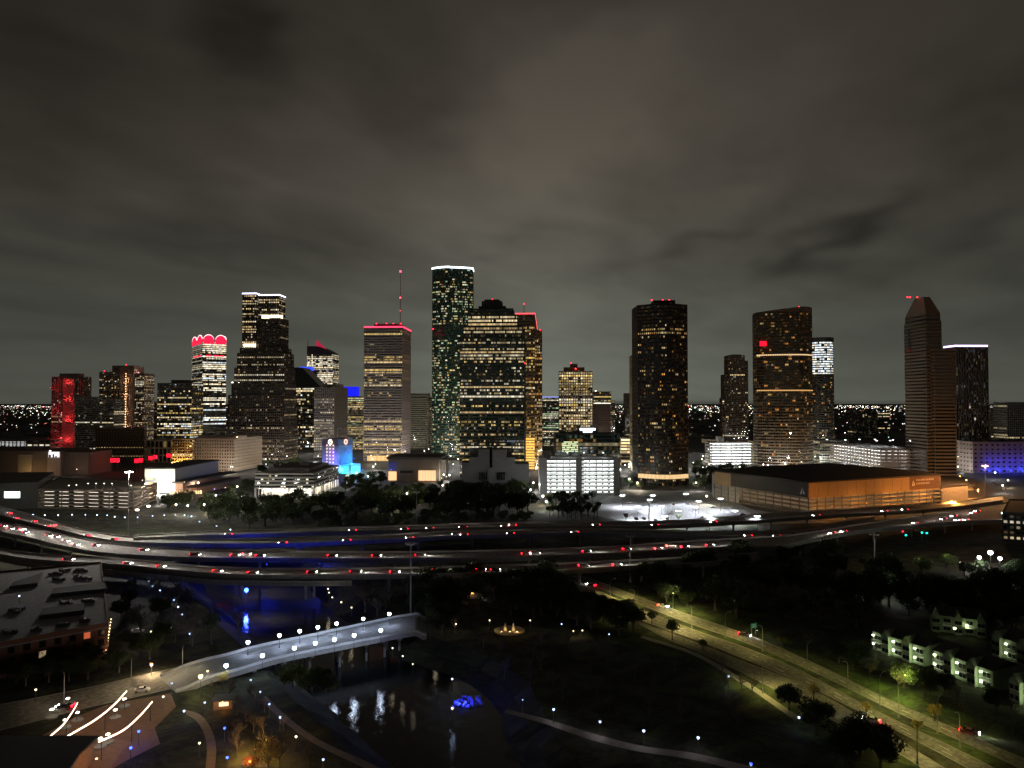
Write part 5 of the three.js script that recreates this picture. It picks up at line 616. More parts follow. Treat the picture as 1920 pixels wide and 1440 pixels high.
function traffic(key, dir, where, list) {              // dir 1: heading to the right of the picture
  const v = viaducts[key]; list.sort((a, b) => a[0] - b[0]);
  list.forEach(([px, py, o], i) => {
    let yf = 0, yn = 0; const r = v.rows; for (let k = 0; k + 1 < r.length; k++) if (px >= r[k][0] && px <= r[k + 1][0]) { const t = (px - r[k][0]) / (r[k + 1][0] - r[k][0]); yf = lerp(r[k][1], r[k + 1][1], t); yn = lerp(r[k][2], r[k + 1][2], t); }
    const q = gp(px, clamp(py + 2, lerp(yf, yn, 0.2), lerp(yf, yn, 0.85)), v.h); let best = 0, bd = 1e9; const C = mid(v.F, v.N, 0.5); C.forEach((c, k) => { const d = Math.hypot(c[0] - q[0], c[1] - q[1]); if (d < bd) { bd = d; best = k; } });
    const a = C[Math.max(0, best - 1)], b = C[Math.min(C.length - 1, best + 1)], yaw = Math.atan2(-(b[1] - a[1]), b[0] - a[0]) + (dir < 0 ? Math.PI : 0);
    const k = carCount, van = o?.van ?? k % 6 === 4, colour = carNames[o?.paint ?? (k * 7 + 3) % 5];
    car(`${colour} ${van ? 'van' : 'car'} on the ${where}, ${ORD[i] || 'last'} vehicle from the left`, 'traffic on the ' + where, q[0], v.h + 0.01, q[1], yaw, o);
  });
}
traffic('main', 1, 'main curved roadway', [[8, 986], [20, 991], [42, 992], [48, 998], [92, 1004], [106, 1006], [125, 1014], [143, 1021], [181, 1022], [270, 1031], [366, 1040], [441, 1041], [462, 1039], [488, 1042], [623, 1042], [706, 1042], [788, 1041], [986, 1038], [1003, 1037, { van: true, paint: 2 }], [1100, 1034], [1175, 1029], [1234, 1028], [1257, 1024], [1284, 1025], [1331, 1022], [1385, 1021], [1394, 1017], [1419, 1018], [1447, 1015], [1457, 1021]].slice(0, 25));
traffic('main', -1, 'right end of the main roadway', [[1560, 999], [1582, 996], [1769, 973], [1788, 967], [1795, 976], [1811, 978], [1824, 961], [1832, 958], [1716, 980]]);
traffic('near', 1, 'nearest wide roadway', [[129, 1049], [240, 1056], [302, 1062], [408, 1071], [474, 1074], [585, 1073], [667, 1072], [740, 1073], [820, 1069], [902, 1068], [929, 1069], [1014, 1066], [1094, 1061], [1157, 1059]]);
traffic('second', -1, 'second roadway', [[18, 962], [30, 976], [65, 977], [101, 985], [90, 991], [163, 1004], [214, 1013], [530, 1018], [650, 1013], [768, 1008], [855, 1001], [870, 1003], [957, 1000], [1078, 998], [1403, 1004], [1457, 1006], [1489, 1003], [1538, 1000]]);
traffic('far', -1, 'farthest roadway', [[428, 1003], [661, 995], [758, 992], [806, 991], [868, 988], [946, 986], [961, 984], [1118, 984], [1228, 984], [1338, 979], [1530, 966], [1658, 958], [1696, 955]]);
// tall masts
function mast(label, px, pyTop, pyBase, lit, c = [1, 0.95, 0.85], I = 0) {
  const q = gp(px, pyBase), d = -q[1], H = hAt(pyTop, d), g = thing('high_mast_light', label, 'light mast', q[0], 0, q[1], 0, 'tall freeway light masts'); new MB().tube([[0, 0, 0], [0, H, 0]], [0.42, 0.18], 8).build('pole', M.steel, g); new MB().tube([[0, 0, 0], [0, 1, 0]], 0.7, 8).build('base', M.concrete, g);
  const ring = new MB(); for (let k = 0; k < 8; k++) { const a = k / 8 * 6.2832, b = (k + 1) / 8 * 6.2832; ring.tube([[Math.cos(a) * 1.7, H - 0.4, Math.sin(a) * 1.7], [Math.cos(b) * 1.7, H - 0.4, Math.sin(b) * 1.7]], 0.1, 4); } ring.build('ring', M.pole, g);
  for (let k = 0; k < 6; k++) { const a = k / 6 * 6.2832; new MB().cbox(0, 0, 0, 1.1, 0.4, 0.8).build('lamp_head', lit ? glow(c[0] * 11, c[1] * 11, c[2] * 11) : headOff, g).position.set(Math.cos(a) * 1.9, H - 0.7, Math.sin(a) * 1.9); }
  if (lit) { const l = new THREE.PointLight(new THREE.Color().setRGB(...c), I); l.position.set(0, H - 1.6, 0); l.castShadow = true; l.shadow.radius = 60; l.name = 'lamp_head'; g.add(l); }
}
mast('lit tall light mast before the brown parking deck', 240, 883, 1022, true, [1, 0.93, 0.82], 21000); mast('unlit tall mast at the right end of the bridge', 770, 1016, 1158, false); mast('unlit tall mast in front of the concert hall', 781, 921, 988, false); mast('dark tall mast left of the lit parking lot', 1217, 930, 996, false); mast('lit orange tinted tall mast right of the big hall', 1848, 872, 948, true, [1, 0.48, 0.18], 15000); mast('thin unlit mast behind the nearest roadway', 1182, 1002, 1092, false);
mast('unlit mast beside the right end of the main roadway', 1640, 1000, 1060, false);
// ---------------------------------------------------------------- trees: a few of each kind, then copies
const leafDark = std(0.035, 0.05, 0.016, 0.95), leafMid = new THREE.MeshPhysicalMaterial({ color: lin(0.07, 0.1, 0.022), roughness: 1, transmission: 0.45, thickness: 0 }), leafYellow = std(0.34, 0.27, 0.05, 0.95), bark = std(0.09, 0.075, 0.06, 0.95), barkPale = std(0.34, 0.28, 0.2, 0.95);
function leafy(name, seed, h, rad, nLeaf, size, mat, o = {}) {
  const r = mulberry(seed), g = new THREE.Group(), t = new MB(), c = new MB(), th = h * (o.bole ?? 0.32); g.name = name; g.userData = { category: 'tree' };
  t.tube([[0, -0.2, 0], [0.1, th * 0.6, 0.05], [0.15 * rad * 0.3, th, 0.1]], [rad * 0.085 + 0.06, rad * 0.06 + 0.04, rad * 0.05], 7, false);
  const lobes = []; const nl = o.lobes || 9; for (let k = 0; k < nl; k++) { const a = k * 2.4 + r(), q = k === 0 ? 0 : (0.35 + 0.35 * r()) * rad, y = th + (h - th) * (k === 0 ? 0.7 : 0.22 + 0.55 * r()); const L = [Math.cos(a) * q, y, Math.sin(a) * q, rad * (0.34 + 0.26 * r())]; lobes.push(L); t.tube([[0.04, th * 0.85, 0.03], [L[0] * 0.5, lerp(th, L[1], 0.6), L[2] * 0.5], [L[0], L[1], L[2]]], [rad * 0.04, rad * 0.026, rad * 0.012], 5, false); }
  for (let i = 0; i < nLeaf; i++) { const L = lobes[Math.floor(r() * nl)], a = r() * 6.2832, u = r() * 2 - 1, s = Math.sqrt(1 - u * u), q = L[3] * (0.62 + 0.48 * Math.pow(r(), 0.6)) * (0.85 + 0.3 * n3(L[0] + Math.cos(a) * s * 2, u * 2, Math.sin(a) * s * 2)), p = [L[0] + Math.cos(a) * s * q, L[1] + u * q * 0.78, L[2] + Math.sin(a) * s * q]; if (p[1] < th * 0.7) continue; const e = V(r() - 0.5, r() - 0.5, r() - 0.5).normalize(), f = V(r() - 0.5, r() - 0.5, r() - 0.5).cross(e).normalize(), z = size * (0.6 + 0.8 * r()), w = z * 0.6; const k = 0.75 + 0.5 * r(); c.col([k, k, k]); const P = (m, n) => [p[0] + e.x * m + f.x * n, p[1] + e.y * m + f.y * n, p[2] + e.z * m + f.z * n]; c.tri(P(-z, 0), P(0, -w), P(z, 0)); c.tri(P(-z, 0), P(z, 0), P(0.2 * z, w)); }
  part('trunk', t.geo(), bark, g); const m = mat.clone(); m.vertexColors = true; part('crown', c.geo(), m, g); return g;
}
function bare(name, seed, h, depth, mat, spread = 0.55) {
  const r = mulberry(seed), g = new THREE.Group(), t = new MB(), b = new MB(); g.name = name; g.userData = { category: 'tree' };
  const grow = (p, d, len, rad, k) => { const q = [p[0] + d.x * len, p[1] + d.y * len, p[2] + d.z * len], m = [lerp(p[0], q[0], 0.5) + (r() - 0.5) * len * 0.12, lerp(p[1], q[1], 0.5), lerp(p[2], q[2], 0.5) + (r() - 0.5) * len * 0.12]; (k === 0 ? t : b).tube([p, m, q], [rad, rad * 0.85, rad * 0.68], k < 2 ? 6 : 3, false); if (k >= depth) return; const n = k === 0 ? 5 : k < 2 ? 4 : 3; for (let i = 0; i < n; i++) { const s = d.clone().add(V((r() - 0.5) * 2 * spread * 1.6, (r() - 0.3) * spread, (r() - 0.5) * 2 * spread * 1.6)).normalize(); const u = k === 0 ? 0.6 + 0.4 * i / n : 0.5 + 0.5 * r(); grow([lerp(p[0], q[0], u), lerp(p[1], q[1], u), lerp(p[2], q[2], u)], s, len * (0.58 + 0.22 * r()), Math.max(0.03, rad * 0.55), k + 1); } };
  grow([0, -0.2, 0], V(0, 1, 0), h * 0.36, h * 0.018 + 0.05, 0); part('trunk', t.geo(), mat, g); part('branch_crown', b.geo(), mat, g, 'stuff'); return g;
}
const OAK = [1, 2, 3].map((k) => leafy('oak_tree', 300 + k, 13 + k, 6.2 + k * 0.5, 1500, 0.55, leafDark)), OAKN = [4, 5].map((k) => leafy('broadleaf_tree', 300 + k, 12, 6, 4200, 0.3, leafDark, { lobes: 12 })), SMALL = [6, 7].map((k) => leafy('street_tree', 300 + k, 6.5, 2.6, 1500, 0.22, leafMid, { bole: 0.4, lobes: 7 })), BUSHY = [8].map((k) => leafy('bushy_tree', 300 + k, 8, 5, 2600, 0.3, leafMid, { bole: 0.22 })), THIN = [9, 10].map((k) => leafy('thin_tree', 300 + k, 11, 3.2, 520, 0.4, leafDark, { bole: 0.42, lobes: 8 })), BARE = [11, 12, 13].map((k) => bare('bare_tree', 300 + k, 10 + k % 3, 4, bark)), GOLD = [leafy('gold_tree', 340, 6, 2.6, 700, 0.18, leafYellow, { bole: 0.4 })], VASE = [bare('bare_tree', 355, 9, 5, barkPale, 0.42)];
const inside = (p, P) => { let c = false; for (let i = 0, j = P.length - 1; i < P.length; j = i++) if ((P[i][1] > p[1]) !== (P[j][1] > p[1]) && p[0] < (P[j][0] - P[i][0]) * (p[1] - P[i][1]) / (P[j][1] - P[i][1]) + P[i][0]) c = !c; return c; };
const tR = mulberry(4040), keepOut = [];
function plant(src, label, group, x, z, s = 1) { return copyOf(src, label, x, 0, z, tR() * 6.28, group, s); }
function grove(label, group, px, n, kinds, s0, s1, gap) {
  const P = px.map(([x, y]) => gp(x, y)), xs = P.map((q) => q[0]), zs = P.map((q) => q[1]), put = []; let tries = 0;
  while (put.length < n && tries++ < n * 60) { const p = [lerp(Math.min(...xs), Math.max(...xs), tR()), lerp(Math.min(...zs), Math.max(...zs), tR())]; if (!inside(p, P) || put.some((q) => Math.hypot(q[0] - p[0], q[1] - p[1]) < gap) || keepOut.some((K) => inside(p, K))) continue; put.push(p); plant(kinds[Math.floor(tR() * kinds.length)], label, group, p[0], p[1], lerp(s0, s1, tR())); }
}
function lone(src, px, py, s, label, group) { const q = gp(px, py); return plant(src, label, group, q[0], q[1], s); }
// ---------------------------------------------------------------- the parkway, the bridge and the roads to it
const E = { e1: [[1050, 1068], [1111, 1087], [1200, 1120], [1300, 1156], [1400, 1190], [1514, 1238], [1655, 1306], [1832, 1385], [1980, 1450]], e2: [[1045, 1073], [1110, 1098], [1200, 1134], [1300, 1172], [1400, 1206], [1533, 1264], [1686, 1338], [1900, 1435], [2010, 1490]], e3: [[1042, 1075], [1105, 1101], [1200, 1142], [1300, 1181], [1400, 1216], [1500, 1258], [1643, 1334], [1830, 1424], [1950, 1490]], e4: [[1035, 1082], [1095, 1112], [1200, 1162], [1300, 1198], [1380, 1229], [1517, 1288], [1655, 1357], [1823, 1445], [1930, 1505]], e5: [[1030, 1084], [1090, 1115], [1200, 1167], [1300, 1204], [1380, 1236], [1502, 1284], [1624, 1352], [1777, 1445], [1880, 1505]], e6: [[1020, 1088], [1080, 1122], [1140, 1144], [1205, 1174], [1261, 1203], [1317, 1226], [1380, 1256], [1441, 1287], [1508, 1321], [1579, 1360], [1685, 1413], [1740, 1447], [1830, 1500]] };
const C = {}; for (const k in E) C[k] = curve(E[k], 0, 60);
keepOut.push([...C.e1, ...C.e6.slice().reverse()], waterP);
function road(name, A, B, label, mat = M.road) { const b = strip(A, B, 0.03), m = setting(name, b.geo(), mat, label); for (const [X, Y] of [[A, B], [B, A]]) { const k = new MB(), I = X.map((q, i) => { const dx = Y[i][0] - q[0], dz = Y[i][1] - q[1], l = Math.hypot(dx, dz); return [q[0] - dx / l * 0.3, q[1] - dz / l * 0.3]; }); strip(X, I, 0.15, k); for (let i = 0; i + 1 < X.length; i++) { k.quad([X[i][0], 0, X[i][1]], [X[i + 1][0], 0, X[i + 1][1]], [X[i + 1][0], 0.15, X[i + 1][1]], [X[i][0], 0.15, X[i][1]]); } k.build('kerb', M.concrete, m); } return m; }
const pk = [['parkway_road', C.e1, C.e2, 'far carriageway of the parkway'], ['parkway_road', C.e3, C.e4, 'middle carriageway of the parkway'], ['parkway_road', C.e5, C.e6, 'near side lane of the parkway']].map((a) => road(a[0], a[1], a[2], a[3]));
{ const l = new MB(); dashes(C.e1, C.e2, 0.5, 0.042, 0.14, 3, 9, l); l.build('lane_marking', M.paint, pk[0], 'stuff'); const k = new MB(); dashes(C.e3, C.e4, 0.36, 0.042, 0.14, 3, 9, k); dashes(C.e3, C.e4, 0.68, 0.042, 0.14, 3, 9, k); k.build('lane_marking', M.paint, pk[1], 'stuff'); }
{ const b = strip(C.e2, C.e3, 0.02); setting('grass_median', b.geo(), M.grass); const v = strip(C.e6, C.e6.map((q) => [q[0] - 12, q[1] + 9]), 0.02); setting('grass_verge', v.geo(), M.grass); const f = strip(C.e1.map((q) => [q[0] + 9, q[1] - 9]), C.e1, 0.02); setting('grass_verge', f.geo(), M.grass); }
{ const P = curve([[1205, 1192], [1300, 1222], [1400, 1278], [1500, 1345]], 0, 20), Q = curve([[1200, 1196], [1296, 1227], [1394, 1284], [1492, 1352]], 0, 20); setting('footpath', strip(P, Q, 0.04).geo(), M.concrete); }
// bridge
const BH = 2.5, bh = (i) => 0.05 + (BH - 0.05) * smooth(0, 11, i) * (1 - smooth(45, 50, i)), bF = curve([[300, 1256], [340, 1248], [417, 1232], [480, 1215], [573, 1195.6], [682, 1172], [745, 1159], [775, 1154], [800, 1150]], BH, 50), bN = curve([[330, 1284], [372, 1276], [428, 1264], [520, 1237], [600, 1220], [680, 1204], [730, 1194], [770, 1187], [800, 1182]], BH, 50);
keepOut.push([...bF, ...bN.slice().reverse()]);
{
  const g = new THREE.Group(); g.name = 'road_bridge'; g.userData = { kind: 'structure', label: 'road bridge over the bayou lined with white lamps' }; scene.add(g);
  const top = (A, B, dy, b) => { for (let i = 0; i + 1 < A.length; i++) b.quad([A[i][0], bh(i) + dy, A[i][1]], [B[i][0], bh(i) + dy, B[i][1]], [B[i + 1][0], bh(i + 1) + dy, B[i + 1][1]], [A[i + 1][0], bh(i + 1) + dy, A[i + 1][1]]); return b; };
  const side = (A, y0, y1, b, flip) => { for (let i = 0; i + 1 < A.length; i++) { const q = [[A[i][0], bh(i) + y0, A[i][1]], [A[i + 1][0], bh(i + 1) + y0, A[i + 1][1]], [A[i + 1][0], bh(i + 1) + y1, A[i + 1][1]], [A[i][0], bh(i) + y1, A[i][1]]]; if (flip) b.quad(q[1], q[0], q[3], q[2]); else b.quad(...q); } return b; };
  top(bF, bN, 0, new MB()).build('road_deck', concrete(0.3, 0.3, 0.31), g); const s = new MB(); top(bN, bF, -1.4, s); side(bN, -1.4, 0, s); side(bF, -1.4, 0, s, true); s.build('girder', M.concrete, g);
  const inn = (A, B, m) => A.map((q, i) => { const dx = B[i][0] - q[0], dz = B[i][1] - q[1], l = Math.hypot(dx, dz); return [q[0] + dx / l * m, q[1] + dz / l * m]; });
  for (const [A, B, near] of [[bF, bN, 0], [bN, bF, 1]]) { const w = new MB(), I = inn(A, B, 2.2), J = inn(A, B, 0.25); if (near) top(I, A, 0.18, w); else top(A, I, 0.18, w); side(I, 0, 0.18, w, near); w.build('footway', concrete(0.36, 0.36, 0.36), g); const p = new MB(); side(A, 0.18, 1.1, p, !near); side(J, 0.18, 1.1, p, near); if (near) top(J, A, 1.1, p); else top(A, J, 1.1, p); p.build('railing', concrete(0.6, 0.6, 0.6), g); }
  const ln = new MB(); for (const t of [0.4, 0.5, 0.6]) { const L = mid(bF, bN, t), W = inn(L, bN, 0.14); for (let i = 12; i < 45; i++) if (t === 0.5 || i % 2) ln.quad([L[i][0], bh(i) + 0.012, L[i][1]], [W[i][0], bh(i) + 0.012, W[i][1]], [W[i + 1][0], bh(i + 1) + 0.012, W[i + 1][1]], [L[i + 1][0], bh(i + 1) + 0.012, L[i + 1][1]]); } ln.build('lane_marking', M.paint, g, 'stuff');
  for (const i of [16, 20, 24, 28, 32, 36, 40]) { const p = new MB(), a = bF[i], b = bN[i], yaw = Math.atan2(-(b[1] - a[1]), b[0] - a[0]); p.obox((a[0] + b[0]) / 2, (a[1] + b[1]) / 2, BH - 2.4, BH - 1.42, Math.hypot(b[0] - a[0], b[1] - a[1]) * 0.9, 1.2, yaw); for (const t of [0.2, 0.5, 0.8]) p.tube([[lerp(a[0], b[0], t), -8, lerp(a[1], b[1], t)], [lerp(a[0], b[0], t), BH - 2.4, lerp(a[1], b[1], t)]], 0.45, 8); p.build('pier', M.concrete, g); }
}
const rT = curve([[330, 1253], [278, 1264], [194, 1284], [111, 1301], [0, 1322], [-120, 1345]], 0, 24), rB = curve([[360, 1282], [328, 1290], [242, 1310], [156, 1329], [70, 1352], [-60, 1385]], 0, 24); keepOut.push([...rT, ...rB.slice().reverse()]); road('bridge_road', rT, rB, 'road running from the bridge to the lower left corner', std(0.22, 0.2, 0.17, 0.9, { map: texAsphalt }));
// ---------------------------------------------------------------- lamps
function lampPost(name, label, group, px, py, hgt, c, I, o = {}) {
  const y0 = o.y0 || 0, q = gp(px, py, y0 + hgt), r = o.r || 0.3, g = thing(name, label, 'lamp', q[0], y0, q[1], 0, group);
  new MB().tube([[0, 0, 0], [0, hgt - r, 0]], [0.1, 0.06], 6).build('pole', o.pole || M.pole, g); new MB().tube([[0, 0, 0], [0, 0.5, 0]], [0.2, 0.12], 6).build('base', o.pole || M.pole, g); new MB().tube([[0, hgt + r * 0.85, 0], [0, hgt + r * 1.25, 0]], [r * 0.6, r * 0.15], 8).build('cap', M.pole, g);
  const e = (o.e || 2.6) * (0.7 + 0.7 * tR()); new MB().ball(0, hgt, 0, r, r, r, 10, 6).build('lamp_globe', glow(c[0] * e, c[1] * e, c[2] * e), g);
  const lc = o.lc || c, l = new THREE.PointLight(new THREE.Color().setRGB(...lc), I); l.position.set(0, r * 2 < 0.5 ? hgt : hgt - r - 0.12, 0); l.castShadow = true; l.shadow.radius = r * 40; l.name = 'lamp_globe'; g.add(l); return g;
}
const CW = [0.8, 0.9, 1], WW = [1, 0.82, 0.55], BL = [0.5, 0.64, 1], BD = [0.04, 0.09, 1];
[[465, 1204], [524, 1191], [562, 1183], [596, 1176], [631, 1169], [681, 1160], [730, 1151]].forEach(([x, y], i) => lampPost('bridge_lamp', `white globe lamp on the far railing of the bridge, ${ORD[i]} from the left`, 'lamps along the bridge', x, y, 4.4, CW, 84, { y0: BH + 0.18, r: 0.66, e: 14, lc: [0.58, 0.71, 1] }));
[[424, 1248], [492, 1229], [552, 1215], [591, 1206], [627, 1199], [664, 1191], [714, 1182]].forEach(([x, y], i) => lampPost('bridge_lamp', `white globe lamp on the near railing of the bridge, ${ORD[i]} from the left`, 'lamps along the bridge', x, y, 4.4, CW, 84, { y0: BH + 0.18, r: 0.66, e: 14, lc: [0.58, 0.71, 1] }));
[[280, 1083], [279, 1090], [286, 1099], [300, 1107], [326, 1125], [334, 1138], [341, 1152], [356, 1188]].forEach(([x, y], i) => lampPost('path_lamp', `small blue white lamp on the left bayou path below the freeway, ${ORD[i]} from the top`, 'left bayou path lamps', x, y, 3.6, BL, 5, { r: 0.36, lc: [0.4, 0.5, 1] }));
[[617, 1095], [615, 1104], [617, 1111], [623, 1120], [640, 1129], [659, 1139]].forEach(([x, y], i) => lampPost('path_lamp', `small white lamp on the right bayou path above the bridge, ${ORD[i]} from the top`, 'right bayou path lamps', x, y, 3.6, WW, 6, { r: 0.34 }));
[[470, 1275], [488, 1297], [505, 1320], [525, 1345], [555, 1381], [606, 1424]].forEach(([x, y], i) => lampPost('path_lamp', `blue tinted lamp along the lower left bayou path, ${ORD[i]} from the top`, 'lower left path lamps', x, y, 3.6, i === 4 ? WW : BL, 9, { r: i > 2 ? 0.3 : 0.27, lc: [0.5, 0.52, 1] }));
[[736, 1215], [755, 1230], [774, 1245]].forEach(([x, y], i) => lampPost('path_lamp', `small warm lamp on the bank right below the bridge, ${ORD[i]} from the top`, 'bank lamps below the bridge', x, y, 3, WW, 4, { r: 0.26 }));
[[980, 1312], [1038, 1330], [1125, 1353], [1207, 1370], [1309, 1383], [1408, 1432]].forEach(([x, y], i) => lampPost('path_lamp', `white blue lamp along the bottom park path, ${ORD[i]} from the left`, 'bottom park path lamps', x, y, 3.8, i === 5 ? BD : BL, i ? 16 : 5, { r: i ? 0.36 : 0.2, lc: [0.85, 0.8, 0.95] }));
[[817, 1169], [855, 1170], [918, 1163], [994, 1163], [1053, 1170], [1142, 1189]].forEach(([x, y], i) => lampPost('park_lamp', `small lamp in the dark park right of the bridge, ${ORD[i]} from the left`, 'park lamps right of the bridge', x, y, 3.8, i > 3 ? BL : WW, 6, { r: 0.28 }));
[[1075, 1183], [1092, 1182]].forEach(([x, y], i) => lampPost('park_lamp', `low warm lamp near the parkway trees, ${i ? 'right' : 'left'} one of the pair`, 'pair of low warm lamps', x, y, 2.4, [1, 0.75, 0.4], 6, { r: 0.3 }));
[[848, 1273, BL, 9, 'blue white lamp above the blue lit water'], [848, 1328, WW, 3, 'tiny lamp at the water edge below the blue patch'], [283, 1184, [1, 0.85, 0.45], 10, 'yellow lamp in the trees left of the bridge'], [284, 1246, [1, 0.75, 0.42], 330, 'warm lamp at the road junction left of the bridge'], [321, 1177, WW, 5, 'small lamp beyond the left bank trees'], [376, 1268, [1, 0.84, 0.36], 170, 'large yellow street lamp beside the bridge end'], [389, 1258, WW, 8, 'small lamp just right of the yellow street lamp'], [322, 1281, BL, 14, 'blue white lamp at the roadside by the bridge end'], [306, 1306, WW, 18, 'white lamp at the corner of the plaza'], [384, 1317, BL, 14, 'blue white lamp beside the kiosk'], [345, 1333, BL, 16, 'blue white lamp on the curved path'], [421, 1365, BD, 16, 'deep blue lamp right of the curved path'], [426, 1420, BD, 16, 'deep blue lamp at the bottom right of the curved path'], [374, 1393, WW, 14, 'white lamp in the planting left of the curved path'], [260, 1371, BD, 30, 'deep blue lamp on the plaza edge'], [245, 1402, BD, 22, 'deep blue lamp below the plaza edge'], [1366, 1268, BL, 16, 'blue white lamp beside the parkway at the bare trees'], [1498, 1345, BL, 14, 'blue white lamp under the large tree beside the parkway'], [67, 1293, WW, 5, 'small lamp at the far side of the lower left road'], [1582, 1114, WW, 4, 'tiny lamp in the dark woods at the right']].forEach(([x, y, c, I, l]) => lampPost('park_lamp', l, null, x, y, l.includes('large yellow') ? 6.5 : 3.6, c, I, { r: l.includes('large yellow') ? 0.7 : l.includes('warm lamp') ? 0.5 : 0.32, e: c === BD ? 6 : l.includes('yellow') ? 2.4 : 2.6 }));
// blue floodlight under the freeway and its companions
{ const q = gp(462, 1108, 1), g = thing('blue_flood_light', 'intense blue floodlight under the freeway above the bayou', 'floodlight', q[0], WATER, q[1]); new MB().tube([[0, -1, 0], [0, 7, 0]], 0.15, 6).build('pole', M.pole, g); new MB().ball(0, 7.4, 0, 0.95, 0.95, 0.95, 12, 8).build('lamp_globe', glow(0.5, 1.6, 16), g); const l = new THREE.PointLight(new THREE.Color().setRGB(0.02, 0.04, 1), 1500); l.position.set(0, 6.2, 0); l.castShadow = true; l.shadow.radius = 30; g.add(l); }
[[360, 1062], [460, 1030], [500, 1058], [600, 1056]].forEach(([x, y], i) => { const q = gp(x, y, 2), g = thing('blue_flood_light', `hidden blue floodlight below the freeway decks, ${ORD[i]} from the left`, 'floodlight', q[0], 0, q[1], 0, 'blue floodlights below the decks'); new MB().tube([[0, -3, 0], [0, 1.6, 0]], 0.12, 6).build('pole', M.pole, g); new MB().cbox(0, 2, 0, 0.45, 0.35, 0.35).build('lamp_head', glow(0.1, 0.3, 4), g); const l = new THREE.PointLight(new THREE.Color().setRGB(0.02, 0.04, 1), i === 1 ? 420 : 620); l.position.set(0, 2, 0); l.castShadow = true; g.add(l); });
{ const q = gp(872, 1312, -4), g = thing('water_flood_light', 'blue floodlight aimed at the water by the right bank', 'floodlight', q[0] - 1, WATER, q[1]); new MB().tube([[0, -1, 0], [0, 1.6, 0]], 0.12, 6).build('pole', M.pole, g); new MB().cbox(0, 1.8, 0, 0.4, 0.3, 0.3).build('lamp_head', glow(0.05, 0.1, 3), g); const l = new THREE.PointLight(new THREE.Color().setRGB(0.02, 0.03, 1), 230); l.position.set(0, 1.8, 0); l.castShadow = true; g.add(l); const t = thing('rock_bank', 'heap of pale rocks at the water, lit vivid blue', 'rocks', ...(() => { const c = gp(874, 1317, WATER); return [c[0], WATER, c[1]]; })()), rr = mulberry(808); for (let k = 0; k < 34; k++) { const a = gp(848 + 54 * rr(), 1306 + 22 * rr(), WATER), m = new MB().ball(0, 0, 0, 0.5 + 0.8 * rr(), 0.25 + 0.4 * rr(), 0.4 + 0.7 * rr(), 6, 4).build('rock', concrete(0.42, 0.42, 0.42), t); m.position.set(a[0] - t.position.x, 0.1, a[1] - t.position.z); m.rotation.set(rr(), rr() * 6, rr()); } }
// parkway street lamps with shielded heads
[[1144, 1127, 0], [1190, 1146, 1], [1262, 1154, 0], [1297, 1178, 1], [1360, 1196, 0], [1430, 1221, 1], [1430, 1300, 0], [1514, 1258, 0], [1590, 1296, 1], [1650, 1325, 0], [1685, 1345, 1], [1758, 1375, 0], [1800, 1402, 1], [1720, 1432, 0]].forEach(([px, py, s], i) => {
  const q = gp(px, py), g = thing('street_lamp', `grey curved arm street lamp along the parkway, ${ORD[i]} from the freeway end`, 'street lamp', q[0], 0, q[1], 0.65 + (s ? Math.PI : 0), 'street lamps along the parkway'); new MB().tube([[0, 0, 0], [0, 8, 0], [0.4, 8.9, 0], [1.3, 9.5, 0], [2.6, 9.7, 0]], [0.13, 0.1, 0.08, 0.07, 0.06], 6).build('pole', M.steel, g); new MB().tube([[0, 0, 0], [0, 0.6, 0]], 0.24, 6).build('base', M.concrete, g); new MB().cbox(2.9, 9.66, 0, 0.9, 0.16, 0.4).build('lamp_head', M.pole, g); new MB().cbox(2.9, 9.565, 0, 0.6, 0.03, 0.3).build('lens_light', glow(6, 4.6, 2.2), g);
  const l = new THREE.SpotLight(new THREE.Color().setRGB(1, 0.8, 0.26), [1700, 1500, 1600, 1300, 520, 260, 800, 260, 220, 560, 320, 260, 260, 560][i], 0, 1.25, 0.5); l.position.set(2.9, 9.5, 0); l.target.position.set(3.4, 0, 0); l.castShadow = true; l.shadow.radius = 15; g.add(l, l.target);
});
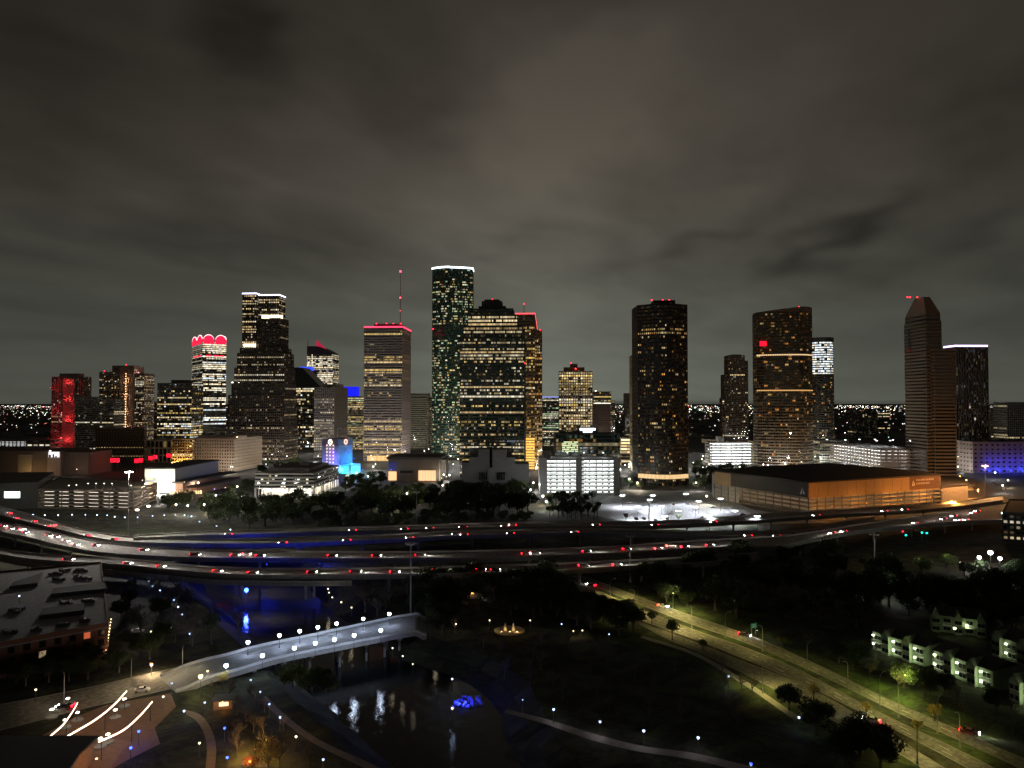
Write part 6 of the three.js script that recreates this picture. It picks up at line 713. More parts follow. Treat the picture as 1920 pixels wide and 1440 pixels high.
// parking lot
{ const P = [[1085, 962], [1165, 918], [1330, 922], [1410, 955], [1560, 980], [1330, 985], [1180, 978]].map(([x, y]) => gp(x, y)), b = new MB(); b.cap(ccw(P), 0.06); const m = setting('parking_lot', b.geo(), std(0.4, 0.4, 0.4, 0.85, { map: texAsphalt })), l = new MB(); for (let r = 0; r < 6; r++) for (let k = 0; k < 20; k++) { const a = gp(1180 + k * 10 + r * 6, 928 + r * 8); l.obox(a[0], a[1], 0.064, 0.07, 0.15, 5, 0.2); } l.build('bay_marking', M.paint, m, 'stuff'); keepOut.push(P);
  [[1167, 929], [1196, 950], [1218, 937], [1224, 929], [1240, 949], [1246, 968], [1272, 958], [1286, 926], [1304, 951], [1310, 940], [1330, 966], [1351, 935], [1378, 958], [1420, 968]].forEach(([x, y], i) => { const q = gp(x, y, 10), g = thing('lot_lamp', `bright white lamp mast in the parking lot, ${ORD[i]} from the left`, 'lamp', q[0], 0, q[1], 0, 'parking lot lamp masts'); new MB().tube([[0, 0, 0], [0, 9.8, 0]], [0.14, 0.1], 6).build('pole', M.pole, g); new MB().tube([[0, 0, 0], [0, 0.9, 0]], 0.35, 8).build('base', M.concrete, g); for (const s of [-1, 1]) { new MB().cbox(s * 1.1, 10, 0, 1.5, 0.35, 1.1).build('lamp_head', glow(13, 13.5, 14), g); } const l = new THREE.SpotLight(0xeef4ff, 2900, 0, 1.42, 0.3); l.position.set(0, 9.5, 0); l.target.position.set(0, 0, 0); l.castShadow = true; l.shadow.radius = 40; g.add(l, l.target); });
  [[1180, 944, 0, 'silver'], [1258, 962, 2, 'white'], [1263, 947, 3, 'red'], [1289, 946, 4, 'dark blue'], [1302, 960, 0, 'silver'], [1337, 953, 1, 'black'], [1392, 966, 1, 'black']].forEach(([x, y, p, c], i) => { const q = gp(x, y); car(`${c} parked car in the lit parking lot, ${ORD[i]} parked one from the left`, 'cars parked in the lot', q[0], 0.06, q[1], 0.3 + i * 0.5, { off: true, paint: p, van: i === 1 }); }); }
// sodium lit corner at the right of the hall
[[1785, 940], [1791, 941], [1800, 893], [1812, 900], [1834, 918]].forEach(([x, y], i) => { const g = lampPost('sodium_lamp', `orange street lamp in the corner right of the big hall, ${ORD[i]} from the left`, 'orange lamps right of the hall', x, y, 9, [1, 0.38, 0.07], i === 4 ? 7000 : 3400, { r: 0.6, e: 11 }); });
[[1560, 949], [1625, 943], [1690, 937], [1745, 932]].forEach(([x, y], i) => lampPost('sodium_lamp', `orange street lamp before the open decks of the hall, ${ORD[i]} from the left`, 'orange lamps before the hall', x, y, 9, [1, 0.37, 0.06], 620, { r: 0.24, e: 6 }));
// lamps on the downtown streets
const dl = [[432, 925, 1], [455, 930, 1.6], [456, 935, 2], [405, 929, 1], [420, 940, 1], [372, 905, 0.8], [383, 946, 0.7], [445, 912, 0.8], [527, 873, 1.2], [709, 921, 0.6], [724, 930, 0.6], [734, 931, 0.6], [749, 935, 0.8], [763, 925, 0.6], [776, 932, 0.6], [830, 910, 0.7], [905, 926, 0.5], [832, 890, 1], [843, 891, 1], [1000, 905, 1.2], [1012, 908, 1], [995, 918, 0.8], [1180, 898, 1], [1195, 905, 1], [1305, 905, 0.8], [1325, 930, 1.2], [1440, 872, 1.5], [1458, 878, 1.2], [1472, 868, 1.2], [1491, 874, 1], [1530, 880, 1.2], [1548, 882, 1], [1300, 868, 1.2], [1318, 876, 1], [790, 872, 1.2], [800, 862, 1.5], [668, 886, 0.8], [690, 893, 0.6], [1163, 880, 1], [1172, 872, 0.9], [1024, 940, 1], [1018, 930, 1.4], [300, 930, 0.8], [330, 946, 0.8], [352, 948, 0.6], [62, 897, 0.8], [16, 905, 0.6], [88, 887, 1], [1866, 886, 0.9], [1890, 900, 0.8], [1880, 910, 0.8], [560, 900, 0.4], [650, 905, 0.5], [1590, 930, 0.2]];
{ const r = mulberry(93), cl = [[1, 0.94, 0.84], [1, 0.84, 0.55], [0.94, 0.98, 1]], near = (p) => footprints.some((P) => { const c = centre(P); return P.some((q) => Math.hypot(q[0] - p[0], q[1] - p[1]) < 5) || inside(p, ccw(P).map((q) => [c[0] + (q[0] - c[0]) * 1.12, c[1] + (q[1] - c[1]) * 1.12])); });
  for (const d of [890, 925, 1005, 1060, 1170, 1215]) for (let px = 440; px < 1800; px += 52) { const x = px + (r() - 0.5) * 24, p = [xAt(x, d), -d]; if (!near(p)) { const [a, b, c] = [p[0] / d, (8 - EYE) / d, 1], v = (c * CT + b * ST), u = (b * CT - c * ST); dl.push([960 + FOC * a / v, 720 - FOC * u / v, 1.25, 1]); } }
  dl.sort((a, b) => a[0] - b[0]); dl.forEach(([x, y, k, g], i) => lampPost('downtown_lamp', `street lamp in the downtown streets, ${ORD[i] || 'last'} one from the left`, 'downtown street lamps', x, y, 8, cl[i % 3], 1100 * k, { r: g ? 0.55 : 0.5 + 0.3 * k, e: 7 })); }
// string of path lamps before the brown parking deck
[[50, 963], [62, 965], [84, 966], [109, 966], [135, 965], [160, 965], [182, 966], [201, 966], [215, 969], [234, 970], [258, 970], [286, 967], [308, 966], [329, 966], [346, 966], [359, 968], [374, 978], [406, 986], [432, 993], [452, 997], [473, 997]].forEach(([x, y], i) => lampPost('walk_lamp', `small blue white lamp on the walk before the brown parking deck, ${ORD[i]} from the left`, 'walk lamps before the parking deck', x, y, 3.5, BL, 6, { r: 0.36, e: 8 }));
// ---------------------------------------------------------------- apartments, plaza and houses
{ // brick apartment block at the left, with a flat roof
  const H = 11, nr = gp(203, 1171, H), fr = gp(190, 1056, H), fl = gp(-90, 1082, H), nl = gp(-90, 1226, H), P = ccw([nr, fr, fl, nl]), c = centre(P), t = thing('brick_apartment', 'long brick apartment block with flat pale roof at the left edge', 'building', c[0], 0, c[1]), Q = rel(t, P), brick = std(0.2, 0.085, 0.055, 0.9, { map: texConcrete }), roofM = concrete(0.34, 0.34, 0.36);
  new MB().walls(Q, 0, H).build('wall', brick, t); new MB().cap(Q, H).build('roof', roofM, t); const I = insetP(Q, 0.4), w = new MB(); w.walls(Q, H, H + 0.8); w.walls(I.slice().reverse(), H, H + 0.8); for (let e = 0; e < 4; e++) { const f = (e + 1) % 4; w.quad([Q[e][0], H + 0.8, Q[e][1]], [Q[f][0], H + 0.8, Q[f][1]], [I[f][0], H + 0.8, I[f][1]], [I[e][0], H + 0.8, I[e][1]]); } w.build('parapet', brick, t); new MB().prism(insetP(Q, -0.25), H - 1.1, H - 0.7).build('cornice', concrete(0.3, 0.27, 0.24), t); new MB().prism(insetP(Q, -0.2), 3.4, 3.7).build('string_course', concrete(0.3, 0.27, 0.24), t);
  const pr = (px, py) => { const q = gp(px, py, H); return [q[0] - c[0], q[1] - c[1]]; };
  for (const poly of [[[25, 1098], [80, 1080], [70, 1100], [18, 1106]], [[100, 1110], [195, 1098], [200, 1110], [95, 1121]], [[80, 1148], [160, 1138], [158, 1152], [73, 1162]]]) { const L = poly.map((q) => pr(...q)); new MB().prism(L, H + 0.03, H + 1.6).build('roof_house', concrete(0.09, 0.09, 0.1), t); }
  const r = mulberry(61); for (const [px, py, n] of [[105, 1078, 6], [112, 1088, 5], [150, 1072, 8], [155, 1085, 8], [120, 1072, 4], [35, 1145, 7], [30, 1148, 5], [20, 1188, 7], [120, 1174, 6], [70, 1182, 5], [125, 1132, 8], [165, 1128, 6], [160, 1165, 5]]) for (let k = 0; k < n; k++) { const p = pr(px + (k - n / 2) * 3.2 * (0.6 + r()), py + (r() - 0.5) * 5); new MB().cbox(0, 0.6, 0, 1.1, 1.2, 1.1).build('air_unit', std(0.16, 0.16, 0.17, 0.6, { metalness: 0.3 }), t).position.set(p[0], H + 0.02, p[1]); }
  const win = new MB(), lit = new MB(); for (let e = 0; e < 4; e++) { const a = Q[e], b = Q[(e + 1) % 4], L = Math.hypot(b[0] - a[0], b[1] - a[1]), o = [-(b[1] - a[1]) / L, (b[0] - a[0]) / L], n = Math.round(L / 4.2); for (let k = 0; k < n; k++) for (let f = 0; f < 3; f++) { const u0 = (k + 0.28) / n, u1 = (k + 0.72) / n, y = 0.9 + f * 3.4, p = (u, yy, d) => [lerp(a[0], b[0], u) + o[0] * d, yy, lerp(a[1], b[1], u) + o[1] * d], on = r() < 0.09; const fr = new MB(); for (const [x0, x1, y0, y1] of [[u0 - 0.03 / n, u1 + 0.03 / n, y - 0.12, y], [u0 - 0.03 / n, u1 + 0.03 / n, y + 1.8, y + 1.95]]) { fr.quad(p(x0, y0, 0.12), p(x1, y0, 0.12), p(x1, y1, 0.12), p(x0, y1, 0.12)); fr.quad(p(x0, y1, 0.12), p(x1, y1, 0.12), p(x1, y1, 0), p(x0, y1, 0)); } fr.quad(p(u0, y, 0.03), p(u1, y, 0.03), p(u1, y + 1.8, 0.03), p(u0, y + 1.8, 0.03)); if (e < 2 || a[1] + c[1] > -330) fr.build('window', on ? (r() < 0.4 ? glow(0.5, 0.1, 0.04) : glow(0.3, 0.22, 0.12)) : G.dark, t); } }
  const q = gp(36, 1132, H); { new MB().tube([[0, 0, 0], [0, 3, 0]], 0.08, 5).build('lamp_pole', M.pole, t).position.set(q[0] - c[0], H, q[1] - c[1]); new MB().ball(0, 3, 0, 0.22, 0.22, 0.22, 8, 5).build('lamp_globe', glow(6, 6.5, 9), t).position.set(q[0] - c[0], H, q[1] - c[1]); const l = new THREE.PointLight(0xc8d4ff, 110); l.position.set(q[0] - c[0], H + 3, q[1] - c[1]); l.castShadow = true; t.add(l); }
  for (let k = 0; k < 12; k++) { const p = gp(lerp(207, 197, k / 11), lerp(1160, 1224, k / 11), lerp(8.5, 1.5, k / 11)); new MB().ball(0, 0, 0, 0.22, 0.22, 0.22, 6, 4).build('string_light', glow(6, 3.8, 1.9), t).position.set(p[0] - c[0] + 0.6, lerp(8.5, 1.5, k / 11), p[1] - c[1] + 0.6); } const s = gp(206, 1205, 4), l2 = new THREE.PointLight(0xffb070, 14); l2.position.set(s[0] - c[0] + 1.6, 4, s[1] - c[1] + 1.6); t.add(l2);
}
{ // plaza in the lower left: paving, three curved light strips on a canopy frame, dark roof
  const P = [[140, 1345], [200, 1322], [320, 1300], [330, 1325], [290, 1365], [300, 1395], [240, 1425], [160, 1470], [20, 1470], [60, 1390]].map(([x, y]) => gp(x, y)), b = new MB(); b.cap(ccw(P), 0.05); setting('plaza_paving', b.geo(), std(0.24, 0.14, 0.09, 0.85, { map: texConcrete }));
  keepOut.push(P);
  [[[145, 1318], [132, 1340], [116, 1361], [92, 1382]], [[237, 1296], [213, 1322], [178, 1350], [127, 1380]], [[285, 1316], [262, 1342], [228, 1371], [185, 1391]]].forEach((s, i) => { const h = 5, C3 = curve(s, h, 24), q = C3[0], g = thing('light_canopy', `curved glowing light strip on posts over the plaza, ${ORD[i]} from the left`, 'light strip', q[0], 0, q[1], 0, 'three curved light strips'); const pts = C3.map((p) => [p[0] - q[0], h, p[1] - q[1]]); new MB().tube(pts, 0.19, 6).build('strip_light', glow(5, 3.5, 2.4), g); new MB().tube(pts.map((p) => [p[0], h + 0.36, p[2]]), 0.14, 5).build('beam', M.pole, g); for (const k of [1, 12, 23]) new MB().tube([[pts[k][0], 0, pts[k][2]], [pts[k][0], h + 0.3, pts[k][2]]], 0.1, 6).build('post', M.pole, g); for (const k of [4, 10, 16, 22]) { const l = new THREE.PointLight(0xffc090, 7); l.position.set(pts[k][0], h - 0.5, pts[k][2]); l.castShadow = true; g.add(l); } });
  [[97, 1346], [122, 1366], [127, 1325], [145, 1352], [188, 1402], [202, 1394], [216, 1347], [233, 1326]].forEach(([x, y], i) => { const q = gp(x, y), g = thing('planter_light', `round planter with low white light on the plaza, ${ORD[i]} from the left`, 'planter', q[0], 0, q[1], 0, 'plaza planters'); const ring = new MB(); for (let k = 0; k < 14; k++) { const a = k / 14 * 6.2832, c = (k + 1) / 14 * 6.2832; ring.quad([Math.cos(c) * 1.5, 0, Math.sin(c) * 1.5], [Math.cos(a) * 1.5, 0, Math.sin(a) * 1.5], [Math.cos(a) * 1.5, 0.5, Math.sin(a) * 1.5], [Math.cos(c) * 1.5, 0.5, Math.sin(c) * 1.5]); ring.tri([0, 0.5, 0], [Math.cos(c) * 1.5, 0.5, Math.sin(c) * 1.5], [Math.cos(a) * 1.5, 0.5, Math.sin(a) * 1.5]); } ring.build('planter', M.concrete, g); new MB().tube([[0, 0.5, 0], [0, 2.2, 0]], 0.06, 5).build('post', M.pole, g); new MB().cbox(0, 2.4, 0, 0.7, 0.28, 0.7).build('lamp_head', glow(9, 8.4, 6.5), g); const l = new THREE.PointLight(0xffe0b4, 9); l.position.set(0, 1.95, 0); l.castShadow = true; g.add(l); });
  const R = [[-60, 1380], [186, 1380], [150, 1412], [110, 1470], [-60, 1470]].map(([x, y]) => gp(x, y, 6)), c = centre(R), t = thing('pavilion', 'dark flat roofed pavilion in the lower left corner', 'building', c[0], 0, c[1]); topBox(t, 'roof', R, 5.6, 6.1, concrete(0.04, 0.04, 0.042)); topBox(t, 'wall', scaleP(R, 0.9), 0, 5.59, concrete(0.3, 0.22, 0.15)); const q = gp(150, 1425, 3), l = new THREE.PointLight(0xffb060, 30); l.position.set(q[0] - c[0] + 4, 3, q[1] - c[1]); l.castShadow = true; t.add(l); new MB().cbox(q[0] - c[0] + 4, 3.3, q[1] - c[1], 0.4, 0.2, 0.4).build('lamp_head', glow(5, 3.2, 1.4), t);
  const W = curve([[110, 1470], [150, 1425], [185, 1398], [215, 1385]], 0, 16), W2 = curve([[190, 1470], [215, 1430], [232, 1405], [250, 1392]], 0, 16); setting('footpath', strip(W, W2, 0.07).geo(), std(0.32, 0.2, 0.12, 0.9, { map: texConcrete }));
  const A = curve([[345, 1330], [375, 1340], [395, 1365], [405, 1400], [402, 1450]], 0, 20), B = curve([[350, 1340], [368, 1352], [382, 1375], [388, 1405], [384, 1450]], 0, 20); setting('footpath', strip(A, B, 0.05).geo(), std(0.34, 0.24, 0.14, 0.9, { map: texConcrete }));
  const A2 = curve([[498, 1305], [540, 1345], [600, 1388], [680, 1425], [760, 1462]], 0, 20), B2 = curve([[488, 1312], [530, 1352], [590, 1395], [665, 1432], [740, 1470]], 0, 20); setting('footpath', strip(A2, B2, 0.05).geo(), std(0.26, 0.22, 0.2, 0.9, { map: texConcrete }));
  const A3 = curve([[950, 1330], [1030, 1350], [1120, 1378], [1200, 1398], [1300, 1412], [1420, 1440]], 0, 24), B3 = curve([[945, 1336], [1022, 1358], [1110, 1388], [1195, 1409], [1295, 1424], [1410, 1452]], 0, 24); setting('footpath', strip(A3, B3, 0.05).geo(), std(0.28, 0.25, 0.2, 0.9, { map: texConcrete }));
  const lawn = strip(curve([[1180, 1180], [1260, 1215], [1340, 1250], [1420, 1300]], 0, 12), curve([[1160, 1200], [1240, 1222], [1320, 1262], [1400, 1310]], 0, 12), 0.025); setting('lawn', lawn.geo(), M.grass);
}
{ // lit kiosk in the lower left planting
  const q = gp(420, 1325), t = thing('kiosk', 'small kiosk with a lit window in the lower left planting', 'kiosk', q[0], 0, q[1], 0.2); new MB().box(-2.6, 0, -2, 2.6, 2.6, 2).build('wall', concrete(0.3, 0.22, 0.14), t); new MB().box(-3.1, 2.61, -2.5, 3.1, 2.85, 2.6).build('roof', M.roof, t); new MB().box(-1, 1, 2.01, 1.6, 2.1, 2.08).build('lit_window', glow(1.7, 1.35, 0.75), t); const l = new THREE.PointLight(0xff9a3c, 16); l.position.set(0, 1.8, 4); l.castShadow = true; t.add(l); new MB().cbox(0, 2.45, 2.3, 0.3, 0.14, 0.2).build('lamp_head', glow(4, 2.4, 0.9), t);
}
car('white car parked across the road left of the bridge', null, ...(() => { const q = gp(266, 1297); return [q[0], 0.03, q[1]]; })(), 0.25, { off: true, paint: 2, van: false });
[[258, 1186, 0, 'silver car parked under the trees left of the bridge'], [122, 1328, 1, 'dark car waiting beside the plaza with its lamps on']].forEach(([x, y, p, l], i) => { const q = gp(x, y); car(l, null, q[0], 0.03, q[1], 0.3 + i * 2.9, { off: !i, paint: p, van: false, beam: 60 }); });
{ const q = gp(283, 1252), t = thing('red_sign_board', 'small glowing red board below the warm junction lamp', 'sign', q[0], 0, q[1]); new MB().tube([[0, 0, 0], [0, 1.2, 0]], 0.06, 5).build('post', M.pole, t); new MB().cbox(0, 1.5, 0, 0.9, 0.5, 0.1).build('sign_light', glow(1.6, 0.2, 0.05), t); }
// parkway traffic
[[1108, 1099, 1, 0, 3, 'car braking with red lamps just below the freeway on the parkway'], [1243, 1139, -1, 0.35, 2, 'white car on the far carriageway of the parkway nearest the freeway'], [1396, 1193, -1, 0.5, 1, 'black car on the far carriageway beside the green sign'], [1634, 1354, 1, 0.5, 0, 'silver car on the middle carriageway near the large tree'], [1818, 1376, -1, 0.4, 3, 'dark red car at the lower right of the parkway']].forEach(([x, y, d, t, p, l]) => { const q = gp(x, y); car(l, 'cars on the parkway', q[0], 0.032, q[1], d > 0 ? Math.PI - 0.62 : -0.62, { paint: p, van: false, beam: 200 }); });
{ const q = gp(1413, 1190), t = thing('guide_sign', 'green road guide sign beside the far carriageway', 'sign', q[0], 0, q[1], 0.4); for (const s of [-1, 1]) new MB().tube([[s * 1, 0, 0], [s * 1, 4.4, 0]], 0.08, 5).build('post', M.steel, t); new MB().cbox(0, 3.5, 0.12, 3, 1.9, 0.08).build('sign_panel', std(0.02, 0.25, 0.1, 0.6), t); const b = new MB(); for (const [y, w] of [[3.9, 2.1], [3.4, 1.6], [3, 2.2]]) b.cbox(0, y, 0.17, w, 0.18, 0.01); b.build('lettering', M.paint, t, 'stuff'); const l = new THREE.PointLight(0xf0fff0, 2.5); l.position.set(0, 2.2, 2); t.add(l); new MB().cbox(0, 2.2, 1.9, 0.3, 0.1, 0.2).build('sign_lamp', glow(2, 2, 1.8), t); }
{ // monument in the park, lit from the ground
  const q = gp(955, 1183), t = thing('park_monument', 'pair of pale statues on a warmly lit round terrace', 'monument', q[0], 0, q[1]); const d = new MB(); for (let k = 0; k < 20; k++) { const a = k / 20 * 6.2832, b = (k + 1) / 20 * 6.2832; d.tri([0, 0.25, 0], [Math.cos(b) * 6, 0.25, Math.sin(b) * 6], [Math.cos(a) * 6, 0.25, Math.sin(a) * 6], [0, 1, 0]); d.quad([Math.cos(b) * 6, 0, Math.sin(b) * 6], [Math.cos(a) * 6, 0, Math.sin(a) * 6], [Math.cos(a) * 6, 0.25, Math.sin(a) * 6], [Math.cos(b) * 6, 0.25, Math.sin(b) * 6]); } d.build('terrace', std(0.36, 0.26, 0.16, 0.9), t);
  for (const s of [-1, 1]) { const b = new MB(); b.cbox(s * 1.6, 0.75, 0, 1, 1, 1); b.tube([[s * 1.6, 1.25, 0], [s * 1.6, 1.9, 0.02], [s * 1.6, 2.5, 0], [s * 1.6, 2.7, 0]], [0.34, 0.26, 0.36, 0.14], 8); b.ball(s * 1.6, 2.9, 0, 0.18, 0.22, 0.18); b.build('statue', std(0.6, 0.56, 0.5, 0.8), t); } for (const x of [-3, 0.2, 3]) { new MB().cbox(x, 0.4, 2, 0.3, 0.2, 0.3).build('ground_light', glow(5, 3.8, 2), t); const l = new THREE.PointLight(0xffc478, 9); l.position.set(x, 0.75, 1.9); l.castShadow = true; t.add(l); } }
{ const q = gp(890, 1124), t = thing('service_truck', 'parked service truck with amber and white lamps in the dark park', 'truck', q[0], 0, q[1], 0.2); new MB().box(-3.2, 0.7, -1.1, 1.4, 2.9, 1.1).build('box_body', M.white, t); new MB().box(1.5, 0.6, -1.05, 3.2, 2.2, 1.05).build('cab', M.white, t); for (const sx of [-2, 2.3]) for (const sz of [-1, 1]) part('wheel', wheelGeo, tyreMat, t).position.set(sx, 0.4, sz); new MB().cbox(-1.8, 3.05, 0, 1.2, 0.25, 0.5).build('amber_light', glow(8, 3, 0.4), t); new MB().cbox(3.25, 0.95, 0.6, 0.2, 0.25, 0.5).build('headlight', headGlow, t); const l = new THREE.PointLight(0xffb060, 14); l.position.set(-1.8, 3.5, 1.2); t.add(l); }
// houses at the right: a lit apartment row and dark roofs behind
function house(label, a, b, h, depth, o = {}) {
  const A = gp(...a), B = gp(...b), L = Math.hypot(B[0] - A[0], B[1] - A[1]), yaw = Math.atan2(-(B[1] - A[1]), B[0] - A[0]), t = thing(o.name || 'apartment_row', label, 'house', A[0], 0, A[1], yaw, o.group), wall = std(0.34, 0.42, 0.28, 0.9, { map: texConcrete }), n = o.n || Math.max(1, Math.round(L / 9)), w = L / n;
  new MB().box(0, 0, -depth, L, h, 0).build('wall', wall, t); const ro = new MB(), rh = 2.6, ov = 0.5; ro.quad([-ov, h, ov], [L + ov, h, ov], [L + ov, h + rh, -depth / 2], [-ov, h + rh, -depth / 2]); ro.quad([L + ov, h, -depth - ov], [-ov, h, -depth - ov], [-ov, h + rh, -depth / 2], [L + ov, h + rh, -depth / 2]); for (const x of [0, L]) ro.tri([x, h, 0], [x, h, -depth], [x, h + rh, -depth / 2]); ro.build('roof', concrete(0.05, 0.05, 0.05), t);
  for (let k = 0; k < n; k++) { const x = (k + 0.5) * w; if (k % 2 === (o.odd || 0)) { const gb = new MB(); gb.box(x - w * 0.32, 0, 0, x + w * 0.32, h, 1.6); gb.build('bay', wall, t); const gr = new MB(); gr.quad([x - w * 0.36, h - 0.2, 2], [x, h + 2.1, 2], [x, h + 2.1, -depth / 3], [x - w * 0.36, h - 0.2, -depth / 3]); gr.quad([x, h + 2.1, 2], [x + w * 0.36, h - 0.2, 2], [x + w * 0.36, h - 0.2, -depth / 3], [x, h + 2.1, -depth / 3]); gr.tri([x - w * 0.32, h, 1.61], [x + w * 0.32, h, 1.61], [x, h + 1.9, 1.61]); gr.build('gable', wall, t); }
    const z = k % 2 === (o.odd || 0) ? 1.62 : 0.02; for (let f = 0; f * 3 + 2.6 < h; f++) { for (const s of [-0.16, 0.16]) { const wi = new MB().box(x + s * w - 0.55, f * 3 + 0.9, z, x + s * w + 0.55, f * 3 + 2.3, z + 0.06).build('window', G.dark, t); new MB().box(x + s * w - 0.7, f * 3 + 0.78, z, x + s * w + 0.7, f * 3 + 0.9, z + 0.14).build('sill', M.white, wi); } if (k % 2 !== (o.odd || 0) && f) { const bl = new MB(); bl.box(x - w * 0.4, f * 3 - 0.1, 0.03, x + w * 0.4, f * 3 + 0.05, 1.5); for (let m = 0; m < 9; m++) bl.box(x - w * 0.4 + m * w * 0.1, f * 3 + 0.05, 1.42, x - w * 0.4 + m * w * 0.1 + 0.06, f * 3 + 1.05, 1.48); bl.box(x - w * 0.4, f * 3 + 1.05, 1.4, x + w * 0.4, f * 3 + 1.13, 1.5); bl.build('balcony', M.white, t); } }
    if (o.lamps && k % 2 !== (o.odd || 0)) for (const y of [2.3, 5.4]) if (y < h) { new MB().cbox(x - w * 0.3, y, 0.9, 0.62, 0.36, 0.4).build('porch_light', glow(11, 11.5, 7.5), t); const l = new THREE.PointLight(new THREE.Color().setRGB(0.85, 1, 0.55), o.lamps); l.position.set(x - w * 0.3, y - 0.3, 1.3); l.castShadow = true; t.add(l); } }
  return t;
}
house('lit apartment row with green white porch lamps, upper half of the row', [1637, 1217], [1735, 1250], 6.6, 12, { n: 5, odd: 1, lamps: 8, group: 'houses at the right' }); house('lit apartment row with green white porch lamps, lower half of the row', [1752, 1256], [1862, 1298], 6.6, 12, { n: 5, odd: 1, lamps: 8, group: 'houses at the right' });
house('dark gabled houses behind the lit apartment row', [1745, 1182], [1850, 1196], 6.5, 10, { n: 5, name: 'gabled_house', group: 'houses at the right' }); house('gabled house at the right edge behind the lit row', [1862, 1226], [1960, 1262], 7, 12, { n: 4, name: 'gabled_house', lamps: 1.5, group: 'houses at the right' }); house('apartment at the lower right edge with two porch lamps', [1895, 1310], [1990, 1350], 6.6, 12, { n: 3, odd: 0, lamps: 8, group: 'houses at the right' });
[[1790, 1178], [1813, 1173], [1831, 1165], [1895, 1150]].forEach(([x, y], i) => lampPost('yard_lamp', `yellow green yard lamp above the lit apartment row, ${ORD[i]} from the left`, 'yard lamps by the houses', x, y, 4, [0.9, 1, 0.55], 10, { r: 0.5, e: 5 }));
[[1672, 1058], [1722, 1048], [1770, 1042]].forEach(([x, y], i) => { lampPost('lawn_lamp', `greenish lamp shining into a round tree, ${ORD[i]} from the left`, 'lamps in the three round trees', x, y, 6.4, [0.85, 1, 0.4], 420, { r: 0.24 }); const q = gp(x, y, 6.4); copyOf(BUSHY[0], `round tree lit yellow green from within, ${ORD[i]} from the left beyond the parkway`, q[0] + 0.8, 0, q[1] + 1.2, i, 'three lit round trees', 0.98); });
lampPost('lawn_lamp', 'single warm lamp right of the three lit round trees', null, 1801, 1055, 4, [1, 0.78, 0.5], 20, { r: 0.5 }); { const g = lampPost('flood_lamp', 'white floodlight mast standing alone in the dark field', null, 1668, 1092, 8, [0.97, 1, 0.98], 260, { r: 0.6 }); }
[[1836, 1045], [1857, 1036], [1875, 1047]].forEach(([x, y], i) => lampPost('flood_lamp', `brilliant white floodlight of the three near the right edge, ${ORD[i]} from the left`, 'three brilliant floodlights', x, y, 10, [0.95, 0.98, 1], 460, { r: i === 1 ? 1.2 : 0.9, e: 12 }));
{ const P = [[1800, 1058], [1990, 1050], [1990, 1085], [1810, 1078]].map(([x, y]) => gp(x, y)), b = new MB(); b.cap(ccw(P), 0.03); setting('yard_paving', b.geo(), std(0.2, 0.18, 0.15, 0.9, { map: texAsphalt })); const P2 = [[1600, 1068], [1760, 1062], [1790, 1085], [1690, 1110], [1620, 1090]].map(([x, y]) => gp(x, y)), c = new MB(); c.cap(ccw(P2), 0.02); setting('lawn', c.geo(), M.grass); }
{ const q = gp(1695, 1288), t = copyOf(BUSHY[0], 'bright yellow green tree lit from inside beside the lit apartments', q[0], 0, q[1], 1, null, 0.9); lampPost('yard_lamp', 'lamp inside the bright yellow green tree', null, 1697, 1266, 6.2, [0.9, 1, 0.22], 420, { r: 0.24 }); }
// signal lights under the right end of the freeway
[[1698, 1003, [0.02, 1.6, 1.3]], [1728, 998, [0.02, 1.6, 1.1]], [1737, 999, [0.02, 1.6, 1.1]], [1692, 996, [1.6, 0.05, 0.1]]].forEach(([x, y, c], i) => { const q = gp(x, y, 5.5), g = thing('traffic_signal', `traffic signal under the right end of the freeway, ${['teal', 'left green', 'right green', 'red'][i]} one`, 'traffic signal', q[0], 0, q[1]); new MB().tube([[0, 0, 0], [0, 6.2, 0]], 0.1, 5).build('pole', M.pole, g); new MB().cbox(0, 5.5, 0.1, 0.5, 1.4, 0.4).build('housing', M.dark, g); new MB().cbox(0, 5.4, 0.45, 1.1, 0.8, 0.2).build('signal_light', glow(c[0] * 2, c[1] * 2, c[2] * 2), g); });
// ---------------------------------------------------------------- planting
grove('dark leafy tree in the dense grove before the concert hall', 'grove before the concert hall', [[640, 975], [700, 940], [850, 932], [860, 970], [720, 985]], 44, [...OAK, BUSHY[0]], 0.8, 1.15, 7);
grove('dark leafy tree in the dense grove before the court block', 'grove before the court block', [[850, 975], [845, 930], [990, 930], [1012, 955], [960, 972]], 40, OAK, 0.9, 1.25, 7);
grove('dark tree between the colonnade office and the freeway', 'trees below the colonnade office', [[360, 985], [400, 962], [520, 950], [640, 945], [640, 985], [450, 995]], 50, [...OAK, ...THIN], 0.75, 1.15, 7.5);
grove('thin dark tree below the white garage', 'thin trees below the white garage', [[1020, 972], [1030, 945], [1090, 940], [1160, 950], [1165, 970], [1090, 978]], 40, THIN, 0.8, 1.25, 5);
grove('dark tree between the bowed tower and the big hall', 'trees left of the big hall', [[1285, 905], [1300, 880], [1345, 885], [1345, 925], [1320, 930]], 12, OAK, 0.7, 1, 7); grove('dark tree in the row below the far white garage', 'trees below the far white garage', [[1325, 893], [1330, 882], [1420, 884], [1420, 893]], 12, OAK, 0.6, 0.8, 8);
grove('dark tree around the theatre forecourt', 'trees at the theatre forecourt', [[300, 958], [310, 945], [420, 940], [465, 925], [470, 960], [400, 968]], 14, OAK, 0.6, 0.95, 9); grove('dark tree beside the city hall', 'trees beside the city hall', [[480, 892], [490, 880], [600, 880], [590, 895]], 10, OAK, 0.8, 1.1, 9); grove('dark tree between the city hall and the concert hall', 'trees right of the city hall', [[640, 925], [660, 895], [725, 895], [730, 915], [680, 935]], 14, OAK, 0.6, 0.9, 9);
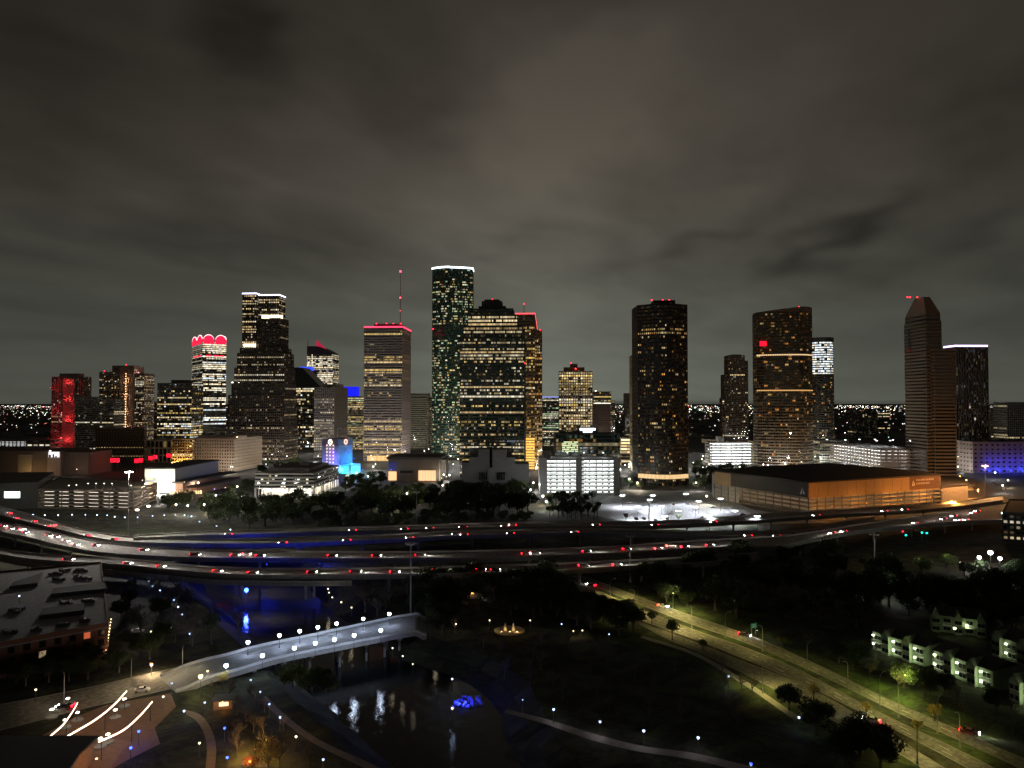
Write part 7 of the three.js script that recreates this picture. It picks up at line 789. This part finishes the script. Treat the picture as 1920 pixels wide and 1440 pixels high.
grove('bare winter tree on the blue lit bayou bank', 'bare trees on the blue lit bank', [[220, 1110], [370, 1100], [420, 1160], [455, 1195], [400, 1225], [250, 1200]], 20, [...BARE, THIN[0]], 0.8, 1.15, 6); grove('bare tree between the freeway and the bridge end', 'bare trees above the bridge end', [[640, 1100], [760, 1095], [770, 1140], [700, 1160], [660, 1130]], 14, BARE, 0.8, 1.1, 6);
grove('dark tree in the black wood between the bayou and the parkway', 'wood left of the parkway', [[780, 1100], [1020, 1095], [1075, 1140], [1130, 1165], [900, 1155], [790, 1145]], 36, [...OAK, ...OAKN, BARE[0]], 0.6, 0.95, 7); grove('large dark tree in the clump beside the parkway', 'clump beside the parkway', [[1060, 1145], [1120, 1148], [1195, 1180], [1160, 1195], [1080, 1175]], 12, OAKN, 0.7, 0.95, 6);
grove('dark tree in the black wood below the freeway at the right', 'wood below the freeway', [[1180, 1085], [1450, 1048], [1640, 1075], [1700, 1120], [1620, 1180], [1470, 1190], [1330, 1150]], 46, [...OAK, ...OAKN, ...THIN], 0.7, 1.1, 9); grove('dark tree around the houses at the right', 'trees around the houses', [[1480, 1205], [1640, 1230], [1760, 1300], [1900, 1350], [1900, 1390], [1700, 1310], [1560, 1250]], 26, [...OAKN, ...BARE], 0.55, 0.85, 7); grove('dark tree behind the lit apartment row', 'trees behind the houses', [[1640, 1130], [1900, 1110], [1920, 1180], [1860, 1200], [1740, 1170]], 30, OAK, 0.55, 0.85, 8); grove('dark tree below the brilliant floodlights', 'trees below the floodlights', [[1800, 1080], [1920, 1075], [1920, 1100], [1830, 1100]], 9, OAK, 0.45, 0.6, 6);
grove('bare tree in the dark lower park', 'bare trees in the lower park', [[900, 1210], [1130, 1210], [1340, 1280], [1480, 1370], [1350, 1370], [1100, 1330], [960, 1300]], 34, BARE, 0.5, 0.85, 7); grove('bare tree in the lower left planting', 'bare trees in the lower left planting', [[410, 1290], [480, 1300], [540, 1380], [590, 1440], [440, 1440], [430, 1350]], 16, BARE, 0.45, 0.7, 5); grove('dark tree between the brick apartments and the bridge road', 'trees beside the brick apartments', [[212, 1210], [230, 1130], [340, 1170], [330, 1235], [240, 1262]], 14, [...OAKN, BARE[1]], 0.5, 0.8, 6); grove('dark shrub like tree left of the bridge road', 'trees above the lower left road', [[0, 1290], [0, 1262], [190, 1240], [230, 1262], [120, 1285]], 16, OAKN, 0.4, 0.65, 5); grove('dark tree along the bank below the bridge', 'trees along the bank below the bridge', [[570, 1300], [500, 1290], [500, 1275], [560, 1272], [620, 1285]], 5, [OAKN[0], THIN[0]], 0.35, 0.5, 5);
[[1222, 1172, 0.95], [1261, 1200, 1.2], [1318, 1222, 0.75], [1372, 1172, 0.8]].forEach(([x, y, s], i) => lone(SMALL[i % 2], x, y, s, `small round street tree beside the parkway, ${ORD[i]} from the freeway end`, 'street trees on the parkway verge'));
[[1355, 1272, 0.8], [1390, 1295, 0.7], [1410, 1302, 0.6]].forEach(([x, y, s], i) => lone(BARE[i], x, y, s, `bare tree beside the lamp on the parkway verge, ${ORD[i]} from the left`, 'bare trees on the parkway verge'));
[[1480, 1332, 0.62], [1530, 1378, 0.8], [1612, 1418, 0.85], [1650, 1448, 0.9], [1585, 1440, 0.8]].forEach(([x, y, s], i) => lone(OAKN[i % 2], x, y, s, `large dark leafy tree in front of the parkway, ${ORD[i]} from the top`, 'large trees before the parkway'));
[[1250, 1130, 1.1], [1290, 1135, 0.8]].forEach(([x, y, s], i) => lone(BUSHY[0], x, y, s, `spreading green tree beyond the parkway, ${i ? 'smaller one' : 'larger one'}`, 'green trees beyond the parkway'));
[[1468, 1215, 0.7], [1526, 1312, 0.8], [1625, 1345, 0.7], [1720, 1375, 0.6], [1752, 1352, 0.8]].forEach(([x, y, s], i) => lone(GOLD[0], x, y, s, `small yellow leaved tree on the parkway, ${ORD[i]} from the freeway end`, 'yellow leaved trees on the parkway'));
{ lone(leafy('vase_tree', 391, 6.6, 3.9, 2600, 0.15, std(0.42, 0.3, 0.1, 0.95), { bole: 0.12, lobes: 11 }), 503, 1438, 1, 'vase shaped tree lit orange at the bottom edge', null); [[478, 1405], [468, 1428]].forEach(([x, y], i) => lampPost('tree_lamp', `orange lamp beside the vase shaped tree, ${i ? 'lower' : 'upper'} one`, 'lamps at the vase shaped tree', x, y, 2.2, [1, 0.55, 0.14], i ? 60 : 520, { r: 0.22, e: 4 })); lone(leafy('red_shrub', 390, 3.4, 2, 700, 0.16, std(0.25, 0.05, 0.02, 0.9), { bole: 0.15 }), 470, 1440, 1, 'red leaved shrub lit orange at the bottom edge', null); lone(GOLD[0], 418, 1292, 0.9, 'yellow green tree in front of the bridge end', null); lone(BARE[1], 397, 1304, 0.6, 'dark bare tree beside the yellow street lamp', null); }

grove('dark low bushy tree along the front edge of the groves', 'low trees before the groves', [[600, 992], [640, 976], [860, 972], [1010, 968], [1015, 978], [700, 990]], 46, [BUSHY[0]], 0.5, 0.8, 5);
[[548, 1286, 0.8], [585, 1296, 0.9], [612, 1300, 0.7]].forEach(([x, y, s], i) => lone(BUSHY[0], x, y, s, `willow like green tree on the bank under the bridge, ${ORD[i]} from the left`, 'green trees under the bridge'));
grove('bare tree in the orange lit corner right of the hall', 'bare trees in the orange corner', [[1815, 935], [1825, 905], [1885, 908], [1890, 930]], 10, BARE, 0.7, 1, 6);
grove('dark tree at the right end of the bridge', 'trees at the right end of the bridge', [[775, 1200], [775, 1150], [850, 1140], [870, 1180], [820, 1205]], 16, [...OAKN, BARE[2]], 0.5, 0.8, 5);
lampPost('park_lamp', 'lamp lighting the spreading green tree beyond the parkway', null, 1262, 1112, 6, [0.95, 1, 0.4], 160, { r: 0.22 });

// tall street lamps on the road beside the bridge
[[342, 1263, 0], [246, 1288, 1], [120, 1318, 2]].forEach(([px, py], i) => { const q = gp(px, py), g = thing('street_lamp', `tall curved arm street lamp on the road left of the bridge, ${ORD[i]} from the bridge`, 'street lamp', q[0], 0, q[1], -1.1, 'street lamps left of the bridge'); new MB().tube([[0, 0, 0], [0, 8, 0], [0.4, 8.9, 0], [1.3, 9.5, 0], [2.6, 9.7, 0]], [0.13, 0.1, 0.08, 0.07, 0.06], 6).build('pole', M.steel, g); new MB().tube([[0, 0, 0], [0, 0.6, 0]], 0.24, 6).build('base', M.concrete, g); new MB().cbox(2.9, 9.66, 0, 0.9, 0.16, 0.4).build('lamp_head', M.pole, g); new MB().cbox(2.9, 9.565, 0, 0.6, 0.03, 0.3).build('lens_light', glow(6, 4.6, 2.8), g); const l = new THREE.SpotLight(new THREE.Color().setRGB(1, 0.78, 0.5), [230, 330, 130][i], 0, 1.2, 0.5); l.position.set(2.9, 9.5, 0); l.target.position.set(3.2, 0, 0); l.castShadow = true; l.shadow.radius = 15; g.add(l, l.target); });

grove('small tree on the lawn before the concert hall', 'small trees before the halls', [[650, 938], [665, 915], [730, 912], [855, 912], [850, 930], [720, 938]], 34, [OAK[0], OAK[1], BUSHY[0]], 0.42, 0.6, 6); grove('small tree at the foot of the court block', 'small trees at the court block', [[850, 930], [855, 914], [1000, 914], [1008, 930]], 26, [OAK[0], BUSHY[0], OAK[2]], 0.42, 0.58, 6); grove('street tree near the theatre and beige block', 'street trees near the theatre', [[430, 925], [440, 905], [478, 905], [480, 930], [455, 945]], 9, [BUSHY[0], OAK[1]], 0.5, 0.75, 6); grove('street tree beside the bowed tower and parking lot', 'street trees by the bowed tower', [[1165, 916], [1180, 905], [1330, 912], [1335, 919], [1170, 920]], 18, [BUSHY[0], SMALL[0], OAK[0]], 0.5, 0.7, 6); grove('small tree on the strip beside the parking lot', 'small trees beside the lot', [[1165, 980], [1180, 972], [1240, 976], [1330, 978], [1420, 972], [1420, 980], [1300, 986]], 14, [THIN[0], SMALL[1]], 0.5, 0.7, 6);
renderer.render(scene, camera);
